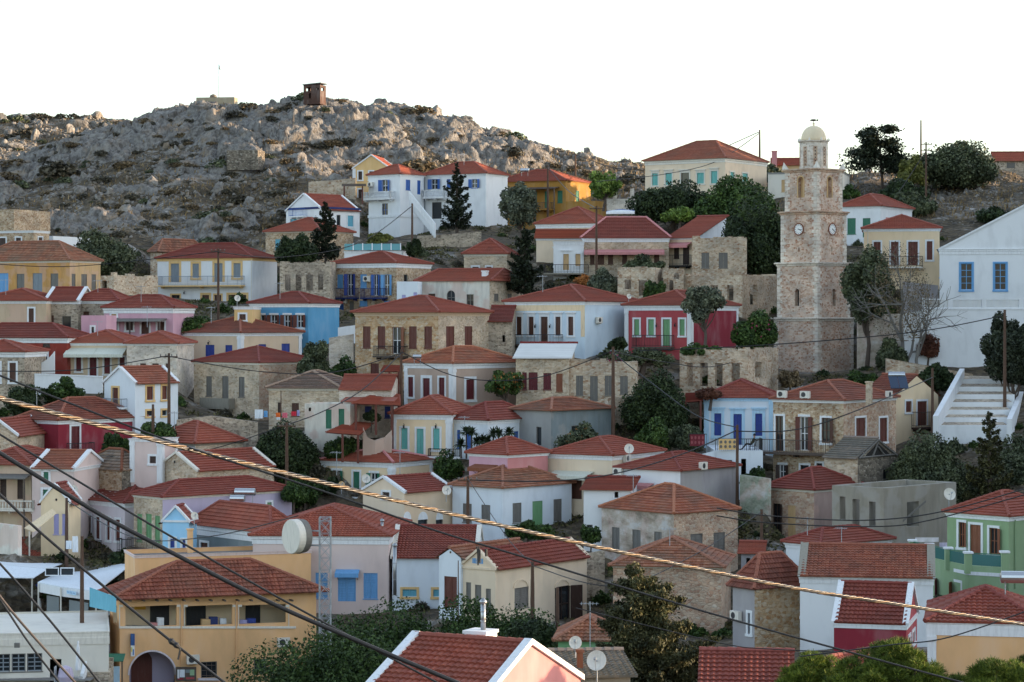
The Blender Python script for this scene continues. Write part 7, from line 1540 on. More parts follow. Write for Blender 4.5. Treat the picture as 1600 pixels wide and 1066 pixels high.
cable('thickest grey cable sloping from the left edge to the bottom centre', [(-60, 671, 22), (0, 708, 22), (140, 794, 22), (203, 829, 22), (400, 931, 22), (555, 1000, 22), (712, 1066, 22), (800, 1104, 22)], .0215)
cable('steep black cable crossing the post office corner', [(-60, 725, 26), (0, 773, 26), (61, 830, 26), (175, 927, 26), (270, 1004, 26), (350, 1066, 26), (400, 1106, 26)], .0155)
r = empty('cable_clamp', W(270, 1004, 25.9)); tag(r, 'black clamp with a dangling tail on the steep black cable', 'clamp'); m = MB(); dv = Vector((1, 0, -.78)).normalized()
m.tube([dv * -.05, dv * -.02, dv * .02, dv * .05, dv * .09], [.02, .036, .026, .034, .016], 8); m.build('clamp_body', flat('cable_sheath_black', PAL['black'], .45), r); m = MB(); m.tube([dv * .09, dv * .10 + Vector((0, 0, -.02)), dv * .085 + Vector((-.01, 0, -.13))], .012, 6); m.build('tail', flat('cable_sheath_black', PAL['black'], .45), r)
r = empty('cable_tag', W(748, 858, 29.9)); tag(r, 'dark tattered strip hanging from the thin black cable at the centre', 'strip'); m = MB()
for k, (x, l_) in enumerate(((-.01, .20), (.012, .17))): m.tube([(x - .02, 0, .03), (x, 0, -.02), (x + .004, 0, -l_)], [.008, .014, .012], 6)
m.build('strip', flat('cable_sheath_black', PAL['black'], .45), r); m = MB(); m.tube([(.09, 0, 0), (.095, 0, -.09)], [.022, .02], 6); m.build('stub', flat('cable_sheath_black', PAL['black'], .45), r)
cable('black cable in the lower left corner crossing the white roof', [(-60, 820, 24), (0, 881, 24), (80, 972, 24), (155, 1066, 24), (190, 1110, 24)], .012)
cable('gold glinting cable at the far lower left corner', [(-60, 846, 23), (0, 932, 23), (50, 992, 23), (117, 1066, 23), (160, 1112, 23)], .0125, 'oldwood')
cable('dark cable paired beside the gold glinting cable', [(-60, 852, 24), (0, 937, 24), (44, 1003, 24), (92, 1066, 24), (120, 1105, 24)], .011)
cable('upper of two wires crossing the concrete shell', [(1120, 794, 80), (1200, 806, 80), (1352, 813, 80), (1479, 798, 80), (1640, 752, 80)], .022)
cable('lower of two wires crossing the concrete shell', [(1120, 806, 80), (1200, 817, 80), (1352, 823, 80), (1453, 813, 80), (1640, 762, 80)], .022)
cable('dark wire rising to the right edge over the orange walled house', [(1250, 1026, 70), (1391, 1008, 70), (1486, 995, 70), (1640, 942, 70)], .02)
cable('wire from the lower centre passing behind the pine crown', [(900, 950, 90), (1122, 1004, 90), (1200, 1014, 90), (1320, 1019, 90)], .02)
cable('wire from the left side to the far right pole past the clock tower', [(1000, 548, 216), (1200, 539, 216), (1428, 519, 216), (1570, 493, 216)], .05)
cable('wire sagging from the terrace pole to the right across the stone house', [(1152, 674, 194), (1240, 672, 193), (1330, 645, 192), (1457, 590, 208)], .05)
cable('wire sagging from the terrace pole to the left over the cream house', [(1152, 672, 194), (1060, 712, 190), (952, 742, 187), (850, 752, 184), (731, 750, 184.4)], .05)
cable('wire between the yellow framed house pole and the left edge', [(-20, 412, 254), (120, 416, 254), (341, 393, 253)], .045)
cable('wire between the yellow framed house pole and the blue railed terrace pole', [(341, 394, 253), (440, 402, 262), (560, 380, 270), (644, 322, 279)], .045)
cable('wire from the small gabled house pole to the left edge', [(-20, 580, 206), (120, 578, 205), (264, 556, 204)], .045)
cable('wire from the small gabled house pole to the taupe house pole', [(264, 557, 204), (400, 580, 206), (520, 582, 209), (627, 552, 212)], .045)
cable('wire from the skyline pole to the cream ridge house pole', [(899, 242, 345), (972, 264, 338), (1060, 258, 332), (1187, 206, 327)], .05)
cable('second lower wire towards the cream ridge house pole', [(932, 284, 300), (1040, 272, 310), (1120, 252, 318), (1187, 208, 327)], .05)
cable('wire from the short centre left pole up to the taupe house pole', [(448, 664, 197), (500, 645, 200), (565, 610, 205), (627, 552, 212)], .045)
cable('wire along the front of the orange block from the left to the mast', [(104, 782, 183), (210, 840, 170), (330, 838, 160), (466, 806, 152)], .035)
cable('wire descending from the central pole towards the roofless ruin', [(958, 550, 209), (1040, 566, 214), (1120, 572, 218), (1215, 540, 240)], .04)
cable('wire from the tower side pole to the yellow house balcony', [(1330, 338, 290), (1380, 330, 300), (1447, 236, 306)], .05)
cable('wire from the taupe house pole to the tall central pole', [(627, 550, 212), (720, 590, 211), (840, 590, 210), (958, 548, 209)], .045)
cable('wire from the tall central pole to the terrace pole', [(958, 552, 208), (1020, 600, 204), (1090, 650, 199), (1152, 668, 194)], .045)
cable('wire from the green door house pole to the cream hall pole', [(731, 748, 184), (765, 800, 176), (800, 850, 166), (832, 882, 158)], .03)
cable('wire from the cream hall pole to the right over the juniper', [(832, 884, 158), (960, 916, 150), (1080, 870, 165), (1190, 800, 181)], .03)
cable('wire from the left edge to the short centre left pole', [(-20, 706, 196), (120, 712, 196), (300, 708, 197), (448, 664, 197)], .04)
cable('wire from the mustard house pole to the long red roof pole', [(856, 262, 301), (890, 300, 290), (932, 326, 260)], .045)
r = local_thing('plank', 'long grey plank leaning across the opening of the concrete shell', 'plank', 1411, 816, 21.4); m = MB(); a, b_ = Vector((0, 0, 0)), W(1447, 785, F / 21.3) - Vector(r.location); m.obox(a, b_ - a, Vector((0, .05, 0)), Vector((0, 0, .17))); m.build('board', paint('greywood', .9), r)
# ---------------------------------------------------------------- terrain
def cp(px, py, d): w = W(px, py, d); CTRL.append((w.x, w.y, w.z))
for px, py in ((-60,192),(60,182),(150,186),(240,194)): cp(px, py, 540)                      # distant ridge
for px, py in ((-60,225),(60,215),(160,220)): cp(px, py, 500)
for px, py in ((-60,262),(60,252),(150,246)): cp(px, py, 455)
for px, py in ((-60,304),(0,266),(60,238),(110,226),(200,198),(250,182),(310,171),(400,168),(470,164),(540,164),(600,174),(660,182),(720,197),(780,216),(850,236),(905,250),(960,258),(1010,264)): cp(px, py, 388)
for px, py in ((0,300),(100,268),(200,246),(300,226),(400,218),(500,212),(600,216),(700,226),(800,246),(880,262),(940,275)): cp(px, py, 362)
for px, py in ((-40,345),(60,322),(200,302),(330,292),(450,282),(540,272),(640,264),(760,266),(880,282),(960,300)): cp(px, py, 338)
for px, py in ((100,382),(200,372),(300,362),(440,345),(500,330)): cp(px, py, 306)
for px, py in ((-200,410),(-120,340)): cp(px, py, 330)
for x, y, z in ((-170,300,14),(-180,400,30),(-170,560,50),(0,450,16),(60,470,14),(-60,460,20),(120,480,20),(180,520,30),(0,600,20),(100,600,25),(220,600,30)): CTRL.append((x, y, z))
for px, py, d in ((1008,302,332),(1100,306,330),(1240,300,322),(1330,288,330),(1400,288,332),(1480,290,332),(1560,262,345),(1640,246,350),(1380,330,300),(1470,340,300),(1560,345,298),(1640,330,300),(1300,280,345),(1560,268,380),(1220,268,370),(1640,262,400),(1640,400,262),(1640,480,240)): cp(px, py, d)
for px, py, d in ((672,408,285),(700,398,292),(720,390,298),(690,425,272)): cp(px, py, d)
# western ridge outside the right edge of the view: it keeps the low sun off the town
for x, y, z in ((100,262,16),(96,322,17),(110,350,18),(120,130,-14),(120,225,24),(128,170,20),(130,262,34),(130,292,34),(100,330,16),(165,225,46),(170,180,42),(170,270,48),(170,300,46),(165,327,51),(100,327,36),(165,335,22),(130,323,40),(130,332,18),(200,323,50),(200,333,22),(200,150,34),(220,220,52),(225,320,48),(225,336,22),(170,148,24),(170,112,-14),(150,80,-12),(210,60,-10),(210,112,-12),(220,360,20),(180,400,16)): CTRL.append((x, y, z))
SQ = -22.6
for x in (-60, -44, -34, -28):
    for y in (150, 170, 190, 208): CTRL.append((x, y, SQ))
for x, y, z in ((-40,130,-25),(-20,140,-25),(0,145,-24),(-20,120,-25),(0,120,-22),(20,130,-20),(-60,110,-26),(-100,150,-24),(-120,200,-20),(-100,240,-8),(-150,100,-26),(-10,95,-18),(10,92,-17),(30,100,-17),(30,85,-17),(0,75,-20),(-30,75,-24),(30,60,-20),(60,90,-15),(60,60,-15),(0,50,-17),(0,25,-9),(0,8,-3),(20,10,-4),(-20,10,-4),(-60,40,-20),(60,30,-12),(100,60,-12),(-100,40,-24),(-150,-10,-24),(0,-10,-1.7),(60,-10,-4),(130,0,-8),(70,140,-6),(80,200,2)): CTRL.append((x, y, z))
A = np.array(CTRL, dtype=float)
key = np.round(A[:, :2] / 1.2).astype(int); _, ui = np.unique(key[:, 0] * 100003 + key[:, 1], return_inverse=True); ui = ui.ravel()
B = np.zeros((ui.max() + 1, 3)); cnt = np.bincount(ui)
for k in range(3): B[:, k] = np.bincount(ui, A[:, k]) / cnt
# where points disagree keep the lower ones
n = len(B); Dm = np.linalg.norm(B[:, None, :2] - B[None, :, :2], axis=2); K = -Dm + np.eye(n) * 1.2
M = np.zeros((n + 3, n + 3)); M[:n, :n] = K; M[:n, n] = 1; M[:n, n + 1:] = B[:, :2] / 100; M[n, :n] = 1; M[n + 1:, :n] = B[:, :2].T / 100
sol = np.linalg.solve(M, np.concatenate([B[:, 2], np.zeros(3)]))
GX, GY, RES = np.arange(-190, 231, 1.0), np.arange(-20, 640, 1.0), 1.0
XX, YY = np.meshgrid(GX, GY); Q = np.stack([XX.ravel(), YY.ravel()], 1); Z = np.zeros(len(Q))
for i in range(0, len(Q), 8000):
    q = Q[i:i + 8000]; d_ = np.sqrt((q[:, None, 0] - B[None, :, 0]) ** 2 + (q[:, None, 1] - B[None, :, 1]) ** 2); Z[i:i + 8000] = -d_ @ sol[:n] + sol[n] + q @ (sol[n + 1:] / 100)
Z = Z.reshape(XX.shape)
def vnoise(x, y, f, seed):
    r = np.random.RandomState(seed); tb = r.rand(256, 256); xi, yi = np.floor(x * f).astype(int), np.floor(y * f).astype(int); fx, fy = x * f - xi, y * f - yi; fx = fx * fx * (3 - 2 * fx); fy = fy * fy * (3 - 2 * fy)
    g = lambda a, b: tb[a % 256, b % 256]
    return (g(xi, yi) * (1 - fx) + g(xi + 1, yi) * fx) * (1 - fy) + (g(xi, yi + 1) * (1 - fx) + g(xi + 1, yi + 1) * fx) * fy
hillmask = np.clip((YY - 300) / 25, 0, 1) * np.clip((XX + 400) / 10, 0, 1)
Z += hillmask * ((vnoise(XX, YY, .16, 1) - .5) * 1.8 + (vnoise(XX, YY, .45, 2) - .5) * 1.0)
Z += (1 - hillmask) * (vnoise(XX, YY, .3, 3) - .5) * .25
edge = np.minimum.reduce([XX + 190, 230 - XX, 640 - YY]); Z = Z - np.clip(1 - edge / 40, 0, 1) ** 2 * (np.maximum(Z, -26) + 30)
def hz(x, y):
    fx = np.clip((np.asarray(x) - GX[0]) / RES, 0, len(GX) - 1.001); fy = np.clip((np.asarray(y) - GY[0]) / RES, 0, len(GY) - 1.001); i, j = fx.astype(int), fy.astype(int); a, b = fx - i, fy - j
    return (Z[j, i] * (1 - a) + Z[j, i + 1] * a) * (1 - b) + (Z[j + 1, i] * (1 - a) + Z[j + 1, i + 1] * a) * b
ny, nx = Z.shape; idx = np.arange(ny * nx).reshape(ny, nx)
Fq = np.stack([idx[:-1, :-1], idx[:-1, 1:], idx[1:, 1:], idx[1:, :-1]], -1).reshape(-1, 4)
def groundmat():
    m, nt, b = nt_new('rocky_dry_ground'); co = coords(nt, (1, 1, 1))
    n1 = N(nt, 'ShaderNodeTexNoise'); n1.inputs['Scale'].default_value = .22; n1.inputs['Detail'].default_value = 9; n1.inputs['Roughness'].default_value = .7; nt.links.new(co.outputs[0], n1.inputs[0])
    r = ramp(nt, [(.30, (.035, .032, .020)), (.45, (.075, .056, .033)), (.55, (.11, .085, .055)), (.60, (.19, .175, .155)), (.75, (.30, .29, .275))]); nt.links.new(n1.outputs[0], r.inputs[0])
    n2 = N(nt, 'ShaderNodeTexVoronoi'); n2.inputs['Scale'].default_value = 1.6; nt.links.new(co.outputs[0], n2.inputs[0]); sp = N(nt, 'ShaderNodeSeparateColor'); nt.links.new(n2.outputs['Color'], sp.inputs[0])
    r2 = ramp(nt, [(.0, (.6, .6, .6)), (.6, (1, 1, 1)), (.9, (1.5, 1.5, 1.5))]); nt.links.new(sp.outputs[0], r2.inputs[0]); o = mixc(nt, 1.0, r.outputs[0], r2.outputs[0], 'MULTIPLY')
    nt.links.new(o, b.inputs['Base Color']); b.inputs['Roughness'].default_value = 1.0; bump(nt, b, n2.outputs['Distance'], 1.0, .35); return m
tag(npmesh('ground', np.stack([XX.ravel(), YY.ravel(), Z.ravel()], 1), Fq, groundmat(), None, True), kind='structure')
mb = MB(); mb.quad((-9000, -9000, -28), (9000, -9000, -28), (9000, 12000, -28), (-9000, 12000, -28))
sm, nt, b = nt_new('sea_water'); b.inputs['Base Color'].default_value = (.02, .05, .07, 1); b.inputs['Roughness'].default_value = .15; tag(mb.build('sea', sm), kind='structure')
# paved square by the harbour
def pavemat():
    m, nt, b = nt_new('grey_flagstone'); co = coords(nt, (1, 1, 1)); br = N(nt, 'ShaderNodeTexBrick'); br.inputs['Scale'].default_value = .9; br.inputs['Color1'].default_value = (.17, .165, .16, 1); br.inputs['Color2'].default_value = (.22, .21, .20, 1); br.inputs['Mortar'].default_value = (.11, .105, .10, 1); br.inputs['Mortar Size'].default_value = .015
    nt.links.new(co.outputs[0], br.inputs[0]); nt.links.new(br.outputs[0], b.inputs['Base Color']); b.inputs['Roughness'].default_value = .8; return m
mb = MB(); mb.quad((-64, 150, SQ + .35), (-26, 150, SQ + .35), (-26, 214, SQ + .35), (-64, 214, SQ + .35)); tag(mb.build('pavement', pavemat()), kind='structure')

# ---------------------------------------------------------------- limestone boulders
import bmesh
def rockmat():
    m, nt, b = nt_new('limestone'); co = coords(nt, (1, 1, 1)); n1 = N(nt, 'ShaderNodeTexNoise'); n1.inputs['Scale'].default_value = 1.1; n1.inputs['Detail'].default_value = 9; n1.inputs['Roughness'].default_value = .7; nt.links.new(co.outputs[0], n1.inputs[0])
    r = ramp(nt, [(.30, (.05, .045, .04)), (.43, (.135, .125, .115)), (.55, (.245, .235, .22)), (.8, (.36, .35, .33))]); nt.links.new(n1.outputs[0], r.inputs[0])
    g = N(nt, 'ShaderNodeNewGeometry'); r2 = ramp(nt, [(0, (.78, .76, .74)), (1, (1.1, 1.08, 1.05))]); nt.links.new(g.outputs['Random Per Island'], r2.inputs[0]); o = mixc(nt, 1.0, r.outputs[0], r2.outputs[0], 'MULTIPLY')
    n3 = N(nt, 'ShaderNodeTexNoise'); n3.inputs['Scale'].default_value = .35; nt.links.new(co.outputs[0], n3.inputs[0]); r3 = ramp(nt, [(.55, 0.0), (.7, .55)]); nt.links.new(n3.outputs[0], r3.inputs[0]); o = mixc(nt, r3.outputs[0], o, (.30, .22, .14))
    nt.links.new(o, b.inputs['Base Color']); b.inputs['Roughness'].default_value = .95
    mg = N(nt, 'ShaderNodeTexNoise'); mg.inputs['Scale'].default_value = 3.2; mg.inputs['Detail'].default_value = 6; cs = coords(nt, (1, 1, .35)); nt.links.new(cs.outputs[0], mg.inputs[0]); bump(nt, b, mg.outputs[0], 1.0, .25); return m
RM = rockmat()
def rockbase(seed, sub):
    r = random.Random(seed); bm = bmesh.new(); bmesh.ops.create_icosphere(bm, subdivisions=sub, radius=1.0)
    pl = []
    for _ in range(19):
        n_ = Vector((r.gauss(0, 1), r.gauss(0, 1), r.gauss(0, .6))).normalized(); pl.append((n_, r.uniform(.42, .80)))
    off = Vector((seed * 3.1, seed * 1.7, 0)); sc = Vector((1, r.uniform(.7, 1), r.uniform(.65, 1.15)))
    for v in bm.verts:
        p = v.co.copy()
        for n_, d_ in pl:
            k = p.dot(n_) - d_
            if k > 0: p -= n_ * k * .96
        nz = mnoise.noise(p * 1.3 + off) * .13 + mnoise.noise(p * 3.4 + off) * .10 + mnoise.noise(p * 7 + off) * .04
        cr = abs(mnoise.noise(Vector((p.x * 2.2, p.y * 2.2, p.z * .7)) + off)); p *= 1 + nz - (.16 * max(0, .12 - cr) / .12)
        v.co = Vector((p.x * sc.x, p.y * sc.y, p.z * sc.z))
    bm.verts.ensure_lookup_table(); V = np.array([v.co[:] for v in bm.verts]); Fa = np.array([[v.index for v in f.verts] for f in bm.faces]); bm.free(); return V, Fa
big = [rockbase(k + 1, 4) for k in range(9)]; small = [rockbase(k + 31, 2) for k in range(8)]
def raycast(px, py, d0=262., d1=600.):
    d = np.full(len(px), np.nan); ux, uz = (px - 800) / F, (HZ - py) / F
    for dd in np.arange(d0, d1, .5):
        todo = np.isnan(d); 
        if not todo.any(): break
        hit = todo & (hz(ux * dd, np.full(len(px), dd)) > uz * dd); d[hit] = dd
    return d
rs = np.random.RandomState(5)
bx = np.array([0,60,100,230,245,430,440,550,562,700,790,880,925,1000]); by = np.array([328,352,374,374,398,396,345,306,276,262,276,268,282,304])
def sample(n, power=1.0, region=0):
    if region == 0: px = rs.uniform(-30, 1005, n * 4); py = rs.uniform(150, 398, n * 4); ok = py < np.interp(px, bx, by)
    elif region == 2: px = rs.uniform(-30, 250, n * 4); py = rs.uniform(178, 262, n * 4); ok = py > 0
    else: px = rs.uniform(1240, 1640, n * 4); py = rs.uniform(262, 352, n * 4); ok = py > 0
    px, py = px[ok], py[ok]; d = raycast(px, py); ok = ~np.isnan(d); px, py, d = px[ok], py[ok], d[ok]
    cl = vnoise(px + 500, py * 1.8, .022, 11) * .6 + vnoise(px + 90, py * 2, .06, 12) * .4
    w = np.clip((cl - .25) * 2.8, .03, 1) * np.where(py < 265, 1.0, .6); k = rs.rand(len(px)) < w; return px[k][:n], py[k][:n], d[k][:n]
sm_b = [] 
protos = []
for V, Fa in big:
    o = npmesh('boulder', V, Fa, RM, None, False); protos.append(o)
px, py, d = sample(240); LB = 'large pale grey limestone boulder among many on the rocky hill'
bnd = np.interp(px, [0, 200, 420, 600, 800, 1000], [262, 190, 158, 164, 214, 262])
for i in range(len(px)):
    up = np.clip(1.25 - (py[i] - bnd[i]) / 190.0, .45, 1.2); r = rs.lognormal(0, .5) * 6.8 * up * d[i] / F
    o = protos[i % 9] if i < 9 else protos[rs.randint(9)].copy()
    if i >= 9: COL.objects.link(o)
    x = (px[i] - 800) / F * d[i]; o.location = (x, d[i] + r * .3, float(hz(x, d[i])) + r * .12); o.rotation_euler = (rs.uniform(-.25, .25), rs.uniform(-.25, .25), rs.uniform(0, 6.28)); o.scale = (r * rs.uniform(.9, 1.5), r * rs.uniform(.8, 1.1), r * rs.uniform(.8, 1.25))
    tag(o, LB, 'boulder', 'boulders on the rocky hill')
def scatter(name, n, base, rpx, region=0, mat_=None):
    px, py, d = sample(n, region=region); Vs, Fs = [], []; o_ = 0
    for i in range(len(px)):
        V, Fa = base[rs.randint(len(base))]; r = rs.lognormal(0, .45) * rpx * d[i] / F; a = rs.uniform(0, 6.28); c, s_ = math.cos(a), math.sin(a); S = np.array([rs.uniform(.9, 1.5), rs.uniform(.8, 1.2), rs.uniform(.7, 1.15)]) * r; v = V * S; v = np.stack([v[:, 0] * c - v[:, 1] * s_, v[:, 0] * s_ + v[:, 1] * c, v[:, 2]], 1); x = (px[i] - 800) / F * d[i]; v += np.array([x, d[i] + .2 * r, float(hz(x, d[i])) + .1 * r]); Vs.append(v); Fs.append(Fa + o_); o_ += len(V)
    tag(npmesh(name, np.concatenate(Vs), np.concatenate(Fs), RM), kind='stuff')
scatter('loose_rocks', 4200, small, 2.7)
scatter('outcrop_rocks', 260, [rockbase(k + 51, 3) for k in range(8)], 6.2)
scatter('ridge_rocks', 420, small, 2.4, 2)
scatter('rubble', 900, small, 2.6, 1)
# craggy bedrock outcrops: tilted jointed blocks rising out of the slope
def cells(x, y, sz, seed, sx=1.0):
    X, Y = x / (sz * sx), y / sz; xi, yi = np.floor(X).astype(int), np.floor(Y).astype(int); r = np.random.RandomState(seed); T_ = r.rand(128, 128, 6); f1 = np.full(x.shape, 9.); f2 = np.full(x.shape, 9.); bi = np.zeros(x.shape + (6,)); ox_ = np.zeros(x.shape); oy_ = np.zeros(x.shape)
    for a in (-1, 0, 1):
        for b in (-1, 0, 1):
            t = T_[(xi + a) % 128, (yi + b) % 128]; dx, dy = xi + a + t[..., 0] - X, yi + b + t[..., 1] - Y; dd = np.sqrt(dx * dx + dy * dy); nb_ = dd < f1; f2 = np.where(nb_, f1, np.minimum(f2, dd)); bi = np.where(nb_[..., None], t, bi); ox_ = np.where(nb_, -dx, ox_); oy_ = np.where(nb_, -dy, oy_); f1 = np.where(nb_, dd, f1)
    return f2 - f1, bi, ox_, oy_
hx, hy = np.meshgrid(np.arange(-104, 54, .25), np.arange(306, 404, .25))
wx = hx + (vnoise(hx, hy, .35, 21) - .5) * 2.2; wy = hy + (vnoise(hx, hy, .35, 22) - .5) * 2.2
base = hz(hx, hy); pxh, pyh = 800 + hx / hy * F, HZ - base / hy * F
crest = np.interp(pxh, [-60, 60, 110, 200, 310, 420, 540, 660, 780, 905, 1010], [262, 236, 219, 190, 163, 158, 157, 174, 209, 250, 264])
topw = np.clip(1.15 - (pyh - crest) / 120., .0, 1); mk = np.clip((vnoise(wx, wy, .075, 23) * .65 + vnoise(wx, wy, .2, 24) * .35 + topw * .34 - .53) * 3.4, 0, 1) * np.clip((900 - pxh) / 70, 0, 1) * np.clip((np.interp(pxh, bx, by) - pyh) / 8 - .5, 0, 1)
e1, c1, u1, v1 = cells(wx, wy, 4.2, 31, .8); e2, c2, u2, v2 = cells(wx, wy, 1.7, 32, .7); e3, c3, u3, v3 = cells(wx, wy, .75, 33)
k1 = np.clip(e1 / .09, 0, 1) ** .7; k2 = np.clip(e2 / .11, 0, 1) ** .7; k3 = np.clip(e3 / .16, 0, 1) ** .7
dsp = k1 * (c1[..., 2] * 2.0 + (c1[..., 3] - .5) * u1 * 2.0 - c1[..., 4] * v1 * 1.6) + k2 * (c2[..., 2] * .9 + (c2[..., 3] - .5) * u2 * 1.1 - c2[..., 4] * v2 * .9) * (.35 + .65 * k1) + k3 * (c3[..., 2] * .5 + (c3[..., 3] - .5) * u3 * .5 - c3[..., 4] * v3 * .5) + (vnoise(hx, hy, 1.6, 25) - .5) * .22
dsp = np.maximum(dsp, 0) * .72 * np.clip((pyh - crest + 14) / 34., .5, 1) * mk - .6 * (1 - mk); V = np.stack([hx.ravel(), hy.ravel(), (base + dsp).ravel()], 1); ny_, nx_ = hx.shape; ix = np.arange(ny_ * nx_).reshape(ny_, nx_); Q4 = np.stack([ix[:-1, :-1], ix[:-1, 1:], ix[1:, 1:], ix[1:, :-1]], -1).reshape(-1, 4); keep = (mk.ravel()[Q4].max(1) > .02); Q4 = Q4[keep]
us, inv = np.unique(Q4, return_inverse=True); tag(npmesh('bedrock', V[us], inv.reshape(-1, 4), RM), kind='structure')
def hz2(x, y):
    x, y = np.asarray(x), np.asarray(y); i = np.clip(((x + 104) / .25).astype(int), 0, nx_ - 1); j = np.clip(((y - 306) / .25).astype(int), 0, ny_ - 1); ins = (x > -104) & (x < 53.7) & (y > 306) & (y < 403.7); return hz(x, y) + np.where(ins, np.maximum(dsp[j, i], 0) * .8, 0)
# scrub on the hill
px, py, d = sample(10); scr = []
for i in range(6):
    K_ = 10; rs2 = np.random.RandomState(i + 60); cs = unit(rs2, K_); cs[:, 2] = abs(cs[:, 2]) * .6; nL = 420; k = rs2.randint(0, K_, nL); P_ = cs[k] * .55 + unit(rs2, nL) * .34; P_[:, 2] = np.maximum(P_[:, 2], -.1); v, f = leaves_mesh(P_, unit(rs2, nL), .16, rs2)
    scr.append((v, f, ['thorn', 'thorn', 'dry', 'olive', 'thorn', 'dry'][i]))
pr = []
for v, f, lf in scr: o = npmesh('scrub_bush', v, f, leafmat(lf, *LEAF[lf])); pr.append(o)
pxa, pya = rs.uniform(0, 1000, 1500), rs.uniform(160, 398, 1500); ok = pya < np.interp(pxa, bx, by); pxa, pya = pxa[ok], pya[ok]; da = raycast(pxa, pya); ok = ~np.isnan(da); pxa, pya, da = pxa[ok][:295], pya[ok][:295], da[ok][:295]
for i in range(len(pxa)):
    k = i % 6; o = pr[k] if i < 6 else pr[k].copy()
    if i >= 6: COL.objects.link(o)
    r = rs.lognormal(0, .5) * 9.5 * da[i] / F; x = (pxa[i] - 800) / F * da[i]; o.location = (x, da[i], float(hz2(x, da[i]))); o.rotation_euler = (0, 0, rs.uniform(0, 6.28)); o.scale = (r * 1.25, r, r * .75)
    tag(o, {0: 'dark thorny scrub bush among the boulders of the rocky hill', 1: 'dark thorny scrub bush among the boulders of the rocky hill', 4: 'dark thorny scrub bush among the boulders of the rocky hill', 2: 'dry brown scrub tuft among the boulders of the rocky hill', 5: 'dry brown scrub tuft among the boulders of the rocky hill', 3: 'olive green scrub bush among the boulders of the rocky hill'}[k], 'scrub', 'scrub bushes on the rocky hill')
# dry grass over the slopes
def grass(n, region_px, region_py, blade, name, lf, lim=None):
    px = rs.uniform(*region_px, n); py = rs.uniform(*region_py, n)
    if lim is not None: ok = py < np.interp(px, bx, by); px, py = px[ok], py[ok]
    d = raycast(px, py); ok = ~np.isnan(d); px, py, d = px[ok], py[ok], d[ok]; x = (px - 800) / F * d; P_ = np.stack([x, d, hz2(x, d) + blade * .3], 1)
    n = len(P_); a = unit(rs, n) * np.array([1, 1, .1]); b = np.stack([rs.normal(0, .35, n), rs.normal(0, .35, n), np.ones(n)], 1); s = blade * rs.uniform(.5, 1.4, (n, 1)); v = np.stack([P_ - a * s * .22 - b * s * .4, P_ + a * s * .22 - b * s * .4, P_ + b * s * .6 + a * s * .02, P_ + b * s * .6 - a * s * .02], 1).reshape(-1, 3)
    tag(npmesh(name, v, np.arange(n * 4).reshape(-1, 4), leafmat(lf, *LEAF[lf])), kind='stuff')
LEAF['straw'] = ((.13, .085, .040), (.36, .26, .14))
grass(9000, (-20, 1010), (160, 398), .5, 'dry_grass', 'straw', 1)
grass(3500, (860, 1620), (238, 345), .6, 'ridge_grass', 'straw')

# weeds and small shrubs on the open ground between the houses
bpy.context.view_layer.update(); dg_ = bpy.context.evaluated_depsgraph_get(); rs = np.random.RandomState(9); hits = []
for px_, py_ in zip(rs.uniform(0, 1600, 5000), rs.uniform(330, 1000, 5000)):
    if py_ < np.interp(px_, bx, by) + 14 or (px_ > 1230 and py_ < 365) or (px_ < 70 and py_ > 860): continue
    ok_, loc_, _n, _i, ob_, _m = SC.ray_cast(dg_, Vector((0, 0, 0)), W(px_, py_, 1.0))
    if ok_ and ob_.name == 'ground': hits.append((px_, py_, loc_.copy()))
P_ = []; 
for _x, _y, l_ in hits:
    for q in range(46): P_.append((l_.x + rs.normal(0, .5), l_.y + rs.normal(0, .6)))
P_ = np.array(P_); zz = hz(P_[:, 0], P_[:, 1]); C_ = np.stack([P_[:, 0], P_[:, 1], zz + .1], 1); n = len(C_); v, f = leaves_mesh(C_, np.tile([0, 0, 1.], (n, 1)) * .3 + unit(rs, n), .17, rs, 2.0); LEAF['weed'] = ((.04, .045, .02), (.17, .15, .07)); tag(npmesh('weeds', v, f, leafmat('weed', *LEAF['weed'])), kind='stuff')
lil = HOUSES['lilac house with white framed brown shutters and white specks on its red roof']; m = MB(); iv = (Matrix.Translation(lil.location) @ Matrix.Rotation(lil.rotation_euler.z, 4, 'Z')).inverted()
for px_, py_, w_ in ((148, 776, 4), (152, 773, 3), (160, 771, 4), (166, 774, 3), (172, 769, 5), (180, 770, 4), (184, 768, 3), (178, 775, 3), (169, 778, 3), (156, 778, 3)):
    ok_, l_, n_, _i, ob_, _m = SC.ray_cast(dg_, Vector((0, 0, 0)), W(px_, py_, 1.0))
    if ok_ and ob_.name.startswith('roof'):
        u_ = n_.cross(Vector((0, 0, 1))).normalized(); v_ = u_.cross(n_); m.poly(*[iv @ (l_ + n_ * .05 + (u_ * math.cos(q) * w_ * .035 + v_ * math.sin(q) * w_ * .02) * rs.uniform(.6, 1.2)) for q in np.linspace(0, 6.28, 8)[:-1]])
if m.v: m.build('roof_specks', paint('white'), lil)
tk = []; pr2 = []
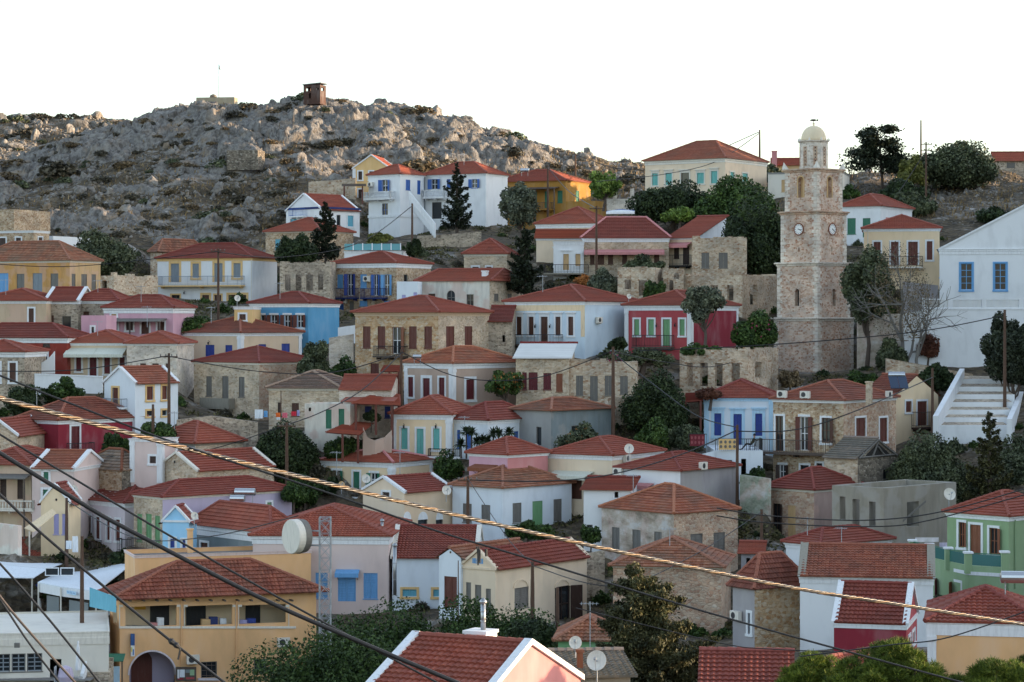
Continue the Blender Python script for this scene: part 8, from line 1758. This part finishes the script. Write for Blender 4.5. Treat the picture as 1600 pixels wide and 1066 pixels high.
for px_, py_, l_ in hits:
    if any((px_ - a) ** 2 + (py_ - b) ** 2 < 24 ** 2 for a, b in tk) or len(tk) > 70: continue
    tk.append((px_, py_)); k = len(tk) % 5; sc_ = rs.lognormal(0, .35) * .62
    if len(pr2) < 5:
        r_ = empty('shrub', l_); cs = unit(rs, 14); cs[:, 2] = abs(cs[:, 2]) * rs.uniform(.2, 1, 14); ii = rs.randint(0, 14, 900); Q_ = cs[ii] * .62 + unit(rs, 900) * .38 * rs.uniform(.5, 1, (900, 1)); Q_[:, 2] = np.maximum(Q_[:, 2], -.15); lf_ = ('fig', 'olive', 'dark', 'thorn', 'green')[len(pr2)]; v, f = leaves_mesh(Q_, unit(rs, 900), .17, rs); npmesh('foliage', v, f, leafmat(lf_, *LEAF[lf_]), r_); st_ = MB(); st_.tube([(0, 0, -.4), (0, 0, .4)], [.05, .03], 5); st_.build('stem', paint('oldwood'), r_); pr2.append(r_); k = len(pr2) - 1
    else:
        r_ = pr2[k].copy(); COL.objects.link(r_)
        for ch in pr2[k].children: c_ = ch.copy(); COL.objects.link(c_); c_.parent = r_
    r_.location = l_; r_.scale = (sc_ * 1.2, sc_, sc_ * rs.uniform(.8, 1.3)); r_.rotation_euler = (0, 0, rs.uniform(0, 6)); tag(r_, ('small dark green shrub growing wild between the houses', 'small grey olive shrub growing wild between the houses', 'small blackish green shrub growing wild between the houses', 'small brownish thorn bush growing wild between the houses', 'small bright green shrub growing wild between the houses')[k], 'bush', 'wild shrubs between the houses')
# ---------------------------------------------------------------- sky, sun, camera
EL, AZ = R_(6.5), R_(86.0)         # low sun beyond the right edge, azimuth measured from +Y towards +X
SUN = Vector((math.sin(AZ) * math.cos(EL), math.cos(AZ) * math.cos(EL), math.sin(EL)))
w = bpy.data.worlds.new('World'); SC.world = w; w.use_nodes = True; nt = w.node_tree
sk = nt.nodes.new('ShaderNodeTexSky'); sk.sky_type = 'NISHITA'; sk.sun_disc = False; sk.sun_elevation = EL; sk.sun_rotation = AZ; sk.air_density = 1.0; sk.dust_density = 1.0; sk.ozone_density = 2.0
hs = nt.nodes.new('ShaderNodeHueSaturation'); hs.inputs['Saturation'].default_value = .62; nt.links.new(sk.outputs[0], hs.inputs['Color'])
nt.links.new(hs.outputs[0], nt.nodes['Background'].inputs[0]); nt.nodes['Background'].inputs[1].default_value = .15
L = bpy.data.lights.new('sun', 'SUN'); L.energy = 2.0; L.angle = R_(.5); L.color = (1.0, .72, .45); lo = bpy.data.objects.new('sun', L); COL.objects.link(lo); lo.rotation_euler = (-SUN).to_track_quat('-Z', 'Y').to_euler(); lo.location = (200, 100, 120)
cam = bpy.data.cameras.new('camera'); co_ = bpy.data.objects.new('camera', cam); COL.objects.link(co_); co_.rotation_euler = (math.pi / 2, 0, 0); cam.sensor_width = 36; cam.lens = F / 1600 * 36; cam.shift_y = -(533 - HZ) / 1600; cam.clip_end = 20000; cam.clip_start = .5; SC.camera = co_
SC.view_settings.view_transform = 'Standard'; SC.view_settings.look = 'None'; SC.view_settings.exposure = 2.1; SC.view_settings.gamma = 1
SC.cycles.max_bounces = 5; SC.cycles.diffuse_bounces = 3; SC.cycles.use_denoising = True
